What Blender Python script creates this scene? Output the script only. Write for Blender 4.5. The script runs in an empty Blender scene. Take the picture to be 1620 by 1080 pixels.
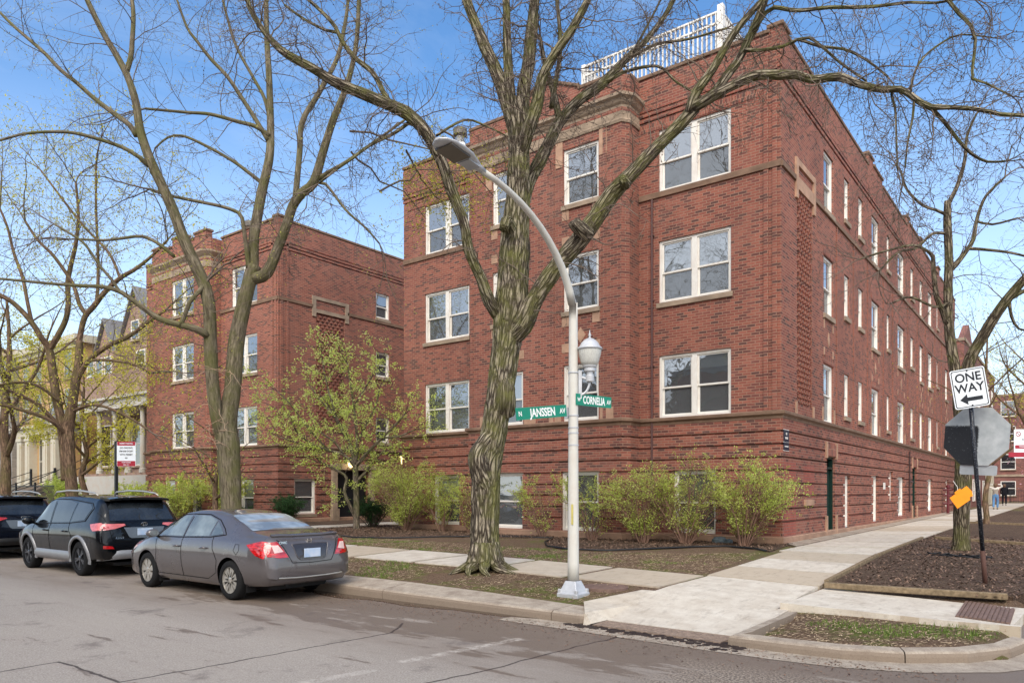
import bpy, bmesh, math, random
from mathutils import Vector, Matrix, noise
from mathutils.geometry import delaunay_2d_cdt
from mathutils.bvhtree import BVHTree
R = math.radians
C = bpy.context.scene.collection
sc = bpy.context.scene

# ------------------------------------------------------------------ camera, sky, sun, exposure
F = 1167.0; CX = 810.0; HY = 779.0
AZ = R(37.42)
FW = (-math.sin(AZ), math.cos(AZ)); RT = (math.cos(AZ), math.sin(AZ))
CAM = (5.8146, -18.5932, 1.72)
cd = bpy.data.cameras.new('camera'); cam = bpy.data.objects.new('camera', cd); C.objects.link(cam)
cam.location = CAM; cam.rotation_euler = (R(90), 0, AZ)
cd.sensor_width = 36; cd.lens = F / 1620 * 36; cd.shift_y = (HY - 540) / 1620.0
cd.clip_start = 0.1; cd.clip_end = 2000
sc.camera = cam
SUN_EL = R(42); SUN_AZ = R(150)          # direction the sun stands in, measured from +Y clockwise
w = bpy.data.worlds.new('World'); sc.world = w; w.use_nodes = True
nt = w.node_tree; nt.nodes.clear()
def wn(t): return nt.nodes.new(t)
sky = wn('ShaderNodeTexSky'); sky.sky_type = 'NISHITA'; sky.sun_disc = False
sky.sun_elevation = SUN_EL; sky.sun_rotation = SUN_AZ; sky.air_density = 1.0; sky.dust_density = .6; sky.ozone_density = 2.2
tc = wn('ShaderNodeTexCoord'); mp = wn('ShaderNodeMapping'); mp.inputs['Scale'].default_value = (1.3, 1.3, 5.0)
nz = wn('ShaderNodeTexNoise'); nz.inputs['Scale'].default_value = 2.2; nz.inputs['Detail'].default_value = 7; nz.inputs['Roughness'].default_value = .62
nz.inputs['Distortion'].default_value = .5
cr = wn('ShaderNodeValToRGB'); cr.color_ramp.elements[0].position = .46; cr.color_ramp.elements[1].position = .80
cr.color_ramp.elements[0].color = (.0, .0, .0, 1); cr.color_ramp.elements[1].color = (.14, .14, .14, 1)
sx = wn('ShaderNodeSeparateXYZ'); mr = wn('ShaderNodeMapRange')
mr.inputs['From Min'].default_value = 0.0; mr.inputs['From Max'].default_value = .46
mr.inputs['To Min'].default_value = .55; mr.inputs['To Max'].default_value = 0.0
mx1 = wn('ShaderNodeMath'); mx1.operation = 'MAXIMUM'
mxc = wn('ShaderNodeMix'); mxc.data_type = 'RGBA'
mxc.inputs['B'].default_value = (6.2, 6.6, 7.1, 1)
bg = wn('ShaderNodeBackground'); bg.inputs['Strength'].default_value = 0.15
wo = wn('ShaderNodeOutputWorld')
L = nt.links.new
L(tc.outputs['Generated'], mp.inputs['Vector']); L(mp.outputs['Vector'], nz.inputs['Vector']); L(nz.outputs['Fac'], cr.inputs['Fac'])
L(tc.outputs['Generated'], sx.inputs[0]); L(sx.outputs['Z'], mr.inputs['Value'])
L(cr.outputs['Color'], mx1.inputs[0]); L(mr.outputs['Result'], mx1.inputs[1])
# a white cloud bank fills the sky on the side behind the viewpoint
dt = wn('ShaderNodeVectorMath'); dt.operation = 'DOT_PRODUCT'; dt.inputs[1].default_value = (.50, -.86, .12); L(tc.outputs['Generated'], dt.inputs[0])
bk_ = wn('ShaderNodeMapRange'); bk_.inputs['From Min'].default_value = .05; bk_.inputs['From Max'].default_value = .55; bk_.inputs['To Max'].default_value = .92; L(dt.outputs['Value'], bk_.inputs['Value'])
mx2 = wn('ShaderNodeMath'); mx2.operation = 'MAXIMUM'; L(mx1.outputs[0], mx2.inputs[0]); L(bk_.outputs['Result'], mx2.inputs[1])
hs = wn('ShaderNodeHueSaturation'); hs.inputs['Saturation'].default_value = 1.2; L(sky.outputs['Color'], hs.inputs['Color'])
L(mx2.outputs[0], mxc.inputs['Factor']); L(hs.outputs['Color'], mxc.inputs['A'])
L(mxc.outputs['Result'], bg.inputs['Color']); L(bg.outputs[0], wo.inputs['Surface'])
sd = bpy.data.lights.new('sun', 'SUN'); sd.energy = 2.3; sd.angle = R(45); sd.color = (1.0, .91, .80)
so = bpy.data.objects.new('sun', sd); C.objects.link(so)
sv = Vector((math.sin(SUN_AZ) * math.cos(SUN_EL), math.cos(SUN_AZ) * math.cos(SUN_EL), math.sin(SUN_EL)))
so.rotation_euler = sv.to_track_quat('Z', 'Y').to_euler(); so.location = (0, -30, 40)
sc.view_settings.view_transform = 'Standard'; sc.view_settings.look = 'None'; sc.view_settings.gamma = 1
sc.view_settings.exposure = 0.74
sc.cycles.use_denoising = True
sc.cycles.max_bounces = 6; sc.cycles.transparent_max_bounces = 12; sc.cycles.glossy_bounces = 3; sc.cycles.diffuse_bounces = 3
sc.cycles.sample_clamp_indirect = 6

# ------------------------------------------------------------------ photo pixel (1620 wide) + distance -> world
def at(px, py, d):
    l = (px - CX) / F * d; u = (HY - py) / F * d
    return Vector((CAM[0] + FW[0] * d + RT[0] * l, CAM[1] + FW[1] * d + RT[1] * l, CAM[2] + u))
XK = [-140, -9, -3, .8, 2.6, 5.2, 8]
YK = [-10.3, -8.15, -6.4, -2, 0, 8, 32, 60, 140]
HK = [[.17, .17, .17, .10, .05, .13, .13],
      [.36, .36, .33, .25, .12, .13, .10],
      [.41, .41, .35, .27, .22, .20, .18],
      [.44, .44, .42, .42, .42, .36, .34],
      [.44, .44, .43, .43, .47, .41, .38],
      [.48, .48, .48, .48, .54, .50, .46],
      [.62, .62, .62, .62, .62, .58, .58],
      [.75, .75, .75, .75, .75, .75, .75],
      [.9, .9, .9, .9, .9, .9, .9]]
def loc(K, v):
    if v <= K[0]: return 0, 0.
    for i in range(len(K) - 1):
        if v <= K[i + 1]: return i, (v - K[i]) / (K[i + 1] - K[i])
    return len(K) - 2, 1.
def h(x, y):
    i, a = loc(XK, x); j, b = loc(YK, y)
    return (HK[j][i] * (1 - a) + HK[j][i + 1] * a) * (1 - b) + (HK[j + 1][i] * (1 - a) + HK[j + 1][i + 1] * a) * b
def G(px, py, off=0.):
    z = .3
    for _ in range(12):
        d = (CAM[2] - z) * F / (py - HY); p = at(px, py, d); z = h(p.x, p.y) + off
    return (p.x, p.y)
def GZ(px, py, z=0.):
    d = (CAM[2] - z) * F / (py - HY); p = at(px, py, d); return (p.x, p.y)

# ------------------------------------------------------------------ materials
def lin(c):
    return tuple(((v / 255) / 12.92 if v / 255 <= .04045 else ((v / 255 + .055) / 1.055) ** 2.4) for v in c) + (1,)
class M:
    def __init__(s, name, rough=.8, spec=.3, metal=0.):
        s.m = bpy.data.materials.new(name); s.m.use_nodes = True; s.t = s.m.node_tree; s.t.nodes.clear()
        s.o = s.n('ShaderNodeOutputMaterial'); s.b = s.n('ShaderNodeBsdfPrincipled'); s.l(s.b.outputs[0], s.o.inputs[0])
        s.b.inputs['Roughness'].default_value = rough; s.b.inputs['Specular IOR Level'].default_value = spec; s.b.inputs['Metallic'].default_value = metal
    def n(s, t, **k):
        x = s.t.nodes.new(t)
        for a, v in k.items():
            if a.startswith('i_'): x.inputs[a[2:].replace('_', ' ')].default_value = v
            else: setattr(x, a, v)
        return x
    def l(s, a, b): s.t.links.new(a, b)
    def pos(s): return s.n('ShaderNodeNewGeometry').outputs['Position']
    def obj(s): return s.n('ShaderNodeTexCoord').outputs['Object']
    def attr(s, n): return s.n('ShaderNodeAttribute', attribute_name=n).outputs['Vector']
    def island(s): return s.n('ShaderNodeNewGeometry').outputs['Random Per Island']
    def scale(s, v, sc3):
        x = s.n('ShaderNodeMapping'); x.inputs['Scale'].default_value = sc3; s.l(v, x.inputs['Vector']); return x.outputs[0]
    def noise(s, v, scale, detail=4, rough=.6, dist=0.):
        x = s.n('ShaderNodeTexNoise', i_Scale=scale, i_Detail=detail, i_Roughness=rough, i_Distortion=dist); s.l(v, x.inputs['Vector']); return x.outputs['Fac']
    def ramp(s, f, stops, interp='LINEAR'):
        x = s.n('ShaderNodeValToRGB'); e = x.color_ramp.elements; x.color_ramp.interpolation = interp
        while len(e) < len(stops): e.new(.5)
        for i, (p, c) in enumerate(stops):
            e[i].position = p; e[i].color = c if len(c) == 4 else tuple(c) + (1,)
        s.l(f, x.inputs[0]); return x.outputs[0]
    def mix(s, f, a, b, mode='MIX'):
        x = s.n('ShaderNodeMix', data_type='RGBA', blend_type=mode)
        for nm, v in (('Factor', f), ('A', a), ('B', b)):
            if isinstance(v, (int, float)): x.inputs[nm].default_value = v
            elif isinstance(v, tuple): x.inputs[nm].default_value = v
            else: s.l(v, x.inputs[nm])
        return x.outputs['Result']
    def math(s, op, a, b=None, c=None, clamp=False):
        x = s.n('ShaderNodeMath', operation=op); x.use_clamp = clamp
        for i, v in enumerate((a, b, c)):
            if v is None: continue
            if isinstance(v, (int, float)): x.inputs[i].default_value = v
            else: s.l(v, x.inputs[i])
        return x.outputs[0]
    def rng(s, v, a, b, c=0., d=1.):
        x = s.n('ShaderNodeMapRange'); x.inputs[1].default_value = a; x.inputs[2].default_value = b; x.inputs[3].default_value = c; x.inputs[4].default_value = d
        s.l(v, x.inputs[0]); return x.outputs[0]
    def col(s, c):
        if isinstance(c, tuple): s.b.inputs['Base Color'].default_value = c
        else: s.l(c, s.b.inputs['Base Color'])
    def rgh(s, v): s.l(v, s.b.inputs['Roughness'])
    def bump(s, hgt, strength=.5, dist=.01):
        x = s.n('ShaderNodeBump'); x.inputs['Strength'].default_value = strength; x.inputs['Distance'].default_value = dist
        s.l(hgt, x.inputs['Height']); s.l(x.outputs[0], s.b.inputs['Normal']); return x
def flat(name, c, rough=.6, spec=.3, metal=0., var=.12, sc_=6., bmp=0.):
    m = M(name, rough, spec, metal); f = m.noise(m.pos(), sc_, 5)
    lo = tuple(v * (1 - var) for v in c[:3]) + (1,); hi = tuple(min(1, v * (1 + var)) for v in c[:3]) + (1,)
    m.col(m.ramp(f, [(.3, lo), (.7, hi)]))
    if bmp: m.bump(m.noise(m.pos(), sc_ * 12, 3), bmp, .004)
    return m.m
def brick(name, pal, mortar, scale=1., stain=.36, bw=.215, bh=.0715):
    m = M(name, .88, .15)
    g = m.n('ShaderNodeNewGeometry'); sp = m.n('ShaderNodeSeparateXYZ'); m.l(g.outputs['Position'], sp.inputs[0])
    sn = m.n('ShaderNodeSeparateXYZ'); m.l(g.outputs['Normal'], sn.inputs[0])
    side = m.math('GREATER_THAN', m.math('ABSOLUTE', sn.outputs[0]), .75)
    u = m.n('ShaderNodeMix', data_type='FLOAT'); m.l(side, u.inputs['Factor']); m.l(sp.outputs[0], u.inputs['A']); m.l(sp.outputs[1], u.inputs['B'])
    cb = m.n('ShaderNodeCombineXYZ'); m.l(u.outputs['Result'], cb.inputs[0]); m.l(sp.outputs[2], cb.inputs[1])
    wob = m.n('ShaderNodeTexNoise', i_Scale=9.0, i_Detail=2.0); m.l(cb.outputs[0], wob.inputs['Vector'])
    vs = m.n('ShaderNodeVectorMath', operation='SCALE'); m.l(wob.outputs['Color'], vs.inputs[0]); vs.inputs['Scale'].default_value = .010
    va = m.n('ShaderNodeVectorMath', operation='ADD'); m.l(cb.outputs[0], va.inputs[0]); m.l(vs.outputs[0], va.inputs[1])
    b = m.n('ShaderNodeTexBrick', offset=.5); m.l(va.outputs[0], b.inputs['Vector'])
    b.inputs['Color1'].default_value = (0, 0, 0, 1); b.inputs['Color2'].default_value = (1, 1, 1, 1); b.inputs['Mortar'].default_value = (.5, .5, .5, 1)
    b.inputs['Scale'].default_value = scale; b.inputs['Brick Width'].default_value = bw; b.inputs['Row Height'].default_value = bh
    b.inputs['Mortar Size'].default_value = .0085; b.inputs['Mortar Smooth'].default_value = .25; b.inputs['Bias'].default_value = 0
    n = len(pal); c = m.ramp(b.outputs['Color'], [(i / n, p) for i, p in enumerate(pal)], 'CONSTANT')
    fine = m.noise(m.pos(), 60, 3); c = m.mix(m.rng(fine, .3, .7, .0, .35), c, (.12, .05, .04, 1))
    big = m.noise(m.scale(m.pos(), (1, 1, .45)), .55, 6, .65); c = m.mix(m.rng(big, .42, .75, 0, stain), c, (.10, .045, .04, 1))
    stk = m.noise(m.scale(m.pos(), (2.4, 2.4, .16)), 1.5, 5, .7); c = m.mix(m.rng(stk, .52, .72, 0, .24), c, (.07, .045, .04, 1))
    big2 = m.noise(m.pos(), .9, 5, .6); c = m.mix(m.rng(big2, .5, .8, 0, .22), c, (.42, .22, .17, 1))
    mo = m.mix(m.rng(big, .42, .75, 0, .55), mortar, tuple(v * .45 for v in mortar[:3]) + (1,))
    hs_ = m.n('ShaderNodeHueSaturation'); hs_.inputs['Saturation'].default_value = .90; hs_.inputs['Value'].default_value = 1.02; m.l(m.mix(b.outputs['Fac'], c, mo), hs_.inputs['Color']); m.col(hs_.outputs[0])
    hh = m.math('SUBTRACT', m.math('MULTIPLY', fine, .35), b.outputs['Fac']); m.bump(hh, .6, .006)
    return m.m
RED = [lin(c) for c in ((106, 62, 56), (150, 77, 60), (157, 85, 64), (141, 75, 60), (165, 90, 68), (96, 65, 60), (153, 81, 62), (146, 75, 58), (127, 69, 60), (159, 85, 64))]
MAT = {}
MAT['brick'] = brick('red_brick', RED, lin((160, 122, 100)))
MAT['orange_brick'] = brick('orange_brick', [lin(c) for c in ((168, 74, 54), (176, 82, 58), (158, 70, 52))], lin((140, 100, 88)), bw=.11, stain=.1)
MAT['soldier'] = brick('soldier_brick', RED, lin((160, 122, 100)), bw=.075, bh=.215)
MAT['old_brick'] = brick('old_brick', [lin(c) for c in ((164, 134, 114), (148, 118, 100), (172, 142, 122), (138, 110, 98))], lin((150, 130, 118)))
MAT['far_brick'] = brick('far_brick', [lin(c) for c in ((140, 78, 66), (124, 70, 62), (150, 86, 70), (112, 64, 60))], lin((140, 110, 100)))
def stone(name, c, dirt=.5, sc_=3.):
    m = M(name, .85, .2); f = m.noise(m.pos(), sc_, 7, .65); g = m.noise(m.scale(m.pos(), (1, 1, 3)), 1.3, 5)
    a = m.ramp(f, [(.3, tuple(v * .72 for v in c[:3])), (.7, tuple(min(1, v * 1.1) for v in c[:3]))])
    m.col(m.mix(m.rng(g, .42, .72, 0, dirt), a, tuple(v * .38 for v in c[:3]) + (1,)))
    m.bump(m.noise(m.pos(), 40, 4), .4, .004); return m.m
MAT['limestone'] = stone('limestone', lin((168, 148, 128)), .6)
MAT['belt'] = stone('weathered_stone', lin((136, 110, 92)), .5, 5)
MAT['tanstone'] = stone('tan_stone', lin((186, 150, 126)), .3)
MAT['foundation'] = stone('foundation_stone', lin((176, 142, 120)), .5)
def paint(name, c, rough=.45, dirt=.3):
    m = M(name, rough, .35); f = m.noise(m.pos(), 2.5, 6, .7)
    m.col(m.mix(m.rng(f, .45, .8, 0, dirt), c, lin((176, 140, 112)))); return m.m
MAT['white'] = paint('white_paint', lin((232, 228, 220)), dirt=.35)
MAT['cream'] = paint('cream_paint', lin((184, 178, 160)), .6, .45)
MAT['orange'] = paint('ochre_paint', lin((178, 144, 98)), .7, .5)
MAT['green_door'] = flat('dark_green_paint', lin((26, 50, 44)), .35, .4)
MAT['dark_iron'] = flat('dark_iron', lin((30, 32, 36)), .45, .4, 0, .3)
MAT['slate'] = flat('slate_roof', lin((122, 120, 120)), .7, .3, 0, .3, 9, .4)
MAT['tar'] = flat('roof_tar', lin((80, 78, 76)), .9)
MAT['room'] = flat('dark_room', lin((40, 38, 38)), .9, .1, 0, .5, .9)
MAT['blind'] = flat('window_blind', lin((206, 208, 204)), .7, .2, 0, .06, 3)
MAT['curtain'] = flat('tan_curtain', lin((190, 176, 152)), .8, .2, 0, .1, 3)
def glass(name, refl=.30, tint=(.62, .66, .66), grey_veil=.10):
    m = M(name); t = m.n('ShaderNodeBsdfTransparent'); t.inputs[0].default_value = tint + (1,)
    g = m.n('ShaderNodeBsdfGlossy'); g.inputs['Roughness'].default_value = .015; g.inputs['Color'].default_value = (.92, .95, 1, 1)
    lw = m.n('ShaderNodeLayerWeight'); lw.inputs['Blend'].default_value = .35
    f = m.math('ADD', m.math('MULTIPLY', lw.outputs['Fresnel'], .8), refl, clamp=True)
    wv = m.noise(m.pos(), 1.7, 2); bp = m.n('ShaderNodeBump'); bp.inputs['Strength'].default_value = .05; bp.inputs['Distance'].default_value = .05
    m.l(wv, bp.inputs['Height']); m.l(bp.outputs[0], g.inputs['Normal'])
    x = m.n('ShaderNodeMixShader'); m.l(f, x.inputs[0]); m.l(t.outputs[0], x.inputs[1]); m.l(g.outputs[0], x.inputs[2])
    df = m.n('ShaderNodeBsdfDiffuse'); df.inputs[0].default_value = (.34, .36, .37, 1); y = m.n('ShaderNodeMixShader'); y.inputs[0].default_value = grey_veil; m.l(x.outputs[0], y.inputs[1]); m.l(df.outputs[0], y.inputs[2]); m.l(y.outputs[0], m.o.inputs[0])  # softer, greyer reflections put into the pane as a flat diffuse veil
    return m.m
MAT['glass'] = glass('window_glass', .30, grey_veil=.16)
MAT['glass_low'] = glass('screened_glass', .13, (.35, .37, .37), .22)
def emis(name, c, s):
    m = M(name); e = m.n('ShaderNodeEmission'); e.inputs[0].default_value = c; e.inputs[1].default_value = s; m.l(e.outputs[0], m.o.inputs[0]); return m.m
MAT['lamp_glow'] = emis('lamp_glow', (1, .78, .35, 1), 2.6)
# bark: coordinates run along each limb
def bark(name, base, dark, moss, mossy, furrow=1., scale=1.):
    m = M(name, .92, .1); t = m.attr('tc'); s3 = m.scale(t, (1, 1, .17))
    f = m.noise(s3, 26 * scale, 7, .7, .6); g = m.noise(s3, 70 * scale, 4, .6); p = m.noise(m.pos(), 2.2, 5, .65)
    vo = m.n('ShaderNodeTexVoronoi', feature='DISTANCE_TO_EDGE', i_Scale=13. * scale); wv = m.n('ShaderNodeTexNoise', i_Scale=9.0, i_Detail=3.0); m.l(s3, wv.inputs['Vector']); sc_ = m.n('ShaderNodeVectorMath', operation='SCALE'); m.l(wv.outputs['Color'], sc_.inputs[0]); sc_.inputs['Scale'].default_value = .12; ad_ = m.n('ShaderNodeVectorMath', operation='ADD'); m.l(s3, ad_.inputs[0]); m.l(sc_.outputs[0], ad_.inputs[1]); m.l(ad_.outputs[0], vo.inputs['Vector']); crk = m.rng(vo.outputs['Distance'], .02, .22, furrow * .9, 0)
    a = m.ramp(f, [(.40, dark), (.5, base), (.66, tuple(min(1, v * 1.4) for v in base[:3]))])
    a = m.mix(m.rng(g, .45, .65, 0, .4), a, dark); a = m.mix(crk, a, tuple(v * .6 for v in dark[:3]) + (1,))
    a = m.mix(m.rng(p, .50 - .25 * mossy, .68 - .1 * mossy, 0, .75), a, m.mix(g, moss, tuple(v * .5 for v in moss[:3]) + (1,)))
    m.col(a); m.bump(m.math('SUBTRACT', m.math('ADD', m.math('MULTIPLY', f, .8), m.math('MULTIPLY', g, .3)), crk), min(1., .9 * furrow), .025 * furrow); return m.m
MAT['bark_locust'] = bark('furrowed_bark', lin((164, 153, 134)), lin((88, 78, 68)), lin((134, 134, 78)), .3, 1.15, 1.2)
MAT['bark_ash'] = bark('ashen_bark', lin((146, 134, 114)), lin((84, 74, 62)), lin((118, 118, 70)), .12, 1.1, 1.3)
MAT['bark_maple'] = bark('mossy_bark', lin((128, 118, 100)), lin((82, 74, 62)), lin((112, 112, 68)), .35, .45, .8)
MAT['bark_brown'] = bark('brown_bark', lin((136, 112, 92)), lin((84, 68, 58)), lin((114, 106, 70)), .25, .7)
MAT['bark_pale'] = bark('grey_bark', lin((146, 132, 116)), lin((70, 62, 54)), lin((104, 106, 68)), .3, .8)
MAT['twig'] = flat('twig_bark', lin((112, 100, 90)), .9, .1, 0, .35, 3)
MAT['twig_dark'] = flat('dark_twig_bark', lin((82, 70, 64)), .9, .1, 0, .35, 3)
def leafm(name, a, b, tr=.45):
    m = M(name, .6, .2); c = m.ramp(m.island(), [(0, a), (1, b)]); m.col(c)
    t = m.n('ShaderNodeBsdfTranslucent'); m.l(c, t.inputs[0]); x = m.n('ShaderNodeMixShader'); x.inputs[0].default_value = tr
    m.l(m.b.outputs[0], x.inputs[1]); m.l(t.outputs[0], x.inputs[2]); m.l(x.outputs[0], m.o.inputs[0]); return m.m
MAT['leaf_lime'] = leafm('young_green_leaf', lin((198, 216, 92)), lin((238, 245, 160)), .6)
MAT['leaf_shrub'] = leafm('shrub_leaf', lin((176, 192, 78)), lin((228, 236, 142)), .55)
MAT['leaf_yellow'] = leafm('yellow_green_leaf', lin((178, 176, 50)), lin((222, 214, 100)))
MAT['leaf_yew'] = leafm('dark_yew_needle', lin((34, 60, 34)), lin((64, 96, 52)), .2)
MAT['bud'] = leafm('bud', lin((150, 140, 70)), lin((196, 194, 92)), .2)
MAT['bud_dark'] = leafm('dark_bud', lin((78, 66, 58)), lin((110, 92, 74)), .1)
MAT['blossom'] = leafm('pink_blossom', lin((214, 130, 160)), lin((240, 190, 206)), .4)
MAT['grass'] = leafm('grass_blade', lin((74, 108, 36)), lin((140, 158, 78)), .3)
MAT['chip'] = leafm('mulch_chip', lin((70, 52, 44)), lin((150, 122, 102)), .0)

# ------------------------------------------------------------------ mesh builder
class MB:
    def __init__(s, track=False): s.v = []; s.f = []; s.m = []; s.tc = []; s.mi = 0; s.track = track; s.parts = []
    def each(s, name, mat, parent, **k):
        """one object per piece added"""
        e = s.parts + [(len(s.v), len(s.f))]
        for (v0, f0), (v1, f1) in zip(e[:-1], e[1:]):
            q = MB(); q.v = s.v[v0:v1]; q.tc = s.tc[v0:v1]; q.f = [tuple(i - v0 for i in f) for f in s.f[f0:f1]]; q.m = s.m[f0:f1]; q.build(name, mat, parent, **k)
    def add(s, vs, fs, tcs=None):
        s.parts = getattr(s, 'parts', []) + [(len(s.v), len(s.f))] if s.track else []
        b = len(s.v); s.v += [tuple(v) for v in vs]; s.tc += (tcs if tcs else [(0, 0, 0)] * len(vs))
        for f in fs: s.f.append(tuple(b + i for i in f)); s.m.append(s.mi)
    def quad(s, a, b, c, d): s.add([a, b, c, d], [(0, 1, 2, 3)])
    def box(s, x0, y0, z0, x1, y1, z1):
        x0, x1 = min(x0, x1), max(x0, x1); y0, y1 = min(y0, y1), max(y0, y1); z0, z1 = min(z0, z1), max(z0, z1)
        s.add([(x0, y0, z0), (x1, y0, z0), (x1, y1, z0), (x0, y1, z0), (x0, y0, z1), (x1, y0, z1), (x1, y1, z1), (x0, y1, z1)],
              [(0, 3, 2, 1), (4, 5, 6, 7), (0, 1, 5, 4), (1, 2, 6, 5), (2, 3, 7, 6), (3, 0, 4, 7)])
    def bar(s, a, b, wd, ht, up=(0, 0, 1)):
        a = Vector(a); b = Vector(b); d = (b - a).normalized(); u = Vector(up)
        if abs(d.dot(u)) > .98: u = Vector((1, 0, 0))
        r = d.cross(u).normalized() * wd / 2; u = r.cross(d).normalized() * ht / 2
        s.add([a - r - u, a + r - u, a + r + u, a - r + u, b - r - u, b + r - u, b + r + u, b - r + u],
              [(0, 3, 2, 1), (4, 5, 6, 7), (0, 1, 5, 4), (1, 2, 6, 5), (2, 3, 7, 6), (3, 0, 4, 7)][:])
    def tube(s, pts, rad, n=8, cap=True, disp=None, l0=0.):
        pts = [Vector(p) for p in pts]; N = len(pts)
        if N < 2: return
        t = (pts[1] - pts[0]).normalized(); up = Vector((0, 0, 1)) if abs(t.z) < .9 else Vector((1, 0, 0))
        r = t.cross(up).normalized(); vs = []; tcs = []; fs = []; ln = l0
        for i in range(N):
            if i: ln += (pts[i] - pts[i - 1]).length
            d = (pts[min(i + 1, N - 1)] - pts[max(i - 1, 0)])
            if d.length < 1e-6: d = t
            t = d.normalized(); r = (r - t * r.dot(t))
            r = r.normalized() if r.length > 1e-6 else t.orthogonal().normalized(); b = t.cross(r); R_ = rad[i] if not isinstance(rad, (int, float)) else rad
            for k in range(n):
                a = 2 * math.pi * k / n; ca, sa = math.cos(a), math.sin(a); q = (ca * R_, sa * R_, ln)
                rr = R_ * (1 + (disp(q, R_, pts[i], a) if disp else 0))
                vs.append(pts[i] + r * ca * rr + b * sa * rr); tcs.append(q)
        for i in range(N - 1):
            for k in range(n):
                k2 = (k + 1) % n; fs.append((i * n + k, i * n + k2, (i + 1) * n + k2, (i + 1) * n + k))
        if cap: fs.append(tuple(range(n - 1, -1, -1))); fs.append(tuple((N - 1) * n + k for k in range(n)))
        s.add(vs, fs, tcs)
    def lathe(s, prof, c, n=24, axis='z', caps=True):
        vs = []; fs = []
        for (r, z) in prof:
            for k in range(n):
                a = 2 * math.pi * k / n; p = (r * math.cos(a), r * math.sin(a), z)
                if axis == 'y': p = (p[0], p[2], p[1])
                if axis == 'x': p = (p[2], p[0], p[1])
                vs.append((c[0] + p[0], c[1] + p[1], c[2] + p[2]))
        for i in range(len(prof) - 1):
            for k in range(n): fs.append((i * n + k, i * n + (k + 1) % n, (i + 1) * n + (k + 1) % n, (i + 1) * n + k))
        if caps and prof[0][0] > 1e-4: fs.append(tuple(range(n - 1, -1, -1)))
        if caps and prof[-1][0] > 1e-4: fs.append(tuple((len(prof) - 1) * n + k for k in range(n)))
        s.add(vs, fs)
    def prism(s, poly, ext, f):
        """poly: 2-D outline; f(u, v, w) -> point; ext: (w0, w1)"""
        n = len(poly); vs = [f(u, v, ext[0]) for u, v in poly] + [f(u, v, ext[1]) for u, v in poly]
        s.add(vs, [tuple(range(n - 1, -1, -1)), tuple(range(n, 2 * n))] + [(i, (i + 1) % n, n + (i + 1) % n, n + i) for i in range(n)])
    def build(s, name, mats, parent=None, smooth=False, bevel=0, fixn=False, local=False):
        me = bpy.data.meshes.new(name)
        o = Vector((0, 0, 0))
        if parent and not local: o = gl(parent)
        me.from_pydata([(v[0] - o.x, v[1] - o.y, v[2] - o.z) for v in s.v], [], s.f)
        if not isinstance(mats, (list, tuple)): mats = [mats]
        for m in mats: me.materials.append(m)
        if any(s.m): me.polygons.foreach_set('material_index', s.m)
        if any(t != (0, 0, 0) for t in s.tc[:4]):
            at_ = me.attributes.new('tc', 'FLOAT_VECTOR', 'POINT'); at_.data.foreach_set('vector', [c for t in s.tc for c in t])
        if smooth: me.polygons.foreach_set('use_smooth', [True] * len(me.polygons))
        me.update()
        if fixn:
            bm = bmesh.new(); bm.from_mesh(me); bmesh.ops.recalc_face_normals(bm, faces=bm.faces); bm.to_mesh(me); bm.free()
        ob = bpy.data.objects.new(name, me); C.objects.link(ob)
        if parent: ob.parent = parent
        if bevel:
            b = ob.modifiers.new('b', 'BEVEL'); b.width = bevel; b.segments = 2; b.limit_method = 'ANGLE'
        return ob
def gl(o):
    v = Vector((0, 0, 0))
    while o is not None: v = v + Vector(o.location); o = o.parent
    return v
def tag(o, label=None, cat=None, group=None, kind=None):
    if label: o['label'] = label
    if cat: o['category'] = cat
    if group: o['group'] = group
    if kind: o['kind'] = kind
    return o
def thing(name, label, cat, loc_=(0, 0, 0), group=None, rotz=0):
    o = bpy.data.objects.new(name, None); C.objects.link(o); o.location = loc_; o.rotation_euler = (0, 0, rotz); o.empty_display_size = .2
    return tag(o, label, cat, group)
def text(body, size, mat, parent, mtx, xs=1., off=0., align='CENTER', name='lettering'):
    cu = bpy.data.curves.new(name, 'FONT'); cu.body = body; cu.size = size; cu.align_x = align; cu.align_y = 'CENTER'; cu.extrude = .0008; cu.offset = off
    tmp = bpy.data.objects.new(name, cu); C.objects.link(tmp); me = bpy.data.meshes.new_from_object(tmp.evaluated_get(bpy.context.evaluated_depsgraph_get())); bpy.data.objects.remove(tmp)
    me.materials.clear(); me.materials.append(mat); ob = bpy.data.objects.new(name, me); C.objects.link(ob)
    if parent: ob.parent = parent
    ob.matrix_local = mtx @ Matrix.Diagonal((xs, 1, 1, 1)); return ob
def frame(o, x, y, z):
    """matrix with columns x, y, z and origin o"""
    x, y, z = Vector(x).normalized(), Vector(y).normalized(), Vector(z).normalized()
    m = Matrix(((x.x, y.x, z.x, o[0]), (x.y, y.y, z.y, o[1]), (x.z, y.z, z.z, o[2]), (0, 0, 0, 1))); return m
def inpoly(x, y, P):
    c = False; j = len(P) - 1
    for i in range(len(P)):
        if (P[i][1] > y) != (P[j][1] > y) and x < (P[j][0] - P[i][0]) * (y - P[i][1]) / (P[j][1] - P[i][1]) + P[i][0]: c = not c
        j = i
    return c
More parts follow.
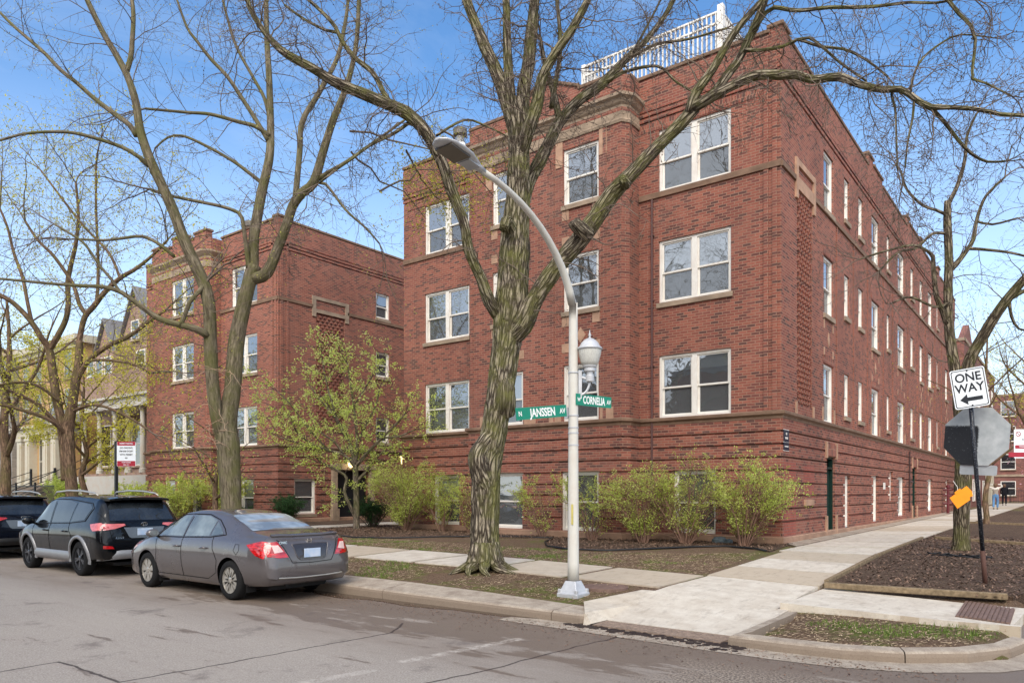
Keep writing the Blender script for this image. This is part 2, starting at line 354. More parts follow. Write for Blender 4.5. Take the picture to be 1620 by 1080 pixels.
def fill(poly, step):
    """triangulated fill of a 2-D outline with inner points every step"""
    P = []
    for i in range(len(poly)):
        a = Vector(poly[i][:2]); b = Vector(poly[(i + 1) % len(poly)][:2]); k = max(1, int((b - a).length / step))
        for q in range(k): P.append(a.lerp(b, q / k))
    nb = len(P); E = [(i, (i + 1) % nb) for i in range(nb)]
    x0 = min(p.x for p in P); x1 = max(p.x for p in P); y0 = min(p.y for p in P); y1 = max(p.y for p in P)
    pp = [(p.x, p.y) for p in P]; x = x0 + step * .5; k = 0
    while x < x1:
        y = y0 + step * (.5 if k % 2 else .9)
        while y < y1:
            if inpoly(x, y, pp) and min((Vector((x, y)) - p).length_squared for p in P) > (step * .35) ** 2: P.append(Vector((x, y)))
            y += step
        x += step; k += 1
    v, e, f, *_ = delaunay_2d_cdt(P, E, [], 1, 1e-5)
    return [(a.x, a.y) for a in v], [tuple(q) for q in f]
def patch(mb, poly, off=.012, step=.4, hf=h, skirt=.14):
    v, f = fill(poly, step); up = []
    for t in f:
        a, b, c = (Vector(v[i]) for i in t[:3]); ab = b - a; ac = c - a
        up.append(t if ab.x * ac.y - ab.y * ac.x > 0 else tuple(reversed(t)))
    mb.add([(x, y, hf(x, y) + off) for x, y in v], up)
    if skirt:
        E_ = {}
        for t in up:
            for a, b in zip(t, t[1:] + t[:1]): E_[(a, b)] = 1
        for a, b in E_:
            if (b, a) not in E_: A, B = v[a], v[b]; za, zb = hf(*A) + off, hf(*B) + off; mb.quad((A[0], A[1], za), (A[0], A[1], za - skirt), (B[0], B[1], zb - skirt), (B[0], B[1], zb))
# ================================================================== GROUND AND STREET
def segmask(m, v, segs, wd, warp=.12, ws=3.):
    """0..1 mask of thin irregular lines on the ground, world metres"""
    nzz = m.n('ShaderNodeTexNoise', i_Scale=ws, i_Detail=4.); m.l(v, nzz.inputs['Vector'])
    sb = m.n('ShaderNodeVectorMath', operation='SUBTRACT'); m.l(nzz.outputs['Color'], sb.inputs[0]); sb.inputs[1].default_value = (.5, .5, .5)
    sc1 = m.n('ShaderNodeVectorMath', operation='SCALE'); m.l(sb.outputs[0], sc1.inputs[0]); sc1.inputs['Scale'].default_value = warp
    ad = m.n('ShaderNodeVectorMath', operation='ADD'); m.l(v, ad.inputs[0]); m.l(sc1.outputs[0], ad.inputs[1])
    s = m.n('ShaderNodeSeparateXYZ'); m.l(ad.outputs[0], s.inputs[0]); X, Y = s.outputs[0], s.outputs[1]; res = None
    for (x0, y0), (x1, y1) in segs:
        dx, dy = x1 - x0, y1 - y0; L2 = dx * dx + dy * dy
        t = m.math('ADD', m.math('MULTIPLY', X, dx / L2), m.math('MULTIPLY', Y, dy / L2)); t = m.math('SUBTRACT', t, (x0 * dx + y0 * dy) / L2, clamp=True)
        ex = m.math('SUBTRACT', X, m.math('MULTIPLY_ADD', t, dx, x0)); ey = m.math('SUBTRACT', Y, m.math('MULTIPLY_ADD', t, dy, y0))
        d = m.math('SQRT', m.math('ADD', m.math('MULTIPLY', ex, ex), m.math('MULTIPLY', ey, ey)))
        res = d if res is None else m.math('MINIMUM', res, d)
    return m.rng(res, wd * .5, wd, 1, 0)
def pl(pts): q = [GZ(x, y) for x, y in pts]; return list(zip(q[:-1], q[1:]))
m = M('asphalt', .85, .25); v = m.pos(); f1 = m.noise(v, 55, 5, .75); f2 = m.noise(v, .45, 5, .6); f3 = m.noise(m.scale(v, (.35, 1.6, 1)), 1.6, 6, .7); sp = m.n('ShaderNodeSeparateXYZ'); m.l(v, sp.inputs[0])
agg = m.noise(v, 190, 3, .7)
a = m.ramp(f1, [(.25, lin((104, 97, 90))), (.5, lin((164, 154, 143))), (.75, lin((210, 200, 188)))])
a = m.mix(m.rng(f2, .4, .65, 0, .4), a, lin((174, 164, 152))); a = m.mix(m.rng(m.noise(v, 14, 5, .8), .45, .7, 0, .35), a, lin((128, 116, 108))); a = m.mix(m.rng(f3, .52, .72, 0, .3), a, lin((140, 124, 114))); a = m.mix(m.rng(agg, .52, .7, 0, .5), a, lin((96, 88, 86)))
lane = m.math('MULTIPLY', m.rng(sp.outputs[1], -13.6, -12.6), m.rng(f3, .25, .6, .3, .75)); a = m.mix(lane, a, lin((130, 117, 106)))
# damp, dirty band along the kerb and a dark patched area at the corner
bandY = m.rng(sp.outputs[1], -12.9, -10.9); bandX = m.math('MULTIPLY', m.rng(sp.outputs[0], -9, -5.2), m.rng(sp.outputs[0], 9, 4.5))
w1 = m.math('MULTIPLY', m.math('ADD', bandY, m.rng(f3, .3, .7, -.55, .75)), bandX)
wet = m.rng(w1, .44, .50); a = m.mix(m.math('MULTIPLY', wet, .86), a, m.mix(f1, lin((96, 84, 74)), lin((132, 117, 104))))
cx = m.math('ADD', m.rng(sp.outputs[0], 1.9, 3.4), m.rng(f3, .3, .7, -.35, .35)); cy = m.rng(sp.outputs[1], -11.2, -11.7)
coarse = m.math('MULTIPLY', m.rng(cx, .42, .62), cy); co = m.mix(m.rng(m.noise(v, 42, 4, .75), .42, .6), lin((74, 65, 58)), lin((178, 163, 147)))
a = m.mix(m.math('MULTIPLY', coarse, .9), a, co)
blob = m.rng(m.noise(v, 1.1, 6, .7), .58, .68, 0, .55); a = m.mix(blob, a, lin((96, 86, 82)))
crk = segmask(m, v, pl([(0, 1062), (93, 1046), (190, 1078), (350, 1050), (500, 1022), (620, 1000), (640, 985)]) + pl([(640, 1090), (678, 1078), (760, 1062), (904, 1024), (1010, 1000)]), .022)
a = m.mix(m.math('MULTIPLY', crk, .85), a, lin((58, 48, 46)))
wl = segmask(m, v, pl([(470, 1082), (585, 1060)]) + pl([(640, 1045), (720, 1030), (820, 1010)]), .09, .05); wl = m.math('MULTIPLY', wl, m.rng(m.noise(v, 9, 5, .8), .42, .62))
a = m.mix(m.math('MULTIPLY', wl, .55), a, lin((214, 204, 192)))
m.col(a); m.rgh(m.math('SUBTRACT', .88, m.math('MULTIPLY', wet, .32))); m.bump(m.math('ADD', f1, agg), .35, .006); MAT['asphalt'] = m.m
m = M('concrete', .85, .2); v = m.pos(); f1 = m.noise(v, 3.2, 6, .7); f2 = m.noise(m.scale(v, (1.3, .4, 1)), 7, 5, .75); f3 = m.noise(v, 90, 3)
a = m.ramp(f1, [(.3, lin((186, 174, 158))), (.7, lin((214, 206, 192)))]); a = m.mix(m.rng(m.island(), .55, .7, 0, .75), a, lin((178, 162, 140)))
a = m.mix(m.rng(f2, .52, .70, 0, .42), a, lin((128, 114, 102))); a = m.mix(m.rng(f3, .55, .7, 0, .25), a, lin((120, 108, 98)))
m.col(a); m.bump(f3, .25, .003); MAT['concrete'] = m.m
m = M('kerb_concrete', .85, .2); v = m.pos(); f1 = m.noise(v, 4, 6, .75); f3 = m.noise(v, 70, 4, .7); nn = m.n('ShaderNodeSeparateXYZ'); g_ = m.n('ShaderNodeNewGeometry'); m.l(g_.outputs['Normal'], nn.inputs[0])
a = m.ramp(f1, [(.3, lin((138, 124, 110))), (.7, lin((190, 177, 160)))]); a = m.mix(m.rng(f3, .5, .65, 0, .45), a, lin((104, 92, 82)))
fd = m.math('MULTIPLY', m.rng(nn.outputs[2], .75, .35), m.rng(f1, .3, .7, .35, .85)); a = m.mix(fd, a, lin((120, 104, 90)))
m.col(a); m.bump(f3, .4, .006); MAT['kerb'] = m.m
m = M('soil', .95, .1); v = m.pos(); f1 = m.noise(v, 1.1, 6, .7); f2 = m.noise(v, 34, 5, .8); f3 = m.noise(v, 8, 5, .75)
a = m.ramp(f2, [(.3, lin((70, 54, 44))), (.5, lin((108, 88, 72))), (.68, lin((158, 134, 112)))])
a = m.mix(m.math('MULTIPLY', m.rng(f1, .48, .6), m.rng(f3, .4, .55)), a, m.mix(f2, lin((74, 84, 40)), lin((120, 122, 66)))); m.col(a)
m.bump(m.math('ADD', f2, f3), .9, .03); MAT['soil'] = m.m
m = M('mulch', .95, .1); v = m.pos(); f2 = m.noise(m.scale(v, (1, 1.4, 1)), 48, 5, .85); f3 = m.noise(v, 3, 4)
a = m.ramp(f2, [(.32, lin((48, 38, 32))), (.5, lin((98, 80, 68))), (.66, lin((152, 132, 114)))]); a = m.mix(m.rng(f3, .45, .65, 0, .4), a, lin((66, 52, 44))); m.col(a)
m.bump(f2, 1., .04); MAT['mulch'] = m.m
MAT['timber'] = flat('weathered_timber', lin((128, 112, 90)), .9, .1, 0, .4, 14, .5)
MAT['brownsteel'] = flat('rusty_plate', lin((118, 96, 86)), .7, .3, 0, .25, 12, .3)
MAT['mud'] = flat('wet_mud', lin((52, 42, 38)), .6, .3, 0, .4, 20, .8)
MAT['water'] = flat('gutter_water', lin((74, 60, 50)), .06, .6, 0, .1, 2)

mb = MB(); n = 40
mb.add([(-900, -900, -.03), (900, -900, -.03), (900, 900, -.03), (-900, 900, -.03)], [(0, 1, 2, 3)])
tag(mb.build('ground', MAT['soil']), kind='structure')
mb = MB(); xs = [-300, -90, -40] + [x * 1.0 for x in range(-38, 12)] + [40, 120, 300]; ys = [-24 + k for k in range(0, 15)]
mb.add([(x, y, 0) for x in (-300, 300) for y in (-20.4, -9.2)] , [(0, 2, 3, 1)])
mb.add([(5.0, -9.3, -.004), (14.4, -9.3, -.004), (14.4, 300, -.004), (5.0, 300, -.004)], [(0, 1, 2, 3)])
tag(mb.build('road', MAT['asphalt']), kind='structure')
# kerb line: face of the kerb from the left, ramp opening, rounded corner, up the side street
KY = -10.38; ARC = [(2.72 + 0, KY)]
ARC = [(2.70, -10.52), (3.3, -10.53), (3.9, -10.48), (4.45, -10.28), (4.95, -9.88), (5.28, -9.35), (5.42, -8.75), (5.46, -8.3)]
def inland(x, y):
    if y < KY: return False
    if x > 5.3: return False
    if x > 2.7 and y < -8.3: return inpoly(x, y, [(2.7, -8.2)] + ARC + [(5.46, -8.2)])
    return True
mb = MB(); xs = [-130 + 5 * i for i in range(20)] + [-30 + .3 * i for i in range(119)] + [5.4, 5.45]; ys = [-10.36 + .3 * i for i in range(44)] + [3 + 1.5 * i for i in range(45)] + [75, 90, 110, 140]
W_ = len(xs)
R2_ = lambda x, y: .115 + .06 * max(0, (4.6 - x) / 2.0)
def lowz(x, y):
    z = h(x, y) - .006
    if .7 < x < 2.85 and y < -8.6: z = -.02
    if y < -10.1 or not inland(x, y): z = -.02 if y < -10.1 else h(x, y) - .05
    if not inland(x, y) and x > 2.7: z = -.1
    if x > 2.5 and -8.5 < y < -5.9: z = min(z, R2_(x, y) - .03)
    return z
vs = [(x, y, lowz(x, y)) for y in ys for x in xs]
mb.add(vs, [(j * W_ + i, j * W_ + i + 1, (j + 1) * W_ + i + 1, (j + 1) * W_ + i) for j in range(len(ys) - 1) for i in range(W_ - 1)])
tag(mb.build('terrain', MAT['soil'], smooth=True), kind='structure')
# pavements: every slab its own island so that the material can tint it
def slabs(mb, A, B, n, off=.012, step=.5):
    """A, B: functions t -> (x, y) of the two long edges"""
    for i in range(n):
        t0 = i / n; t1 = (i + 1) / n; g = .0009
        a0, a1, b0, b1 = A(t0 + g), A(t1 - g), B(t0 + g), B(t1 - g)
        nu, nv = max(1, int(math.hypot(a1[0] - a0[0], a1[1] - a0[1]) / step)), max(1, int(math.hypot(b0[0] - a0[0], b0[1] - a0[1]) / step)); V = []
        for j in range(nv + 1):
            for k in range(nu + 1):
                q = k / nu; r = j / nv; x = (a0[0] * (1 - q) + a1[0] * q) * (1 - r) + (b0[0] * (1 - q) + b1[0] * q) * r; y = (a0[1] * (1 - q) + a1[1] * q) * (1 - r) + (b0[1] * (1 - q) + b1[1] * q) * r
                V.append((x, y, h(x, y) + off))
        per = [j for j in range(nu + 1)] + [(j + 1) * (nu + 1) + nu for j in range(nv)] + [nv * (nu + 1) + nu - 1 - j for j in range(nu)] + [(nv - 1 - j) * (nu + 1) for j in range(nv - 1)]
        q0 = len(V); V += [(V[i_][0], V[i_][1], V[i_][2] - .1) for i_ in per]; mm = len(per); SK = [(per[i_], q0 + i_, q0 + (i_ + 1) % mm, per[(i_ + 1) % mm]) for i_ in range(mm)]
        mb.add(V, SK + [(j * (nu + 1) + k, j * (nu + 1) + k + 1, (j + 1) * (nu + 1) + k + 1, (j + 1) * (nu + 1) + k) for j in range(nv) for k in range(nu)])
def ln(a, b): return lambda t: (a[0] + (b[0] - a[0]) * t, a[1] + (b[1] - a[1]) * t)
mb = MB()
slabs(mb, ln((-75, -8.15), (.74, -8.15)), ln((-75, -6.4), (.74, -6.4)), 42)
def mid_z(): pass
slabs(mb, ln((.76, -8.5), (.76, -6.35)), ln((2.56, -8.5), (2.56, -6.35)), 1)   # meeting point of the two walks
for i in range(len(mb.f)): mb.f[i] = mb.f[i]
slabs(mb, ln((.7, -6.3), (.7, -2.0)), ln((2.56, -6.3), (2.56, -2.0)), 3)
slabs(mb, ln((.55, -1.96), (.55, 62)), ln((2.56, -1.96), (2.56, 62)), 34)
tag(mb.build('pavement', MAT['concrete'], fixn=True), kind='structure')
mb = MB(); # sloped apron against the side wall, and the paler worn flags beside it
slabs(mb, ln((.0, .2), (.0, 34)), ln((.53, -.6), (.53, 34)), 17, .03)
tag(mb.build('wall_apron', MAT['kerb'], fixn=True), kind='structure')
# kerb ramp down to Janssen
mb = MB(); RZ = lambda x, y: max(.012, .012 + (h(x, -8.5)) * min(1, max(0, (y + 10.05) / 1.55)) ** .9)
patch(mb, [(.80, -10.02), (2.71, -10.06), (2.72, -8.3), (2.58, -8.3), (2.58, -8.48), (.78, -8.48)], .012, .35, lambda x, y: RZ(x, y))
tag(mb.build('kerb_ramp', MAT['concrete']), kind='structure')
mb = MB()
patch(mb, [(.86, -10.42), (2.6, -10.5), (2.64, -10.08), (.84, -10.04)], .012, .3, lambda x, y: .012)
for i in range(22):
    for j in range(5):
        x = .93 + i * .078; y = -10.42 + j * .078; mb.lathe([(.022, 0), (.014, .006), (0, .007)], (x, y, .024), 6)
tag(mb.build('tactile_strip', flat('worn_tactile', lin((138, 120, 106)), .85, .2, 0, .3, 16, .3), smooth=False), 'reddish bumpy warning strip at the foot of the kerb ramp', 'tactile strip')
mb = MB(); rnd = random.Random(4)
for i in range(260):
    t = rnd.random(); x = .5 + 2.4 * t; y = -10.50 - .09 * t + rnd.gauss(0, .05 + .06 * (t > .75)); r = rnd.uniform(.015, .06)
    mb.lathe([(r, -.01), (r * .8, r * .22), (0, r * .33)], (x, y, .002), 6)
tag(mb.build('mud', MAT['mud']), kind='stuff', label='dark crumbly dirt washed up along the foot of the kerb ramp', cat='dirt')
# second ramp (to the side street) with the ribbed plate
mb = MB(); R2 = R2_
patch(mb, [(2.6, -8.28), (5.2, -8.0), (5.3, -6.2), (2.6, -6.08)], .012, .35, R2)
patch(mb, [(2.6, -8.36), (5.3, -8.16), (5.3, -8.06), (2.6, -8.26)], .045, .2, R2)
tag(mb.build('side_ramp', MAT['concrete']), kind='structure')
mb = MB(); q_ = [GZ(1527, 951, .13), GZ(1606, 964, .13), GZ(1598, 987, .13), GZ(1511, 975, .13)]; patch(mb, q_[::-1], .008, .3, lambda x, y: .13)
for i in range(12):
    a_ = Vector(q_[0]).lerp(Vector(q_[1]), (i + .5) / 12); b_ = Vector(q_[3]).lerp(Vector(q_[2]), (i + .5) / 12); mb.bar((a_.x, a_.y, .144), (b_.x, b_.y, .144), .035, .016)
tag(mb.build('ribbed_plate', MAT['brownsteel']), 'rust brown ribbed plate set in the ramp by the timber edge', 'plate')
# gutter apron
mb = MB()
def off_line(P, d):
    out = []
    for i, p in enumerate(P):
        a = Vector(P[max(i - 1, 0)]); b = Vector(P[min(i + 1, len(P) - 1)]); t = (b - a).normalized(); out.append((p[0] + t.y * d, p[1] - t.x * d))
    return out
gl_in = [(-.4, KY), (.8, -10.42), (2.70, -10.52)] + ARC[1:] + [(5.5, -6)]
gout = off_line(gl_in, .40)
for i in range(len(gl_in) - 1):
    a, b, c, d = gl_in[i], gl_in[i + 1], gout[i + 1], gout[i]; mb.add([(p[0], p[1], .005) for p in (a, d, c, b)], [(0, 1, 2, 3)])
tag(mb.build('gutter', MAT['kerb'], fixn=True), kind='structure')
mb = MB(); P = []
for i in range(21): P.append((-9 + i * .45, -10.39))
for i in range(21): x = -.1 - i * .45; P.append((x, -10.42 - .32 * math.sin(math.pi * (i / 20)) ** .6 * (.8 + .3 * math.sin(i * 1.7))))
patch(mb, P, .008, .4, lambda x, y: 0)
tag(mb.build('water', MAT['water']), kind='structure')
def kerb(name, path, width, zf, gap=3.05, closed_lab=None):
    """path runs with the street on its right hand"""
    mb = MB(); pts = [Vector(p) for p in path]; S = [pts[0]]; acc = 0
    dense = []
    for a, b in zip(pts[:-1], pts[1:]):
        k = max(1, int((b - a).length / .3))
        for q in range(k): dense.append(a.lerp(b, q / k))
    dense.append(pts[-1]); inn = []; ln_ = [0]
    for i, p in enumerate(dense):
        a = dense[max(i - 1, 0)]; b = dense[min(i + 1, len(dense) - 1)]; t = (b - a).normalized(); inn.append(Vector((-t.y, t.x)))
        if i: ln_.append(ln_[-1] + (dense[i] - dense[i - 1]).length)
    prof = lambda z: [(.0, -.1), (.004, z - .05), (.012, z - .022), (.03, z - .006), (.055, z), (width(0) if callable(width) else width, z + .008), (width(0) if callable(width) else width, -.1)]
    i = 0; nxt = gap * .4
    while i < len(dense) - 1:
        j = i
        while j < len(dense) - 1 and ln_[j] < nxt: j += 1
        V = []; K = 7
        for q in range(i, j + 1):
            p = dense[q]; z = zf(p.x, p.y); wd = width(p.x) if callable(width) else width; sh = .012 if q == j else 0
            if q == j and j > i: p = p - (dense[j] - dense[j - 1]).normalized() * sh
            jit = .006 * noise.noise((p.x * 2, p.y * 2, 0)); hin = max(z, (h(p.x + inn[q].x * wd, p.y + inn[q].y * wd) if wd > .3 else z)) + .01
            for o, zz in [(.0, -.1), (.004, z - .06), (.014, z - .026), (.032, z - .008), (.06, z), (wd, hin), (wd + .01, -.1)]:
                V.append((p.x + inn[q].x * (o + jit), p.y + inn[q].y * (o + jit), zz))
        F_ = [(q * K + k, (q + 1) * K + k, (q + 1) * K + k + 1, q * K + k + 1) for q in range(j - i) for k in range(K - 1)]
        F_ += [tuple(range(K)), tuple(reversed([(j - i) * K + k for k in range(K)]))]
        mb.add(V, F_); i = j; nxt = ln_[j] + gap
    return tag(mb.build(name, MAT['kerb'], smooth=False, fixn=True), kind='structure')
kz = lambda x, y: .135 + .03 * min(1, max(0, (-x) / 4))
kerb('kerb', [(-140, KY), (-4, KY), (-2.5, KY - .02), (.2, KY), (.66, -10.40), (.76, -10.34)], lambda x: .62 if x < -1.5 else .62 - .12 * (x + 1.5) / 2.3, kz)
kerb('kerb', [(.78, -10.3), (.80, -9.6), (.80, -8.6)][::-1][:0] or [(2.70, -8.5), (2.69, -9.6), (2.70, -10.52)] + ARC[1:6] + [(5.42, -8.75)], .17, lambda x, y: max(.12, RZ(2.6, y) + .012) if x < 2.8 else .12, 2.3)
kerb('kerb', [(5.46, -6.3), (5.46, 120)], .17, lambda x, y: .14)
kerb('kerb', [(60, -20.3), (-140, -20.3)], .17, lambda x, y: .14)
# flared return of the kerb on the left of the ramp
mb = MB(); A = (.80, -8.45, h(.8, -8.5) + .02); B = (.84, -9.3, RZ(.84, -9.3) + .015); C2 = (.86, -10.02, .03); D_ = (.84, -10.40, .03); E0 = (.70, -10.34, .15); F0 = (.30, -9.72, h(.3, -9.72) + .04); G0 = (.58, -8.5, h(.58, -8.5) + .02)
mb.add([A, B, C2, D_, E0, F0, G0, (.72, -10.42, -.02)], [(0, 6, 5), (0, 5, 1), (1, 5, 4), (1, 4, 2), (2, 4, 3), (4, 7, 3)])
tag(mb.build('ramp_flare', MAT['concrete']), kind='structure')
# paved walk into the courtyard
mb = MB(); slabs(mb, ln((-17.6, -6.38), (-17.6, 12)), ln((-15.9, -6.38), (-15.9, 12)), 9)
tag(mb.build('path', MAT['concrete'], fixn=True), kind='structure')
# far side of both streets
mb = MB(); mb.add([(-150, -60, .14), (60, -60, .14), (60, -20.4, .14), (-150, -20.4, .14)], [(0, 1, 2, 3)]); mb.add([(14.5, -9, .14), (90, -9, .14), (90, 200, .14), (14.5, 200, .14)], [(0, 1, 2, 3)])
tag(mb.build('lawn', MAT['soil']), kind='structure')
# mulch beds
mb = MB()
bed = [G(*p) for p in [(530, 848), (600, 852), (700, 849), (830, 851), (872, 852), (862, 862), (885, 868), (950, 871), (1020, 869), (1100, 866), (1150, 865), (1200, 869), (1218, 873)]] + [(.3, -.8), (0.2, .3), (-3.6, .3), (-4.0, -.6), (-9.4, -.6), (-9.7, .3), (-13.6, .3), (-15.7, 1.5), (-15.7, -2)]
patch(mb, bed, .015, .45); B0 = len(mb.v)
left_bed = [(-32, -3.2), (-18.4, -3.4), (-18.0, -1.5), (-17.8, 5), (-20.6, 5), (-20.6, .2), (-32, .2)]
patch(mb, left_bed, .015, .6)
tag(mb.build('mulch_bed', MAT['mulch']), kind='structure')
mb = MB(); rbed = [(2.66, -5.95), (5.1, -5.93), (5.28, -5.4), (5.28, 34), (2.66, 34)]; patch(mb, rbed, .03, .6)
tag(mb.build('mulch_bed', MAT['mulch']), kind='structure')
def scatter(name, polys, n, mat, fn, seed, label, cat, dens=None):
    rnd = random.Random(seed); mb = MB(); k = 0; tries = 0
    bb = [(min(p[0] for p in P), max(p[0] for p in P), min(p[1] for p in P), max(p[1] for p in P)) for P in polys]; ar = [(b[1] - b[0]) * (b[3] - b[2]) for b in bb]
    while k < n and tries < n * 40:
        tries += 1; i = rnd.choices(range(len(polys)), ar)[0]; b = bb[i]; x = rnd.uniform(b[0], b[1]); y = rnd.uniform(b[2], b[3])
        if not inpoly(x, y, polys[i]): continue
        if dens and rnd.random() > dens(x, y): continue
        fn(mb, x, y, rnd); k += 1
    return tag(mb.build(name, mat), kind='stuff', label=label, cat=cat)
def chip(mb, x, y, r):
    a = r.uniform(0, 6.28); l = r.uniform(.012, .038); w_ = r.uniform(.006, .014); z = h(x, y) + .03 + r.uniform(0, .012); t = r.uniform(-.5, .5)
    dx, dy = math.cos(a) * l, math.sin(a) * l; ex, ey = -math.sin(a) * w_, math.cos(a) * w_
    mb.add([(x - dx - ex, y - dy - ey, z - t * l), (x + dx - ex, y + dy - ey, z + t * l), (x + dx + ex, y + dy + ey, z + t * l + .003), (x - dx + ex, y - dy + ey, z - t * l)], [(0, 1, 2, 3)])
scatter('wood_chips', [bed, [(2.7, -6.1), (5.2, -6.1), (5.2, 5), (2.7, 5)]], 16000, MAT['chip'], chip, 7, 'brown wood chips spread over the planting beds', 'mulch')
def blade(mb, x, y, r, hh=None):
    z = h(x, y); H = r.uniform(.015, .045); 
    for _ in range(3):
        a = r.uniform(0, 6.28); b = r.uniform(.01, .03); x1 = x + r.uniform(-.02, .02); y1 = y + r.uniform(-.02, .02); w_ = .004; c, s_ = math.cos(a), math.sin(a)
        mb.add([(x1 - c * w_, y1 - s_ * w_, z - .01), (x1 + c * w_, y1 + s_ * w_, z - .01), (x1 - s_ * b, y1 + c * b, z + H)], [(0, 1, 2)])
islandP = [(2.9, -8.3), (2.9, -10.3), (3.9, -10.25), (4.4, -10.05), (4.85, -9.65), (5.1, -9.1), (5.2, -8.3)]
GP = [[(-9, -9.7), (-3.4, -9.7), (-3.4, -8.2), (-9, -8.2)], [(-2.6, -9.7), (.3, -9.7), (.3, -8.3), (-2.6, -8.3)], [(-12, -6.3), (.6, -6.3), (.4, -2.6), (-3, -4.3), (-12, -4.3)], islandP, [(-30, -9.7), (-9, -9.7), (-9, -8.2), (-30, -8.2)]]
def gd(x, y):
    q = noise.fractal((x * .9, y * .9, 2.3), 1, 2, 4)
    if x > 2.8: c = 1.3 * math.exp(-((x - 4.1) / .9) ** 2 - ((y + 9.25) / .6) ** 2) - .55
    elif y > -6.4: c = -.22 + .35 * math.exp(-((x + 4.6) / 1.8) ** 2) - .1 * (y + 5)
    elif x < -4.2: c = .25
    elif x < -2.6: c = -.5
    else: c = .6 * math.exp(-((x + .75) / .5) ** 2 - ((y + 9.2) / .5) ** 2) - .35
    return min(1, max(0, (q + c) * 2.4))
scatter('grass', GP, 14000, MAT['grass'], blade, 11, 'patchy short spring grass growing through bare soil', 'grass', gd)
MAT['litter'] = leafm('dead_grass', lin((150, 128, 100)), lin((196, 174, 142)), 0)
def litter(mb, x, y, r):
    a = r.uniform(0, 6.28); l = r.uniform(.008, .03); w_ = r.uniform(.002, .006); z = h(x, y) + r.uniform(.0, .01); dx, dy = math.cos(a) * l, math.sin(a) * l; ex, ey = -math.sin(a) * w_, math.cos(a) * w_
    mb.add([(x - dx - ex, y - dy - ey, z), (x + dx - ex, y + dy - ey, z + .006), (x + dx + ex, y + dy + ey, z + .008), (x - dx + ex, y - dy + ey, z + .002)], [(0, 1, 2, 3)])
scatter('leaf_litter', GP[:4], 17000, MAT['litter'], litter, 19, 'dead grass and leaf litter over the bare soil of the verges', 'leaf litter')
# timbers
def timber(a, b, wd, ht, label, grp=None, z0=None):
    mb = MB(); za = (h(*a) if z0 is None else z0[0]) + ht / 2; zb = (h(*b) if z0 is None else z0[1]) + ht / 2; k = 6
    for i in range(1): mb.bar((a[0], a[1], za), (b[0], b[1], zb), wd, ht)
    tag(mb.build('landscape_timber', MAT['timber'], bevel=.012, fixn=True), label, 'timber edging', grp)
timber((2.62, -6.22), (5.04, -6.0), .12, .09, 'long front timber edging the mulch bed beside the side ramp', 'timbers edging the mulch bed', (.205, .20))
timber((2.62, -6.1), (2.62, -2.3), .07, .09, 'low timber along the pavement at the near end of the mulch bed', 'timbers edging the mulch bed')
timber((2.62, -2.2), (2.62, 3.2), .07, .08, 'low timber along the pavement in front of the forked tree', 'timbers edging the mulch bed')
timber((2.9, 3.3), (5.25, 2.6), .12, .10, 'cross timber lying behind the forked tree', 'timbers edging the mulch bed')
timber((2.66, 13.6), (5.25, 13.2), .12, .10, 'far cross timber beyond the thin young tree', 'timbers edging the mulch bed')
def grit(mb, x, y, r):
    s_ = r.uniform(.006, .02); a = r.uniform(0, 6.28); c, s2 = math.cos(a) * s_, math.sin(a) * s_; z = .006
    mb.add([(x - c, y - s2, z), (x + s2 * .6, y - c * .6, z + .004), (x + c, y + s2, z + .007), (x - s2 * .6, y + c * .6, z + .002)], [(0, 1, 2, 3)])
scatter('gutter_litter', [[(-30, -10.75), (5, -10.85), (5, -10.56), (-30, -10.42)], [(-8, -12.2), (6, -12.2), (5, -10.8), (-8, -10.8)]], 5200, MAT['chip'], grit, 23, 'grit and bits of dead leaf along the gutter', 'litter', lambda x, y: max(0, 1 - (abs(y + 10.6) / 1.1) ** .7))
# black bed edging, manhole
mb = MB(); E1 = [G(*p) for p in [(522, 846), (560, 851), (620, 852), (700, 850), (780, 849), (830, 850), (876, 852)]]; mb.tube([(x, y, h(x, y) + .03) for x, y in E1], .022, 6)
tag(mb.build('bed_edging', MAT['dark_iron'], smooth=True), 'black plastic hose edging the mulch bed behind the big trunk', 'garden edging')
mb = MB(); E1 = [G(*p) for p in [(876, 852), (862, 858), (866, 865), (900, 870), (960, 872), (1030, 869), (1100, 866), (1150, 865), (1195, 869), (1212, 873)]]; mb.tube([(x, y, h(x, y) + .03) for x, y in E1], .022, 6)
tag(mb.build('bed_edging', MAT['dark_iron'], smooth=True), 'black plastic edging curving round the bed by the building corner', 'garden edging')
x, y = G(957, 929); mb = MB(); mb.lathe([(.36, -.05), (.36, .02), (.34, .026), (.33, .02), (0, .022)], (x, y, h(x, y)), 28)
tag(mb.build('manhole_cover', MAT['brownsteel'], smooth=False), 'round rust brown cover set in the soil behind the lamp post', 'manhole cover')
x, y = -1.45, -.35; mb = MB(); mb.lathe([(.2, 0), (.19, .1), (.13, .16), (0, .17)], (x, y, h(x, y)), 10); mb.lathe([(.1, 0), (.1, .1), (0, .13)], (x + .25, y, h(x, y)), 8)
tag(mb.build('vent_cap', flat('blue_grey_plastic', lin((92, 104, 110)), .5)), 'low blue grey vent cap on the ground below the corner window', 'vent cap')

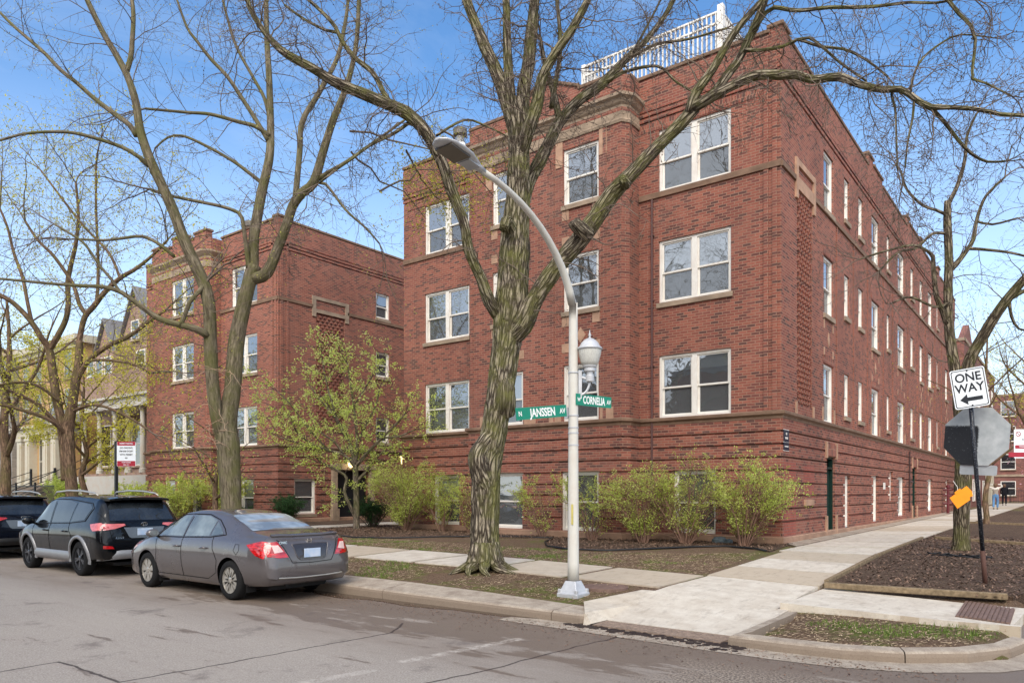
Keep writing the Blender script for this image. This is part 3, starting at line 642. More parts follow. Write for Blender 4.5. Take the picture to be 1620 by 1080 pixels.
# ================================================================== BUILDINGS
def seg_frames(path):
    segs = []
    n = len(path)
    for i in range(n - 1):
        a = Vector(path[i]); b = Vector(path[i + 1]); d = (b - a); Ls = d.length; d.normalize(); nn_ = Vector((d.y, -d.x)); segs.append([a, d, nn_, Ls, 0., 0.])
    for i in range(1, n - 1):
        c = segs[i - 1][1].x * segs[i][1].y - segs[i - 1][1].y * segs[i][1].x; ang = math.asin(max(-1, min(1, c))); k = math.tan(ang / 2); segs[i - 1][5] = k; segs[i][4] = k
    return segs
def walls(mb, path, zt, holes, reveal=.12):
    """zt: [(z0, z1, offset)], holes: {segment: [(u0, u1, z0, z1)]}"""
    for i, (a, d, nn_, Ls, k0, k1) in enumerate(seg_frames(path)):
        H = holes.get(i, [])
        def P(u, z, o):
            e = u
            if u <= 1e-6: e = -o * k0
            elif u >= Ls - 1e-6: e = Ls + o * k1
            return (a.x + d.x * e + nn_.x * o, a.y + d.y * e + nn_.y * o, z)
        us = sorted(set([0, Ls] + [u for q in H for u in q[:2]])); zs = sorted(set([z for q in zt for z in q[:2]] + [z for q in H for z in q[2:4]]))
        offz = lambda z: next((q[2] for q in zt if q[0] <= z < q[1]), 0.)
        hole = lambda u, z: any(q[0] < u < q[1] and q[2] < z < q[3] for q in H)
        for u0, u1 in zip(us[:-1], us[1:]):
            um = (u0 + u1) / 2; prev = None
            for z0, z1 in zip(zs[:-1], zs[1:]):
                zm = (z0 + z1) / 2; o = offz(zm); hh = hole(um, zm)
                if not hh: mb.quad(P(u0, z0, o), P(u1, z0, o), P(u1, z1, o), P(u0, z1, o))
                if prev is not None and not (hh and prev[1]) and abs(prev[0] - o) > 1e-5: mb.quad(P(u0, z0, prev[0]), P(u1, z0, prev[0]), P(u1, z0, o), P(u0, z0, o))
                prev = (o, hh)
        def Q(u, z, o): return (a.x + d.x * u + nn_.x * o, a.y + d.y * u + nn_.y * o, z)
        for (u0, u1, z0, z1) in H:
            for za, zb in zip(zs[:-1], zs[1:]):
                if za < z0 - 1e-6 or zb > z1 + 1e-6: continue
                o = offz((za + zb) / 2); mb.quad(Q(u0, za, o), Q(u0, za, -reveal), Q(u0, zb, -reveal), Q(u0, zb, o)); mb.quad(Q(u1, za, -reveal), Q(u1, za, o), Q(u1, zb, o), Q(u1, zb, -reveal))
            o = offz(z0 + .01); mb.quad(Q(u0, z0, -reveal), Q(u0, z0, o), Q(u1, z0, o), Q(u1, z0, -reveal)); o = offz(z1 - .01); mb.quad(Q(u0, z1, o), Q(u0, z1, -reveal), Q(u1, z1, -reveal), Q(u1, z1, o))
def sweep(mb, path, prof):
    """prof: outline [(offset, z)] closed, swept along the wall line with mitres"""
    S = seg_frames(path); n = len(prof); V = []
    for i in range(len(path)):
        if i < len(S): a, d, nn_, Ls, k0, k1 = S[i]; k = k0 if i else 0; base = Vector(path[i])
        else: a, d, nn_, Ls, k0, k1 = S[-1]; k = 0; base = Vector(path[i])
        for o, z in prof: V.append((base.x + nn_.x * o - d.x * o * k, base.y + nn_.y * o - d.y * o * k, z))
    Fs = [(i * n + j, (i + 1) * n + j, (i + 1) * n + (j + 1) % n, i * n + (j + 1) % n) for i in range(len(path) - 1) for j in range(n)]
    Fs += [tuple(range(n)), tuple(reversed([(len(path) - 1) * n + j for j in range(n)]))]; mb.add(V, Fs)
WC = {}
def wmesh(key, fn):
    if key not in WC: WC[key] = fn()
    return WC[key]
def mesh_of(mb, name, mat):
    ob = mb.build(name, mat, fixn=False); me = ob.data; bpy.data.objects.remove(ob)
    return me
def window(bld, seg, u0, z0, W, H, kind='double', rng_=None, sill=True, blind=None, fr='white', basement=False, dep=.05):
    """seg frame; u along, window hung in the wall opening"""
    a, d, nn_ = seg[0], seg[1], seg[2]; ro = math.atan2(d.y, d.x); p = (a.x + d.x * u0, a.y + d.y * u0, z0)
    W = round(W, 2); H = round(H, 2); n = 2 if kind == 'double' else 1; fw = .07; mul = .15
    def lay(): # openings
        if n == 1: return [(fw, W - fw)]
        c = W / 2; return [(fw, c - mul / 2), (c + mul / 2, W - fw)]
    def mk_frame():
        mb = MB(); y0, y1 = dep, dep + .11; mb.box(0, y0, 0, fw, y1, H); mb.box(W - fw, y0, 0, W, y1, H); mb.box(fw, y0, H - fw, W - fw, y1, H); mb.box(fw, y0 - .01, 0, W - fw, y1, fw * .9)
        if n == 2: mb.box(W / 2 - mul / 2, y0 - .004, fw * .9, W / 2 + mul / 2, y1, H - fw)
        return mesh_of(mb, 'frame', MAT[fr])
    o = bpy.data.objects.new('window', wmesh(('f', W, H, n, fr, dep), mk_frame)); C.objects.link(o); o.parent = bld; o.location = Vector(p) - gl(bld); o.rotation_euler = (0, 0, ro)
    s = .045
    def sash(x0, x1, za, zb, y):
        mb = MB(); mb.box(x0, y, za, x0 + s, y + .035, zb); mb.box(x1 - s, y, za, x1, y + .035, zb); mb.box(x0 + s, y, za, x1 - s, y + .035, za + s); mb.box(x0 + s, y, zb - s * .9, x1 - s, y + .035, zb)
        return mesh_of(mb, 'sash', MAT[fr])
    def pane(x0, x1, za, zb, y):
        mb = MB(); mb.quad((x0, y, za), (x1, y, za), (x1, y, zb), (x0, y, zb)); return mesh_of(mb, 'pane', MAT['glass' if za > .5 else 'glass_low'])
    zm = fw * .9 + (H - fw * 1.9) * .49
    for x0, x1 in lay():
        for up, (za, zb, y) in enumerate(((fw * .9, zm, dep + .075), (zm - .03, H - fw, dep + .035))):
            for nm, me in (('sash', wmesh(('s', W, H, n, x0, up, dep, fr), lambda: sash(x0, x1, za, zb, y))), ('pane', wmesh(('p', W, H, n, x0, up, dep), lambda: pane(x0 + s, x1 - s, za + s, zb - s, y + .018)))):
                c = bpy.data.objects.new(nm, me); C.objects.link(c); c.parent = o
        if blind:
            frac = blind if isinstance(blind, float) else .5
            def bl():
                mb = MB(); mb.box(x0 + .01, dep + .17, H - fw - (H - 2 * fw) * frac, x1 - .01, dep + .175, H - fw); return mesh_of(mb, 'blind', MAT['blind'])
            c = bpy.data.objects.new('blind', wmesh(('b', W, H, n, x0, frac, dep), bl)); C.objects.link(c); c.parent = o
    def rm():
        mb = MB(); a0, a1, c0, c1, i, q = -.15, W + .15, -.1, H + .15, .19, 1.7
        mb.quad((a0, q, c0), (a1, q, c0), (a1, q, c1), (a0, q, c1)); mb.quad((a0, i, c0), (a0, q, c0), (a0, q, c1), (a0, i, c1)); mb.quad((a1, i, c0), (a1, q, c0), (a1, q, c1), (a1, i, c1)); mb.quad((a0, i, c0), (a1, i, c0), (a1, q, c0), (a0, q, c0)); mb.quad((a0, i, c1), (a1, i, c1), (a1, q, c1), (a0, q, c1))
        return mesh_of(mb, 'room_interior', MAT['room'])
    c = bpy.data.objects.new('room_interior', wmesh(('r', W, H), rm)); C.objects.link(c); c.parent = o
    if sill:
        def sl():
            mb = MB(); mb.box(-.05, -.06, -.13, W + .05, dep + .1, -.002); return mesh_of(mb, 'sill', MAT['limestone'])
        c = bpy.data.objects.new('sill', wmesh(('sl', W, dep), sl)); C.objects.link(c); c.parent = o
    return o
def rooms(mb, seg, H):
    a, d, nn_ = seg[0], seg[1], seg[2]
    for (u0, u1, z0, z1) in H:
        def Q(u, z, o): return (a.x + d.x * u - nn_.x * o, a.y + d.y * u - nn_.y * o, z)
        u0 -= .15; u1 += .15; z0 -= .1; z1 += .15; i, o = .13, 1.6
        mb.quad(Q(u0, z0, o), Q(u1, z0, o), Q(u1, z1, o), Q(u0, z1, o)); mb.quad(Q(u0, z0, i), Q(u0, z0, o), Q(u0, z1, o), Q(u0, z1, i)); mb.quad(Q(u1, z0, i), Q(u1, z0, o), Q(u1, z1, o), Q(u1, z1, i))
        mb.quad(Q(u0, z0, i), Q(u1, z0, i), Q(u1, z0, o), Q(u0, z0, o)); mb.quad(Q(u0, z1, i), Q(u1, z1, i), Q(u1, z1, o), Q(u0, z1, o))
ZB = 3.60; ZT = 13.17
def ztab():
    t = [(-.3, .6, .0), (.6, .975, .045)]; z = .975
    while z < ZB - .2: t += [(z, z + .05, -.012), (z + .05, min(z + .3225, ZB), .045)]; z += .3225
    t += [(t[-1][1], ZB, .045)] if t[-1][1] < ZB else []
    t += [(ZB, 11.98, 0.), (11.98, 12.02, -.035), (12.02, 12.12, .02), (12.12, 12.16, -.03), (12.16, 12.26, .035), (12.26, 12.30, -.02), (12.30, ZT, .02)]
    return t
BELT = [(-.05, 3.58), (.06, 3.58), (.06, 3.63), (.13, 3.68), (.13, 3.745), (.10, 3.765), (-.05, 3.765)]
def coping(mb, x0, y0, x1, y1, z, ov=.05, th=.10):
    mb.box(min(x0, x1) - ov, min(y0, y1) - ov, z, max(x0, x1) + ov, max(y0, y1) + ov, z + th)
def block(label, path, holes, name='apartment_building', yb=33., xl=None, xr=None):
    b = thing(name, label, 'apartment building', (path[0][0], path[0][1], 0)); S = seg_frames(path)
    mb = MB(); walls(mb, path, ztab(), holes)
    mb.build('wall', MAT['brick'], b, fixn=False)
    mb = MB(); sweep(mb, path, BELT); mb.build('belt_course', MAT['belt'], b, fixn=True)
    mb = MB(); sweep(mb, path, [(-.05, -.2), (.085, -.2), (.085, .6), (.05, .62), (-.05, .62)]); mb2 = mb
    # leave the foundation open where doors and windows come down to it
    mb.build('foundation', MAT['foundation'], b, fixn=True)
    return b, S
# ---------------- right block, on the corner
PX = .75
pathR = [(-13.28, 33), (-13.28, 0), (-9.5, 0), (-9.5, -PX), (-4.07, -PX), (-3.93, -.55), (-3.93, 0), (0, 0), (0, 32.8), (-8, 32.8)]
Z1, Z2, Z3, H1 = 3.77, 6.92, 9.98, 1.71
front = {1: [], 3: [], 6: [], 7: []}
def wz(): return [(Z1, H1), (Z2, H1), (Z3, H1)]
for z, hh in wz():
    front[1].append((1.04, 3.08, z, z + hh)); front[6].append((.61, 2.65, z, z + hh))
    front[3].append((.90, 2.08, z + .0, z + 1.62)); front[3].append((3.53, 4.71, z, z + 1.62))
front[1].append((1.46, 2.68, .64, 2.33)); front[6].append((1.04, 2.25, .64, 2.33)); front[3].append((.90, 2.09, .64, 2.33)); front[3].append((3.48, 4.73, .64, 2.33))
cols = [('b', 3.86, 4.93), ('n', 6.25, 6.88), ('n', 8.15, 8.83), ('b', 10.17, 11.4), ('n', 12.83, 13.4), ('b', 14.99, 16.5), ('n', 17.96, 18.75), ('m', 20.36, 21.2), ('b', 22.76, 24.1), ('n', 25.66, 26.2), ('m', 28.8, 29.8)]
side = front[7]
for t, y0, y1 in cols:
    for z, hh in wz():
        if t == 'n': side.append((y0, y1, z + .36, z + hh))
        else: side.append((y0, y1, z, z + hh))
doors = [(4.04, 4.95, .5, 2.78), (18.15, 19.15, .6, 2.85)]; side += doors
bws = [(6.15, 6.85, .62, 2.26), (10.2, 11.1, .68, 2.33), (14.85, 16.3, .75, 2.38), (22.5, 23.9, .8, 2.4), (28.9, 29.8, .84, 2.45)]; side += bws
small = (13.15, 13.8, 1.4, 2.55); side.append(small)
panel = (1.3, 2.68, 4.05, 9.62); side.append(panel)
bR, SR = block('large red brick apartment block on the street corner, white rooftop fence', pathR, front)
rb = random.Random(5)
for i in (1, 6):
    for j, (u0, u1, z0, z1) in enumerate(front[i]): window(bR, SR[i], u0, z0, u1 - u0, z1 - z0, 'double' if z0 > 3 else 'single', sill=(6 < z0 < 9), blind=(.45 if (i == 1 and z0 < 3) else (.48 if (i, round(z0)) in ((6, 7), (1, 7)) else (.22 if i == 6 and 3 < z0 < 5 else None))), dep=.05 if z0 > 3 else .08)
for j, (u0, u1, z0, z1) in enumerate(front[3]): window(bR, SR[3], u0, z0, u1 - u0, z1 - z0, 'single', sill=z0 > 6, blind=(.5 if z0 < 3 and u0 < 2 else (.55 if (z0 < 5 and u0 < 2) else None)))
for (u0, u1, z0, z1) in side:
    if (u0, u1, z0, z1) in doors or (u0, u1, z0, z1) == panel: continue
    window(bR, SR[7], u0, z0, u1 - u0, z1 - z0, 'single', sill=z0 > 4.0, blind=rb.choice([None, .5, .5, .9]))
# relief panel of staggered bricks on the side wall
def relief(bld, seg, pn):
    a, d, nn_ = seg[:3]; mb = MB(); f = lambda u, z, o: (a.x + d.x * u + nn_.x * o, a.y + d.y * u + nn_.y * o, z)
    def bx(u0, u1, z0, z1, o0, o1): mb.prism([(u0, z0), (u1, z0), (u1, z1), (u0, z1)], (o0, o1), lambda u, z, o: f(u, z, o))
    bx(pn[0], pn[1], pn[2], pn[3], -.13, -.045); z = pn[2] + .04; k = 0
    while z < pn[3] - .07:
        u = pn[0] + .06 + (.12 if k % 2 else 0)
        while u < pn[1] - .14: bx(u, u + .11, z, z + .1, -.045, .02); u += .24
        z += .143; k += 1
    mb.build('relief_panel', MAT['brick'], bld, fixn=True)
relief(bR, SR[7], panel)
# stone trims
def seg_box(mb, seg, u0, u1, z0, z1, o0, o1):
    a, d, nn_ = seg[:3]; mb.prism([(u0, z0), (u1, z0), (u1, z1), (u0, z1)], (o0, o1), lambda u, z, o: (a.x + d.x * u + nn_.x * o, a.y + d.y * u + nn_.y * o, z))
mb = MB(True)
for i in (1, 6): seg_box(mb, SR[i], .02 if i == 6 else 0, SR[i][3] - (0 if i == 6 else .0), 9.83, 9.975, 0, .05)
seg_box(mb, SR[7], 0, 1.14, 9.83, 9.96, 0, .05); seg_box(mb, SR[7], 2.86, 32.5, 9.83, 9.96, 0, .05)
mb.each('sill_band', MAT['belt'], bR, fixn=True)
mb = MB(True)
for (u0, u1) in ((1.10, 1.28), (2.70, 2.88)): seg_box(mb, SR[7], u0, u1, 9.4, 10.45, 0, .055)
seg_box(mb, SR[7], 1.28, 2.70, 9.66, 10.0 - .02, 0, .05); seg_box(mb, SR[7], 1.28, 2.70, 10.28, 10.45, 0, .05)
seg_box(mb, SR[7], 1.14, 1.27, 3.78, 4.1, 0, .03); seg_box(mb, SR[7], 2.72, 2.85, 3.78, 4.1, 0, .03)
for u0, u1, z0, z1 in doors:
    for u in (u0 - .17, u1 + .03): seg_box(mb, SR[7], u, u + .14, z1 - .05, z1 + .42, .045, .09); seg_box(mb, SR[7], u, u + .14, z0 - .2, z0 + .55, .045, .09)
for t, y0, y1 in cols:
    if t == 'n': continue
    for zz in (Z2, ):
        for u in (y0, y1 - .1): seg_box(mb, SR[7], u, u + .1, zz - .42, zz - .14, 0, .012); seg_box(mb, SR[7], u, u + .1, zz - 1.25, zz - .97, 0, .012)
        c = (y0 + y1) / 2; a, d, nn_ = SR[7][:3]; mb.prism([(c - .13, zz - .7), (c, zz - .93), (c + .13, zz - .7), (c, zz - .47)], (0, .012), lambda u, z, o: (a.x + d.x * u + nn_.x * o, a.y + d.y * u + nn_.y * o, z))
    for u in (y0 - .16, y1 + .04): seg_box(mb, SR[7], u, u + .12, 3.77, 4.2, 0, .02)
seg_box(mb, SR[7], 1.75, 2.55, 1.38, 1.54, .045, .1)
for u0, u1 in ((.90, 2.08), (3.53, 4.71)):
    s = SR[3]; a, d, nn_ = s[:3]
    for zz in (Z2, Z3):
        for u in (u0 - .04, u1 - .2): seg_box(mb, s, u, u + .24, zz - .42, zz - .14, 0, .012)
    for u in (u0 - .04, u1 - .2): seg_box(mb, s, u, u + .24, Z1 + 1.98, Z1 + 2.24, 0, .012); seg_box(mb, s, u, u + .24, Z2 + 1.9, Z2 + 2.16, 0, .012)
    for u in (u0 - .26, u1 + .02): seg_box(mb, s, u, u + .24, Z3 + 1.15, 11.86, 0, .015)
    c = (u0 + u1) / 2; mb.prism([(c - .17, Z2 - .73), (c, Z2 - .94), (c + .17, Z2 - .73), (c, Z2 - .5)], (0, .012), lambda u, z, o: (a.x + d.x * u + nn_.x * o, a.y + d.y * u + nn_.y * o, z))
    for u in (u0 - .5, u1 + .05): seg_box(mb, s, u, u + .42, 3.77, 4.1, 0, .014)
mb.each('stone_block', MAT['tanstone'], bR, fixn=True)
mb = MB(); cp = pathR[2:7]; sweep(mb, cp, [(-.05, 11.86), (.03, 11.86), (.05, 11.93), (.03, 11.97), (.03, 12.33), (.08, 12.38), (.12, 12.47), (.20, 12.52), (.20, 12.60), (-.05, 12.63)])
mb.build('cornice', MAT['limestone'], bR, fixn=True)
# soldier courses over the wing windows
mb = MB(True)
for i, lo, hi in ((6, .05, 3.4), (1, .2, 3.5)): seg_box(mb, SR[i], lo, hi, 11.72, 11.94, 0, .012)
for i, u0, u1 in ((3, .86, 2.12), (3, 3.49, 4.75)):
    for zz in (Z1 + 1.64, Z2 + 1.64): seg_box(mb, SR[i], u0 + .22, u1 - .22, zz + .02, zz + .24, 0, .01)
for t, y0, y1 in cols:
    if t != 'n':
        for zz in (Z1 + 1.73, Z2 + 1.73): seg_box(mb, SR[7], y0 - .08, y1 + .08, zz, zz + .22, 0, .012)
for u0, u1, z0, z1 in doors: seg_box(mb, SR[7], u0 - .02, u1 + .02, z1 + .02, z1 + .36, .045, .075)
mb.each('soldier_course', MAT['soldier'], bR, fixn=True)
# patched orange brick low on the corner
for a0, a1, za, zb in ((.05, 1.05, .62, 2.5), (1.72, 2.75, 1.6, 2.45)):
    mb = MB()
    for q in ztab():
        if q[2] > .04 and q[1] > za and q[0] < zb: seg_box(mb, SR[7], a0, a1, max(q[0], za), min(q[1], zb), .02, .049)
    mb.build('patched_brick', MAT['orange_brick'], bR, fixn=True)
# corner strip, pilaster lines
mb = MB(True)
for (u0, u1) in ((3.50, 3.62), (3.72, 3.84)): seg_box(mb, SR[6], u0, u1, 3.78, 13.1, 0, .035)
for (u0, u1) in ((.0, .12), (3.2, 3.23), (4.85, 4.95)): seg_box(mb, SR[3], u0, u1, 3.78, 11.84, 0, .02)
for y in (5.25, 7.4, 9.45, 12.1, 13.9, 17.2, 19.6, 21.9, 24.9, 27.3): seg_box(mb, SR[7], y, y + .09, 3.78, 9.8, 0, .03)
mb.each('brick_pilaster', MAT['brick'], bR, fixn=True)
# parapet, coping, roof
def parapet(b, mbw, mbc, x0, y0, x1, y1, zt_, ov=.05):
    mbw.box(x0, y0, ZT, x1, y1, zt_); coping(mbc, x0, y0, x1, y1, zt_, ov)
mw = MB(True); mc = MB(True)
parapet(bR, mw, mc, -3.93, 0, -.32, .3, ZT + .05); parapet(bR, mw, mc, -.30, -.02, .02, .5, ZT + .14)
parapet(bR, mw, mc, -13.28, 0, -9.55, .3, ZT + .05)
parapet(bR, mw, mc, -9.5, -PX, -7.85, -.45, 13.18); parapet(bR, mw, mc, -5.42, -PX, -4.07, -.45, 13.18); parapet(bR, mw, mc, -4.25, -.42, -3.96, .3, 13.17)
PC = [(-7.85, ZT), (-5.42, ZT), (-5.42, 13.25), (-6.1, 13.55), (-6.3, 13.68), (-6.98, 13.68), (-7.18, 13.55), (-7.85, 13.25)]
mw.prism(PC, (-PX, -.45), lambda u, z, o: (u, o, z)); mc.prism(PC[2:] + [(-7.85, 13.35), (-7.15, 13.66), (-6.98, 13.78), (-6.3, 13.78), (-6.13, 13.66), (-5.42, 13.35)], (-PX - .05, -.40), lambda u, z, o: (u, o, z))
ys_ = [(.55, 9.55, 13.2), (9.6, 10.4, 13.62), (10.45, 12.0, 13.45), (12.05, 17.0, 13.2), (17.05, 17.7, 13.62), (17.75, 20.4, 13.45), (20.45, 21.1, 13.62), (21.15, 26, 13.2), (26.05, 26.7, 13.6), (26.75, 32.8, 13.2)]
for a_, b_, z_ in ys_: parapet(bR, mw, mc, -.3, a_, 0.0, b_, z_)
parapet(bR, mw, mc, -13.28, .35, -13.0, 32, 13.2)
mw.each('parapet', MAT['brick'], bR, fixn=True); mc.each('coping', MAT['belt'], bR, bevel=.02, fixn=True)
mb = MB(); mb.box(-13.1, .2, 12.7, -.15, 32.6, 12.75); mb.box(-9.3, -.6, 12.7, -4.1, .2, 12.75); mb.build('roof', MAT['tar'], bR)
# the two green doors
for (u0, u1, z0, z1) in doors:
    a, d, nn_ = SR[7][:3]; mb = MB(); s = SR[7]
    seg_box(mb, s, u0, u1, z0 - .3, z0 + .02, -.2, .05)
    seg_box(mb, s, u0 + .06, u1 - .06, z0 + .02, z1 - .35, -.16, -.11); do = mb.build('door', MAT['green_door'], bR, fixn=True)
    mb = MB(); seg_box(mb, s, u0, u0 + .06, z0 + .02, z1, -.15, -.02); seg_box(mb, s, u1 - .06, u1, z0 + .02, z1, -.15, -.02); seg_box(mb, s, u0 + .06, u1 - .06, z1 - .06, z1, -.15, -.02); seg_box(mb, s, u0 + .06, u1 - .06, z1 - .36, z1 - .30, -.15, -.02)
    mb.build('door_frame', MAT['green_door'], do, fixn=True)
    mb = MB(); seg_box(mb, s, u0 + .16, u0 + .40, z0 + .3, z0 + 1.0, -.11, -.1); seg_box(mb, s, u1 - .40, u1 - .16, z0 + .3, z0 + 1.0, -.11, -.1); seg_box(mb, s, u0 + .16, u1 - .16, z0 + 1.15, z1 - .5, -.11, -.1); mb.build('door_panel', MAT['green_door'], do, fixn=True)
# downspouts, cable
for x, y, z0, z1, ax in ((-3.50, -.06, .8, 9.8, 0), (-10.05, -.06, 4, 12, 0)):
    mb = MB(); mb.tube([(x, y, z0), (x, y, (z0 + z1) / 2), (x, y, z1)], .032, 8)
    for z in (1.6, 3.4, 5.2, 7.0, 8.8): mb.box(x - .05, y - .02, z, x + .05, y + .06, z + .03)
    mb.build('downspout', flat('downspout_paint', lin((92, 66, 64)), .5), bR, smooth=False)
mb = MB(); mb.tube([(.09, 17.2, .9), (.09, 17.2, 3.5)], .03, 6); mb.tube([(.09, 17.2, 2.2), (.09, 18.0, 2.2)], .03, 6); mb.build('downspout', flat('side_pipe', lin((70, 52, 50)), .5), bR)
# small plaque on the corner
t = thing('wall_plaque', 'small dark blue plaque with white lines on the corner of the brick block', 'plaque', (.055, .35, 2.9)); mb = MB()
mb.box(.046, .02, 2.99, .062, .42, 3.28); mb.box(.046, .02, 2.78, .062, .42, 2.97); mb.mi = 1; mb.box(.046, .0, 2.76, .056, .44, 2.775); mb.box(.046, .0, 2.975, .056, .44, 2.985); mb.box(.046, .0, 3.285, .056, .44, 3.30)
mb.box(.06, .17, 3.16, .066, .25, 3.22); mb.box(.06, .12, 3.06, .066, .32, 3.11); mb.box(.06, .08, 2.86, .066, .36, 2.89)
mb.build('plate', [flat('navy_enamel', lin((36, 42, 60)), .3, .5), MAT['white']], t, fixn=True)
t = thing('wall_notice', 'small white square notice on the side wall between basement windows', 'notice', (.06, 12.0, 1.9)); mb = MB(); mb.box(.046, 11.9, 1.85, .06, 12.25, 2.1); mb.build('plate', MAT['white'], t)
# roof deck fence
t = thing('roof_deck_fence', 'white slatted fence round the roof deck of the corner block', 'fence', (-4, 1.0, 12.75)); mb = MB()
def fence_run(mb, a, b, z0, z1, st=.13):
    a = Vector(tuple(a) + (0,)); b = Vector(tuple(b) + (0,)); n_ = int((b - a).length / st)
    for i in range(n_ + 1):
        p = a.lerp(b, i / n_); mb.bar((p.x, p.y, z0), (p.x, p.y, z1), .06, .03, (b - a).normalized())
    for z in (z0 + .1, z1 - .3, z1): mb.bar((a.x, a.y, z), (b.x, b.y, z), .07, .05)
fence_run(mb, (-6.35, 1.0), (-1.95, 1.0), 13.0, 14.95); mb.build('front_panel', MAT['white'], t, fixn=True)
mb = MB(); fence_run(mb, (-1.95, 1.05), (-1.95, 7.0), 13.0, 14.95); mb.build('side_panel', MAT['white'], t, fixn=True); mb = MB(); fence_run(mb, (-6.35, 1.05), (-6.35, 7), 13.0, 14.95); mb.build('side_panel', MAT['white'], t, fixn=True)
mb = MB(True); mb.box(-2.03, .94, 12.8, -1.87, 1.12, 15.12); mb.box(-6.42, .95, 12.8, -6.30, 1.10, 15.0); mb.each('post', MAT['white'], t)
# chimney vents
def vent(x, y, zb, zt_, r, lab, cap=True):
    t = thing('roof_vent', lab, 'roof vent', (x, y, zb)); mb = MB(); mb.lathe([(r, zb), (r, zt_ - .35), (r * .95, zt_ - .3)], (x, y, 0), 14); mb.build('pipe', flat('galvanised', lin((150, 150, 150)), .5, .4, .3), t, smooth=True)
    mb = MB(); mb.lathe([(r * .9, zt_ - .35), (r * 1.6, zt_ - .28), (r * 1.6, zt_ - .05), (r * 1.1, zt_), (0, zt_ + .02)], (x, y, 0), 14); mb.build('cap', flat('vent_cap_metal', lin((110, 104, 98)), .6, .3, .2), t, smooth=False)
vent(-14.0 + .75, 3.0, 12.7, 15.9, .17, 'round capped metal roof vent at the left end of the corner block')
t = thing('roof_vent', 'row of short dark pipes on the roof behind the corner block parapet', 'roof vent', (-11.7, 2.2, 12.7)); mb = MB()
for i in range(4): mb.lathe([(.06, 12.7), (.06, 14.55), (0, 14.56)], (-12.1 + i * .35, 2.2, 0), 8)
mb.build('pipe', MAT['dark_iron'], t)

# ---------------- left block across the courtyard
XL = -20.75
pathL = [(-31.9, 30), (-31.9, 0), (-29.9, 0), (-29.9, -.7), (-25.2, -.7), (-25.05, -.5), (-25.05, 0), (XL, 0), (XL, 30), (-26, 30)]
fl = {1: [], 3: [], 6: [], 7: []}
for z, hh in wz():
    fl[1].append((.95, 1.35, z + .1, z + hh)); fl[3].append((1.8, 3.75, z, z + 1.66)); fl[6].append((.85, 2.8, z, z + hh))
fl[3].append((1.2, 2.2, .75, 2.3)); fl[3].append((3.6, 4.5, .75, 2.3)); fl[6].append((1.55, 2.6, .75, 2.3)); fl[7].append((.79, 1.91, .8, 2.32))
for z in (Z1 + .35, Z2 + .35, Z3 + .1): fl[7].append((5.44, 6.3, z, z + 1.2))
panL = (1.94, 3.53, 4.4, 9.62); fl[7].append(panL)
entry = (3.0, 4.9, .4, 2.75); fl[7].append(entry)
bL, SL = block('red brick apartment block across the courtyard, left of the corner block', pathL, fl)
for i in (1, 3, 6, 7):
    for q in fl[i]:
        if q in (panL, entry): continue
        u0, u1, z0, z1 = q; window(bL, SL[i], u0, z0, u1 - u0, z1 - z0, 'double' if u1 - u0 > 1.5 else 'single', sill=True, blind=(.5 if z0 < 3 else rb.choice([None, .5])))
relief(bL, SL[7], panL)
mb = MB(True); seg_box(mb, SL[6], 0, SL[6][3], 9.83, 9.975, 0, .05); seg_box(mb, SL[7], 0, 1.75, 9.83, 9.96, 0, .05); seg_box(mb, SL[7], 3.7, 14, 9.83, 9.96, 0, .05); seg_box(mb, SL[1], 0, 2, 9.83, 9.975, 0, .05); mb.each('sill_band', MAT['belt'], bL, fixn=True)
mb = MB(True)
for u in (1.72, 3.56): seg_box(mb, SL[7], u, u + .2, 9.45, 10.35, 0, .05)
seg_box(mb, SL[7], 1.92, 3.56, 10.2, 10.35, 0, .05); seg_box(mb, SL[7], 1.92, 3.56, 9.64, 9.8, 0, .045)
for u in (2.72, 4.9): seg_box(mb, SL[7], u, u + .26, .3, 2.95, .05, .2); seg_box(mb, SL[7], u - .06, u + .32, .3, 1.0, .06, .26); seg_box(mb, SL[7], u - .06, u + .32, 2.8, 3.0, .06, .26)
seg_box(mb, SL[7], 2.9, 5.0, 2.76, 3.04, .05, .22)
mb.each('stone_block', MAT['limestone'], bL, fixn=True)
mb = MB(); seg_box(mb, SL[7], entry[0] + .1, entry[1] - .1, .4, 2.7, -.12, -.08); mb.build('door', MAT['dark_iron'], bL, fixn=True)
mb = MB(); sweep(mb, pathL[2:7], [(-.05, 11.86), (.03, 11.86), (.03, 12.33), (.10, 12.40), (.20, 12.52), (.20, 12.60), (-.05, 12.63)]); mb.build('cornice', MAT['limestone'], bL, fixn=True)
mb = MB(True)
for (u0, u1) in ((3.85, 3.97), (4.08, 4.2)): seg_box(mb, SL[6], u0, u1, 3.78, 13.1, 0, .035)
for (u0, u1) in ((.1, .22), (.4, .5)): seg_box(mb, SL[7], u0, u1, 3.78, 13.1, 0, .035)
mb.each('brick_pilaster', MAT['brick'], bL, fixn=True)
mw = MB(True); mc = MB(True)
parapet(bL, mw, mc, -25.0, 0, XL - .32, .3, ZT + .05); parapet(bL, mw, mc, XL - .3, -.02, XL + .02, .5, ZT + .14); parapet(bL, mw, mc, -31.9, 0, -29.95, .3, ZT)
parapet(bL, mw, mc, -29.9, -.7, -29.0, -.4, 13.45); parapet(bL, mw, mc, -26.1, -.7, -25.1, -.4, 13.45); parapet(bL, mw, mc, -28.95, -.7, -28.1, -.4, 13.25); parapet(bL, mw, mc, -28.05, -.7, -27.0, -.4, 13.6); parapet(bL, mw, mc, -26.95, -.7, -26.15, -.4, 13.25)
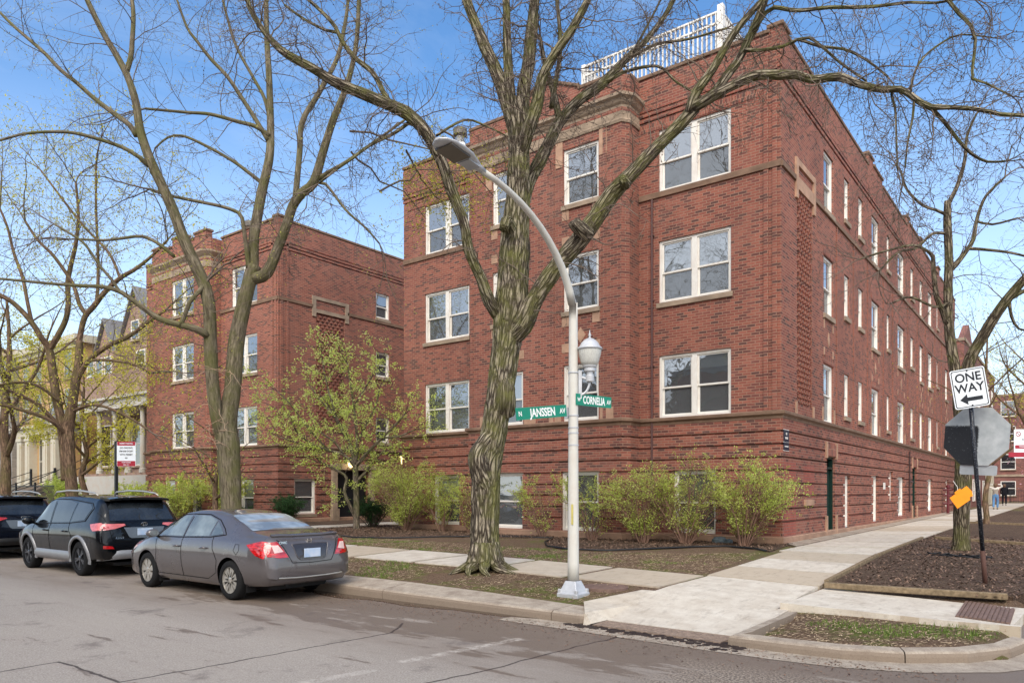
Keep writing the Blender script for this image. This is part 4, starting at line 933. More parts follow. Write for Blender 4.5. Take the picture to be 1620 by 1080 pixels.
parapet(bL, mw, mc, XL - .3, .55, XL, 29, 13.2); mw.each('parapet', MAT['brick'], bL, fixn=True); mc.each('coping', MAT['belt'], bL, bevel=.02)
mb = MB(); mb.box(-31.8, .2, 12.7, XL - .1, 29.6, 12.75); mb.build('roof', MAT['tar'], bL)
vent(-26.6, 2.5, 12.7, 15.1, .2, 'squat capped metal vent on the roof of the left block')
# rear wing closing the courtyard
t = thing('rear_wing', 'brick rear wing closing off the far end of the courtyard', 'apartment building', (-17, 26, 0)); mb = MB(); mb.box(XL, 26, .2, -13.3, 30, 13.1); mb.build('wall', MAT['brick'], t)
mb = MB(); mb.box(XL + .02, 25.9, 13.1, -13.32, 30.1, 13.2); mb.build('coping', MAT['belt'], t)
# courtyard entrance lamps
def wall_lamp(p, wd, lab):
    t = thing('wall_lantern', lab, 'wall lamp', p, 'lit lanterns at the courtyard'); x, y, z = p; q = Vector(wd)
    mb = MB(); mb.bar((x, y, z + .45), (x + q.x * .38, y + q.y * .38, z + .45), .03, .03); mb.bar((x, y, z + .2), (x + q.x * .36, y + q.y * .36, z + .42), .02, .02); mb.build('bracket', MAT['dark_iron'], t, fixn=True)
    cx_, cy_ = x + q.x * .38, y + q.y * .38; mb = MB(); mb.lathe([(.0, z + .5), (.05, z + .46), (.15, z + .33), (.16, z + .29)], (cx_, cy_, 0), 12); mb.build('hood', MAT['dark_iron'], t)
    mb = MB(); mb.lathe([(.03, z), (.08, z + .02), (.13, z + .27), (.13, z + .29)], (cx_, cy_, 0), 12); mb.build('globe', MAT['lamp_glow'], t, smooth=True)
wall_lamp((XL + .06, 3.5, 2.85), (1, 0), 'small lit lantern over the stone entrance surround of the left block')
wall_lamp((-13.28, .35, 2.75), (-1, 0), 'black hooded lit lantern on the left edge of the corner block')
# ---------------- houses on the left
def simple_window(bld, x0, x1, y, z0, z1, fr='white', blind=False, name='window', nx=(0, -1)):
    """window standing on a wall at depth y, facing -Y"""
    mb = MB(); f = .07
    mb.box(x0, y - .05, z0, x0 + f, y + .05, z1); mb.box(x1 - f, y - .05, z0, x1, y + .05, z1); mb.box(x0 + f, y - .05, z1 - f, x1 - f, y + .05, z1); mb.box(x0 + f, y - .05, z0, x1 - f, y + .05, z0 + f); mb.box(x0 + f, y - .03, (z0 + z1) / 2 - .03, x1 - f, y + .05, (z0 + z1) / 2 + .03)
    o = mb.build(name, MAT[fr], bld)
    mb = MB(); mb.quad((x0 + f, y - .01, z0 + f), (x1 - f, y - .01, z0 + f), (x1 - f, y - .01, z1 - f), (x0 + f, y - .01, z1 - f)); mb.build('pane', MAT['dark_glass'], o)
    mb = MB(); mb.box(x0 - .06, y - .12, z0 - .12, x1 + .06, y + .05, z0 - .003); mb.build('sill', MAT['limestone'], o)
    return o
m = M('dark_pane', .04, .9); m.b.inputs['IOR'].default_value = 2.1; m.col(m.ramp(m.noise(m.pos(), .8, 3), [(.35, (.012, .014, .016)), (.7, (.05, .055, .06))])); MAT['dark_glass'] = m.m
# brick house with steep gables and a white columned porch
t = thing('gabled_house', 'old brick house with steep slate gables and white columned porch', 'house', (-39, 4, 0)); X0, X1, Y0 = -46.0, -34.0, 3.6
mb = MB(); mb.box(X0, Y0, .2, X1, 16, 10.6); mb.box(-44.6, 2.4, 7.3, -40.9, Y0 - .004, 10.4); mb.build('wall', MAT['old_brick'], t)
mb = MB()
for gx0, gx1, zt_ in ((-42.8, -38.2, 14.2), (-46.0, -43.2, 12.8)):
    c = (gx0 + gx1) / 2; mb.prism([(gx0, 10.61), (gx1, 10.61), (c, zt_)], (Y0 - .02, Y0 + .4), lambda u, z, o: (u, o, z))
mb.build('gable', MAT['old_brick'], t, fixn=True)
mb = MB()
for gx0, gx1, zt_ in ((-42.8, -38.2, 14.2), (-46.0, -43.2, 12.8)):
    c = (gx0 + gx1) / 2
    for a_, b_ in (((gx0 - .3, 10.2), (c, zt_ + .15)), ((c, zt_ + .15), (gx1 + .3, 10.2))):
        mb.prism([a_, b_, (b_[0], b_[1] + .16), (a_[0], a_[1] + .16)], (Y0 - .25, 12), lambda u, z, o: (u, o, z))
mb.prism([(X0 - .2, 10.65), (X1 + .2, 10.65), (X1 - 2, 13.0), (X0 + 2, 13.0)], (Y0 + 1.2, 15.5), lambda u, z, o: (u, o, z))
mb.build('roof', MAT['slate'], t, fixn=True)
greyw = paint('grey_white_paint', lin((178, 174, 166)), .6, .5)
mb = MB(); mb.box(-43.2, 1.2, 6.55, X1 + .2, Y0, 7.25); mb.box(-43.4, 1.0, 7.1, X1 + .3, Y0, 7.24)
mb.box(-43.2, 1.2, .3, X1 + .1, 1.5, 2.7); mb.build('porch_beam', greyw, t)
mb = MB(); mb.box(-43.1, 1.45, 7.26, X1 + .1, 1.75, 8.7); mb.box(-43.1, 1.5, 2.705, X1, Y0, 2.85); mb.build('balcony_wall', MAT['old_brick'], t)
for x in (-43.0, -40.9, -38.9, -37.3, -35.6, -33.6):
    mb = MB(); mb.lathe([(.2, 2.85), (.2, 3.05), (.15, 3.1), (.13, 6.25), (.2, 6.4), (.2, 6.55)], (x, 1.6, 0), 12); mb.build('porch_column', greyw, t, smooth=False)
for x0 in (-45.4, -43.2, -41.0, -38.8): simple_window(t, x0, x0 + 1.6, Y0 - .02, 3.4, 6.1)
for x0 in (-44.4, -43.2, -42.0): simple_window(t, x0, x0 + .95, 2.38, 8.1, 10.1)
for x0 in (-40.4, -39.0): simple_window(t, x0, x0 + 1.1, Y0 - .02, 8.9, 10.5)
simple_window(t, -41.0, -40.0, Y0 - .06, 11.2, 12.4)
# ochre house with cream porch
t = thing('ochre_house', 'ochre yellow house with a cream pillared porch and stone steps', 'house', (-48.5, 4, 0)); X0, X1, Y0 = -56.3, -46.2, 2.6
mb = MB(); mb.box(X0, Y0, .2, X1, 15, 11.6); mb.build('wall', MAT['orange'], t)
mb = MB(); mb.box(X0 - .3, Y0 - .4, 11.6, X1 + .3, 15, 12.1); mb.box(X0 - .1, Y0 - .2, 11.3, X1 + .1, Y0, 11.6); mb.build('cornice', MAT['cream'], t)
mb = MB(); mb.box(-53.0, 1.0, 5.5, -45.6, Y0, 6.0); mb.box(-53.2, .8, 6.0, -45.4, Y0, 6.15); mb.box(-53.0, 1.0, .3, -45.6, Y0, 2.1); mb.build('porch_beam', MAT['cream'], t)
for x in (-52.2, -50.8, -47.9, -46.6):
    mb = MB(); mb.box(x, 1.05, 2.1, x + .75, 1.7, 5.5); mb.box(x - .06, 1.0, 2.105, x + .81, 1.76, 2.4); mb.box(x - .06, 1.0, 5.2, x + .81, 1.76, 5.49); mb.box(x + .15, 1.0, 2.7, x + .6, 1.06, 5.0); mb.build('porch_pillar', MAT['cream'], t)
simple_window(t, -49.5, -48.3, 1.5, 2.3, 5.3, 'cream'); simple_window(t, -54.6, -53.6, Y0 - .02, 2.5, 5.2, 'cream')
mb = MB(); mb.box(-52.0, 1.55, 2.1, -46.0, Y0, 5.5); mb.build('bay', MAT['orange'], t)
for z in (6.9, 9.4):
    for x0 in (-55.4, -53.2, -50.6, -48.3): simple_window(t, x0, x0 + 1.1, Y0 - .02, z, z + 1.8, 'cream')
mb = MB(); mb.prism([(-3.4, .3), (1.0, .3), (1.0, 2.1), (.4, 2.1)], (-49.5, -45.9), lambda u, z, o: (o, u, z)); mb.build('front_steps', MAT['limestone'], t, fixn=True)
# roof terrace of a slate bay
mb = MB(); mb.prism([(-48.7, 6.16), (-45.0, 6.16), (-45.6, 7.0), (-48.1, 7.0)], (1.2, Y0), lambda u, z, o: (u, o, z)); mb.build('bay_roof', MAT['slate'], t, fixn=True)
# grey stone house
t = thing('greystone_house', 'grey stone house with a dark arched porch at the left edge', 'house', (-60, 4, 0)); mb = MB(); mb.box(-68, 2.2, .2, -56.5, 15, 11.8); mb.build('wall', stone('greystone', lin((150, 146, 140)), .5), t)
mb = MB(); mb.box(-68.2, 1.9, 11.8, -56.4, 15, 12.3); mb.build('cornice', MAT['limestone'], t)
for x0 in (-61.0, -58.6):
    for z in (3.0, 6.5, 9.2): simple_window(t, x0, x0 + 1.2, 2.18, z, z + 1.9)
t = thing('corner_house', 'pale brick house at the far end of the row', 'house', (-75, 4, 0)); mb = MB(); mb.box(-88, 2.5, .2, -68.5, 15, 11.2); mb.build('wall', MAT['old_brick'], t)
for x0 in (-72, -69.5):
    for z in (3, 6.5, 9): simple_window(t, x0, x0 + 1.2, 2.48, z, z + 1.8)
# iron fence and stair rails
def iron_fence(x0, x1, y, lab, zb=1.65):
    t = thing('iron_fence', lab, 'fence', (x0, y, h(x0, y)), 'black iron front garden fences'); z = h(x0, y); mb = MB()
    n_ = int((x1 - x0) / .13)
    for i in range(n_ + 1): x = x0 + (x1 - x0) * i / n_; mb.box(x - .011, y - .011, z, x + .011, y + .011, z + zb)
    mb.build('picket', MAT['dark_iron'], t)['kind'] = 'stuff'
    mb = MB()
    for q in (.12, zb * .55, zb - .05): mb.box(x0, y - .015, z + q, x1, y + .015, z + q + .035)
    mb.build('rail', MAT['dark_iron'], t)
    k = 0
    while x0 + k < x1 + .01: mb = MB(); mb.box(x0 + k - .04, y - .04, z, x0 + k + .04, y + .04, z + zb + .15); mb.build('post', MAT['dark_iron'], t); k += 2.4
iron_fence(-44.0, -32.2, -4.2, 'black iron fence in front of the gabled brick house'); iron_fence(-56.0, -44.8, -4.2, 'black iron fence in front of the ochre house')
def stair_rail(x, y0, z0, y1, z1, lab):
    t = thing('stair_rail', lab, 'handrail', (x, y0, z0), 'iron rails of the front steps'); mb = MB(); n_ = 7
    for q in (0, .45, .9): mb.bar((x, y0, z0 + q), (x, y1, z1 + q), .04, .04)
    mb.build('rail', MAT['dark_iron'], t, fixn=True)
    for i in (0, 1): yy, zz = (y0, z0) if i == 0 else (y1, z1); mb = MB(); mb.box(x - .06, yy - .06, zz - .1, x + .06, yy + .06, zz + 1.1); mb.build('post', MAT['dark_iron'], t)
stair_rail(-49.6, -3.5, .5, 1.0, 2.2, 'iron handrail on the left of the ochre house steps'); stair_rail(-45.8, -3.5, .5, 1.0, 2.2, 'iron handrail on the right of the ochre house steps')
stair_rail(-42.0, -3.5, .5, 1.2, 2.9, 'iron handrail climbing to the white columned porch')

# ---------------- buildings down the side street
def far_block(name, lab, x0, y0, x1, y1, z1, seed, win_side=True):
    t = thing(name, lab, 'building', (x0, y0, 0)); mb = MB(); mb.box(x0, y0, .3, x1, y1, z1); mb.build('wall', MAT['far_brick'], t)
    mb = MB(); mb.box(x0 - .1, y0 - .1, 3.5, x1 + .1, y1 + .1, 3.75); mb.box(x0 - .08, y0 - .08, z1, x1 + .08, y1 + .08, z1 + .2); mb.build('belt_course', MAT['limestone'], t); return t
def xwin(t, x, y0, y1, z0, z1):
    mb = MB(); f = .08; mb.box(x - .02, y0, z0, x + .05, y0 + f, z1); mb.box(x - .02, y1 - f, z0, x + .05, y1, z1); mb.box(x - .02, y0 + f, z1 - f, x + .05, y1 - f, z1); mb.box(x - .02, y0 + f, z0, x + .05, y1 - f, z0 + f); mb.box(x - .02, y0 + f, (z0 + z1) / 2 - .03, x + .04, y1 - f, (z0 + z1) / 2 + .03)
    o = mb.build('window', MAT['white'], t); mb = MB(); mb.quad((x + .012, y0 + f, z0 + f), (x + .012, y1 - f, z0 + f), (x + .012, y1 - f, z1 - f), (x + .012, y0 + f, z1 - f)); mb.build('pane', MAT['dark_glass'], o)
t = far_block('brick_building', 'second brick apartment building beyond the corner block, behind the forked tree', -9, 39.0, -.15, 62, 11.9, 1)
for y in (40.5, 44, 47.5, 51, 55, 58.5):
    for z in (4.2, 7.2, 9.6 if False else 9.3): xwin(t, -.15, y, y + 1.2, z, z + 1.6)
    xwin(t, -.15, y, y + 1.3, 1.1, 2.7)
mb = MB(); mb.prism([(39.0, 12.12), (44.0, 12.12), (41.5, 13.4)], (-.5, -.12), lambda u, z, o: (o, u, z)); mb.build('gable', MAT['far_brick'], t, fixn=True)
mb = MB(); 
for y in (53.0, 54.2, 56.0, 57.2): mb.box(-.1, y, .6, .15, y + .3, 3.4)
mb.build('shop_pillar', MAT['cream'], t)
t = far_block('brick_building', 'wide brick building closing the far end of the side street pavement', -14, 80.0, 26, 92, 12.5, 2)
for i in range(12):
    for z in (4.3, 7.4, 10.2): simple_window(t, -9.6 + i * 2.9, -8.2 + i * 2.9, 79.98, z, z + 1.7)
    simple_window(t, -9.6 + i * 2.9, -8.2 + i * 2.9, 79.98, 1.4, 3.0)
t = far_block('brick_building', 'brown brick building glimpsed through branches at the right edge', 16.5, 30, 28, 75, 9.0, 3)
iron_fence(.8, 2.9, 66.0, 'short black iron fence by the far end of the pavement', 1.2)
# houses on the camera's side of the street (mirrored in the windows)
for i, (x0, x1, z1) in enumerate(((-34, -22, 9), (-20, -9.5, 11), (-7.5, 3.5, 8.5), (14, 26, 10))):
    t = thing('row_house', ['brick house across the street, furthest left', 'tall brick house across the street', 'low brick house opposite the lamp post', 'brick house across the junction'][i], 'house', (x0, -38, 0)); mb = MB(); mb.box(x0, -46, .1, x1, -36, z1); mb.build('wall', MAT['far_brick'], t)
    mb = MB(); mb.prism([(x0 - .3, z1), (x1 + .3, z1), ((x0 + x1) / 2, z1 + 2.4)], (-46.2, -35.8), lambda u, z, o: (u, o, z)); mb.build('roof', MAT['slate'], t, fixn=True)

# ================================================================== STREET LAMP WITH STREET NAME SIGNS
LX, LY = G(907, 941); LZ = h(LX, LY); LD = 10.9
white_pole = paint('lamp_pole_paint', lin((206, 204, 196)), .5, .35); alu = flat('lamp_metal', lin((190, 192, 196)), .45, .5, .2, .15)
t = thing('street_lamp', 'tall curved pale street lamp with acorn lantern and green street name blades', 'street lamp', (LX, LY, LZ))
mb = MB(); mb.mi = 0
for a_, b_ in ((.17, 0), (.13, .06)): pass
mb.add([], [])
def sq(r, z): return [(LX - r, LY - r, LZ + z), (LX + r, LY - r, LZ + z), (LX + r, LY + r, LZ + z), (LX - r, LY + r, LZ + z)]
rings = [sq(.18, -.02), sq(.18, .04), sq(.155, .055), sq(.115, .15), sq(.088, .22)]
mb.add([p for r in rings for p in r], [(i * 4 + k, i * 4 + (k + 1) % 4, (i + 1) * 4 + (k + 1) % 4, (i + 1) * 4 + k) for i in range(4) for k in range(4)])
for sx_ in (-1, 1):
    for sy_ in (-1, 1): mb.box(LX + sx_ * .145 - .025, LY + sy_ * .145 - .025, LZ + .04, LX + sx_ * .145 + .025, LY + sy_ * .145 + .025, LZ + .10)
mb.build('base', alu, t, fixn=True, bevel=.01)
# pole rises and sweeps out over the street (towards -Y)
PP = []; PR = []
top = 5.0
for i in range(16): z = LZ + .2 + (4.35 - LZ) * i / 15; PP.append((LX, LY, z)); PR.append(.086 - .022 * i / 15)
for k in range(1, 13):
    a_ = k / 12; PP.append((LX, LY - 2.15 * a_ ** 1.7, 4.35 + (LZ * 0) + 1.45 * math.sin(a_ * math.pi / 2 * .93))); PR.append(.063 - .026 * a_)
mb = MB(); mb.tube(PP, PR, 20); pole = mb.build('pole', white_pole, t, smooth=True)
e = Vector(PP[-1]); hd = (Vector(PP[-1]) - Vector(PP[-2])).normalized()
# cobra-head luminaire
def lum():
    hx = hd; up = Vector((0, 0, 1)); sd_ = hx.cross(up).normalized(); up = sd_.cross(hx).normalized(); N_ = 12; prof = [(-.05, .04, .035, .03), (.06, .055, .045, .03), (.16, .10, .055, .03), (.30, .155, .06, .03), (.48, .175, .055, .03), (.62, .165, .045, .028), (.72, .12, .03, .022), (.77, .04, .02, .015)]
    mb = MB(); V = []
    for (x, w_, tp, bt) in [tuple(1.06 * v_ for v_ in q_) for q_ in prof]:
        for k in range(N_):
            a_ = 2 * math.pi * k / N_; c_, s_ = math.cos(a_), math.sin(a_); V.append(e + hx * x + sd_ * w_ * c_ + up * ((tp if s_ > 0 else bt) * s_))
    mb.add(V, [(i * N_ + k, i * N_ + (k + 1) % N_, (i + 1) * N_ + (k + 1) % N_, (i + 1) * N_ + k) for i in range(len(prof) - 1) for k in range(N_)] + [tuple(range(N_)), tuple((len(prof) - 1) * N_ + k for k in range(N_))])
    hd_ = mb.build('lamp_head', alu, t, smooth=True, fixn=True)
    def bx(x0, x1, w_, z0, z1, nm, mt):
        mb = MB(); c = [e + hx * x + sd_ * y + up * z for z in (z0, z1) for x, y in ((x0, -w_), (x1, -w_), (x1, w_), (x0, w_))]; mb.add(c, [(0, 1, 2, 3), (7, 6, 5, 4), (0, 4, 5, 1), (1, 5, 6, 2), (2, 6, 7, 3), (3, 7, 4, 0)]); mb.build(nm, mt, hd_, fixn=True)
    bx(.36, .70, .135, -.045, -.02, 'led_panel', flat('led_panel', lin((84, 76, 66)), .3, .6)); bx(.12, .33, .09, -.045, -.02, 'cover', flat('lamp_cover', lin((170, 172, 176)), .5))
    mb = MB(); mb.lathe([(.035, .06), (.04, .07), (.04, .15), (.03, .17), (0, .17)], e + hx * .36, 12); mb.build('photocell', MAT['white'], hd_, smooth=False)
lum()
# acorn lantern on a bracket, on the right-hand side of the pole
rdir = Vector((RT[0], RT[1], 0)); ac = Vector((LX, LY, 0)) + rdir * .245; zb = 3.42; ZS = .76
mb = MB(); mb.bar(Vector((LX, LY, 0)) + rdir * .10 + Vector((0, 0, zb - .30)), Vector((LX, LY, 0)) + rdir * .10 + Vector((0, 0, zb + .12)), .05, .05, rdir)
pts = []
for k in range(9): a_ = k / 8 * math.pi / 2; pts.append(Vector((LX, LY, 0)) + rdir * (.10 + .145 * math.sin(a_)) + Vector((0, 0, zb - .24 + .22 * (1 - math.cos(a_)))))
mb.tube(pts, .018, 8); mb.tube([Vector((LX, LY, 0)) + rdir * .10 + Vector((0, 0, zb + .03)), ac + Vector((0, 0, zb - .02))], .02, 8)
mb.build('bracket', alu, t, fixn=True)
mb = MB(); mb.lathe([(.06, zb - .04), (.065, zb + 0.038), (.05, zb + 0.053), (.05, zb + 0.099), (.085, zb + 0.114), (.085, zb + 0.160), (.105, zb + 0.175), (.11, zb + 0.194)], (ac.x, ac.y, 0), 24); mb.build('lantern_base', alu, t, smooth=False)
opal = M('opal_glass', .25, .5); opal.col(opal.ramp(opal.noise(opal.scale(opal.pos(), (30, 30, 2)), 4, 2), [(.3, lin((188, 188, 182))), (.7, lin((214, 214, 208)))])); 
mb = MB(); mb.lathe([(.105, zb + 0.194), (.135, zb + 0.251), (.165, zb + 0.357), (.175, zb + 0.426), (.175, zb + 0.437)], (ac.x, ac.y, 0), 24); mb.build('globe', opal.m, t, smooth=True)
mb = MB(); mb.lathe([(.19, zb + 0.433), (.187, zb + 0.456), (.15, zb + 0.490), (.13, zb + 0.532), (.09, zb + 0.574), (.055, zb + 0.597), (.02, zb + 0.608), (.012, zb + 0.631), (.026, zb + 0.654), (.012, zb + 0.676), (.006, zb + 0.714), (0, zb + 0.737)], (ac.x, ac.y, 0), 24); mb.build('lantern_cap', alu, t, smooth=True)
# street name blades
green = flat('sign_green', lin((14, 128, 104)), .4, .4, 0, .06); wt = flat('sign_white', lin((235, 238, 236)), .5, .3, 0, .04)
def blade_sign(px0, py0, px1, py1, hgt, d0, d1, words, lab):
    a = at(px0, py0, d0); b = at(px1, py1, d1); x = (b - a).normalized(); Lb = (b - a).length; nrm = x.cross(Vector((0, 0, 1))).normalized()
    up = Vector((0, 0, 1)) if abs(x.z) < .001 else nrm.cross(x).normalized() * 1.0; up = up if up.z > 0 else -up
    s = thing('street_name_sign', lab, 'street sign', (0, 0, 0), 'green street name blades'); s.location = (a + b) / 2
    mb = MB(); o = (a + b) / 2; V = [o + x * (sx * Lb / 2) + up * (sz * hgt / 2) + nrm * (sn * .003) for sn in (-1, 1) for sx, sz in ((-1, -1), (1, -1), (1, 1), (-1, 1))]
    mb.add(V, [(0, 1, 2, 3), (7, 6, 5, 4), (0, 4, 5, 1), (1, 5, 6, 2), (2, 6, 7, 3), (3, 7, 4, 0)]); mb.build('blade', green, s, fixn=True)
    mb = MB(); 
    for sz in (-1, 1): mb.bar(o - x * Lb / 2 + up * (sz * (hgt / 2 - .004)) + nrm * .0005, o + x * Lb / 2 + up * (sz * (hgt / 2 - .004)) + nrm * .0005, .009, .004, up)
    for body, size, pos, xs_ in words:
        text(body, size, wt, s, frame(x * pos * Lb + nrm * .006 - up * .004, x, up, nrm), xs_, .0045 if size > .12 else .002)
    return s
blade_sign(816, 655, 896, 649, .172, 10.35, 10.85, [('JANSSEN', .165, .02, .70), ('N', .095, -.42, .8), ('AV', .10, .415, .8)], 'green street blade reading N JANSSEN AV on the left of the lamp post')
blade_sign(911, 631, 967, 637, .170, 10.95, 11.35, [('CORNELIA', .16, 0, .56), ('W', .08, -.42, .7), ('AV', .09, .42, .7)], 'green street blade reading W CORNELIA AV on the right of the lamp post')
mb = MB()
for z in (2.42, 2.60, 2.68, 2.86, 3.5): mb.lathe([(.078, z), (.080, z), (.080, z + .02), (.078, z + .02)], (LX, LY, 0), 20)
mb.box(LX - .14, LY - .03, 2.83, LX - .08, LY + .03, 3.0); mb.build('sign_clamp', alu, t, smooth=False)
mb = MB(); mb.box(LX + .02, LY - .089, 1.25, LX + .05, LY - .082, 1.55); mb.build('sticker', flat('faded_sticker', lin((204, 190, 110)), .5), t)

# ================================================================== ONE WAY / STOP SIGN POST
bx_, by_ = G(1559, 925); b0 = Vector((bx_, by_, h(bx_, by_) - .05)); D0 = 11.7
base = at(1559, 925, (CAM[2] - h(bx_, by_)) * F / (925 - HY)); dd = (base.x - CAM[0]) * FW[0] + (base.y - CAM[1]) * FW[1]
tp = at(1531, 583, dd - .15); t = thing('sign_post', 'leaning dark post carrying a ONE WAY sign above the back of a stop sign', 'road sign', base)
pd = (tp - base).normalized()
mb = MB(); mb.tube([base - pd * .1, base + pd * .55], .036, 8); mb.build('post_base', flat('rusty_tube', lin((84, 58, 50)), .7), t, smooth=True)
blk = M('flaking_black_paint', .45, .4); fs = blk.noise(blk.pos(), 60, 3, .6); blk.col(blk.ramp(fs, [(.60, lin((26, 30, 40))), (.68, lin((150, 156, 164)))])); 
mb = MB(); mb.tube([base + pd * .5, tp], .031, 8); mb.build('post', blk.m, t, smooth=True)
cdir = (Vector(CAM) - tp); cdir.z = 0; cdir.normalize()
def rrect(w_, h_, r, n=4):
    P = []
    for cx_, cy_, a0 in ((w_ / 2 - r, h_ / 2 - r, 0), (-w_ / 2 + r, h_ / 2 - r, 90), (-w_ / 2 + r, -h_ / 2 + r, 180), (w_ / 2 - r, -h_ / 2 + r, 270)):
        for k in range(n + 1): a = R(a0 + 90 * k / n); P.append((cx_ + r * math.cos(a), cy_ + r * math.sin(a)))
    return P
def plate(parent, o, x, up, nrm, poly, th, mat, name='plate', off=0.):
    mb = MB(); mb.prism(poly, (off, off + th), lambda u, v, w_: Vector(o) + Vector(x) * u + Vector(up) * v + Vector(nrm) * w_); return mb.build(name, mat, parent, fixn=True)
yaw = R(12); nrm = Vector((cdir.x * math.cos(yaw) - cdir.y * math.sin(yaw), cdir.x * math.sin(yaw) + cdir.y * math.cos(yaw), 0)); x = Vector((0, 0, 1)).cross(nrm).normalized()
tl = R(8.5); xx = x * math.cos(tl) + Vector((0, 0, 1)) * math.sin(tl); uu = Vector((0, 0, 1)) * math.cos(tl) - x * math.sin(tl)
dS = dd - .17; oc = at(1533, 614, dS) + nrm * .035; Wd, Hg = .475, .61
grey_al = flat('aluminium_sign_back', lin((176, 180, 184)), .45, .5, .3, .1); sw = flat('reflective_white', lin((226, 232, 238)), .5, .3, 0, .03); bk = flat('sign_black', lin((30, 34, 42)), .5)
plate(t, oc, xx, uu, nrm, rrect(Wd, Hg, .035), .003, sw, 'one_way_panel')
mb = MB(); P1 = rrect(Wd - .03, Hg - .03, .028); P2 = rrect(Wd - .055, Hg - .055, .022); n_ = len(P1)
mb.add([oc + xx * u + uu * v + nrm * .0045 for u, v in P1 + P2], [(i, (i + 1) % n_, n_ + (i + 1) % n_, n_ + i) for i in range(n_)]); mb.build('border', bk, t, fixn=True)
plate(t, oc, xx, uu, nrm, [(-.155, -.17), (-.05, -.255), (-.05, -.20), (.155, -.20), (.155, -.14), (-.05, -.14), (-.05, -.085)], .0015, bk, 'arrow', .0035)
for body, vy in (('ONE', .165), ('WAY', .0)): text(body, .185, bk, t, frame(oc + xx * 0 + uu * vy + nrm * .005 - base, xx, uu, nrm), .92, .004)
for q in (.27, -.27): mb = MB(); mb.lathe([(.012, 0), (.012, .006), (0, .008)], (0, 0, 0), 8); o_ = mb.build('bolt', bk, t, local=True); o_.matrix_local = frame(oc + uu * q + nrm * .004 - base, xx, uu, nrm)
# stop sign seen from behind, partly sprayed black
spray = M('half_sprayed_back', .5, .5); sp_ = spray.n('ShaderNodeSeparateXYZ'); spray.l(spray.obj(), sp_.inputs[0]); nn1 = spray.noise(spray.obj(), 30, 4, .7); nn2 = spray.noise(spray.obj(), 5, 4, .6)
fx = spray.math('MULTIPLY', spray.rng(sp_.outputs[0], .06, -.0), spray.rng(sp_.outputs[1], .22, .12)); fx = spray.math('ADD', fx, spray.math('MULTIPLY', spray.rng(nn1, .3, .7, -.5, .5), .35), clamp=True)
cc = spray.mix(spray.rng(fx, .35, .65), spray.ramp(nn2, [(.3, lin((150, 156, 160))), (.7, lin((186, 190, 192)))]), spray.mix(spray.rng(nn1, .62, .7), lin((24, 26, 32)), lin((110, 112, 118)))); spray.col(cc)
yaw = R(-16); n2 = Vector((cdir.x * math.cos(yaw) - cdir.y * math.sin(yaw), cdir.x * math.sin(yaw) + cdir.y * math.cos(yaw), 0)); x2 = Vector((0, 0, 1)).cross(n2).normalized(); tl = R(4); x3 = x2 * math.cos(tl) - Vector((0, 0, 1)) * math.sin(tl); u3 = Vector((0, 0, 1)) * math.cos(tl) + x2 * math.sin(tl)
o2 = at(1543, 690, dd) - n2 * .045; rr_ = .455 / math.cos(R(22.5)); mb = MB(); Pq = [(rr_ * math.cos(R(22.5 + 45 * k)), rr_ * math.sin(R(22.5 + 45 * k))) for k in range(8)]
mb.prism(Pq, (-.003, 0), lambda u, v, w_: (u, v, w_)); ob = mb.build('stop_sign_back', spray.m, t, fixn=True, local=True); ob.matrix_local = frame(o2 - base, x3, u3, n2)
mb = MB(); mb.prism([(p[0] * 1.0, p[1]) for p in Pq], (-.006, -.004), lambda u, v, w_: (u, v, w_)); ob = mb.build('stop_sign_face', flat('stop_red', lin((170, 30, 36)), .5), t, fixn=True, local=True); ob.matrix_local = frame(o2 - base, x3, u3, n2)
mb = MB(); mb.prism(rrect(.52, .16, .03), (-.003, 0), lambda u, v, w_: (u, v, w_)); ob = mb.build('lower_plate', spray.m if False else grey_al, t, fixn=True, local=True); ob.matrix_local = frame(at(1546, 743, dd) - n2 * .045 - base, x3, u3, n2)

# permit parking sign, left
def text_lines(parent, o, x, up, nrm, lines, base_o):
    for body, size, v, mt, xs_ in lines: text(body, size, mt, parent, frame(o + up * v + nrm * .004 - base_o, x, up, nrm), xs_, .0008)
sx0, sy0 = -16.91, -8.3; zt0 = h(sx0, sy0); t = thing('parking_sign', 'small red and white permit parking sign on a dark post behind the cars', 'parking sign', (sx0, sy0, zt0)); bo = Vector((sx0, sy0, zt0))
mb = MB(); mb.box(sx0 - .04, sy0 - .04, zt0 - .2, sx0 + .04, sy0 + .04, 3.25); mb.build('post', MAT['dark_iron'], t)
redp = flat('sign_red', lin((160, 44, 60)), .5); o = Vector((sx0, sy0, 0)) + Vector((RT[0], RT[1], 0)) * .33 + Vector((0, 0, 2.87)); x = Vector((RT[0], RT[1], 0)); up = Vector((0, 0, 1)); nr = Vector((-FW[0], -FW[1], 0)); o = o + nr * .06
plate(t, o, x, up, nr, rrect(.56, .74, .03), .003, sw, 'panel')
plate(t, o + up * .31, x, up, nr, rrect(.54, .12, .02), .002, redp, 'red_band', .0032); plate(t, o - up * .285, x, up, nr, rrect(.54, .16, .02), .002, redp, 'red_band', .0032)
text_lines(t, o + nr * .003, x, up, nr, [('PERMIT PARKING', .06, .31, sw, .85), ('NO PARKING', .07, .18, bk, .9), ('6PM-6AM EXCEPT', .07, .08, bk, .75), ('WITH PERMIT', .07, -.02, bk, .9), ('383', .06, -.12, bk, .9), ('TOW ZONE', .055, -.25, sw, .9), ('CALL 311', .05, -.32, sw, .9)], bo)
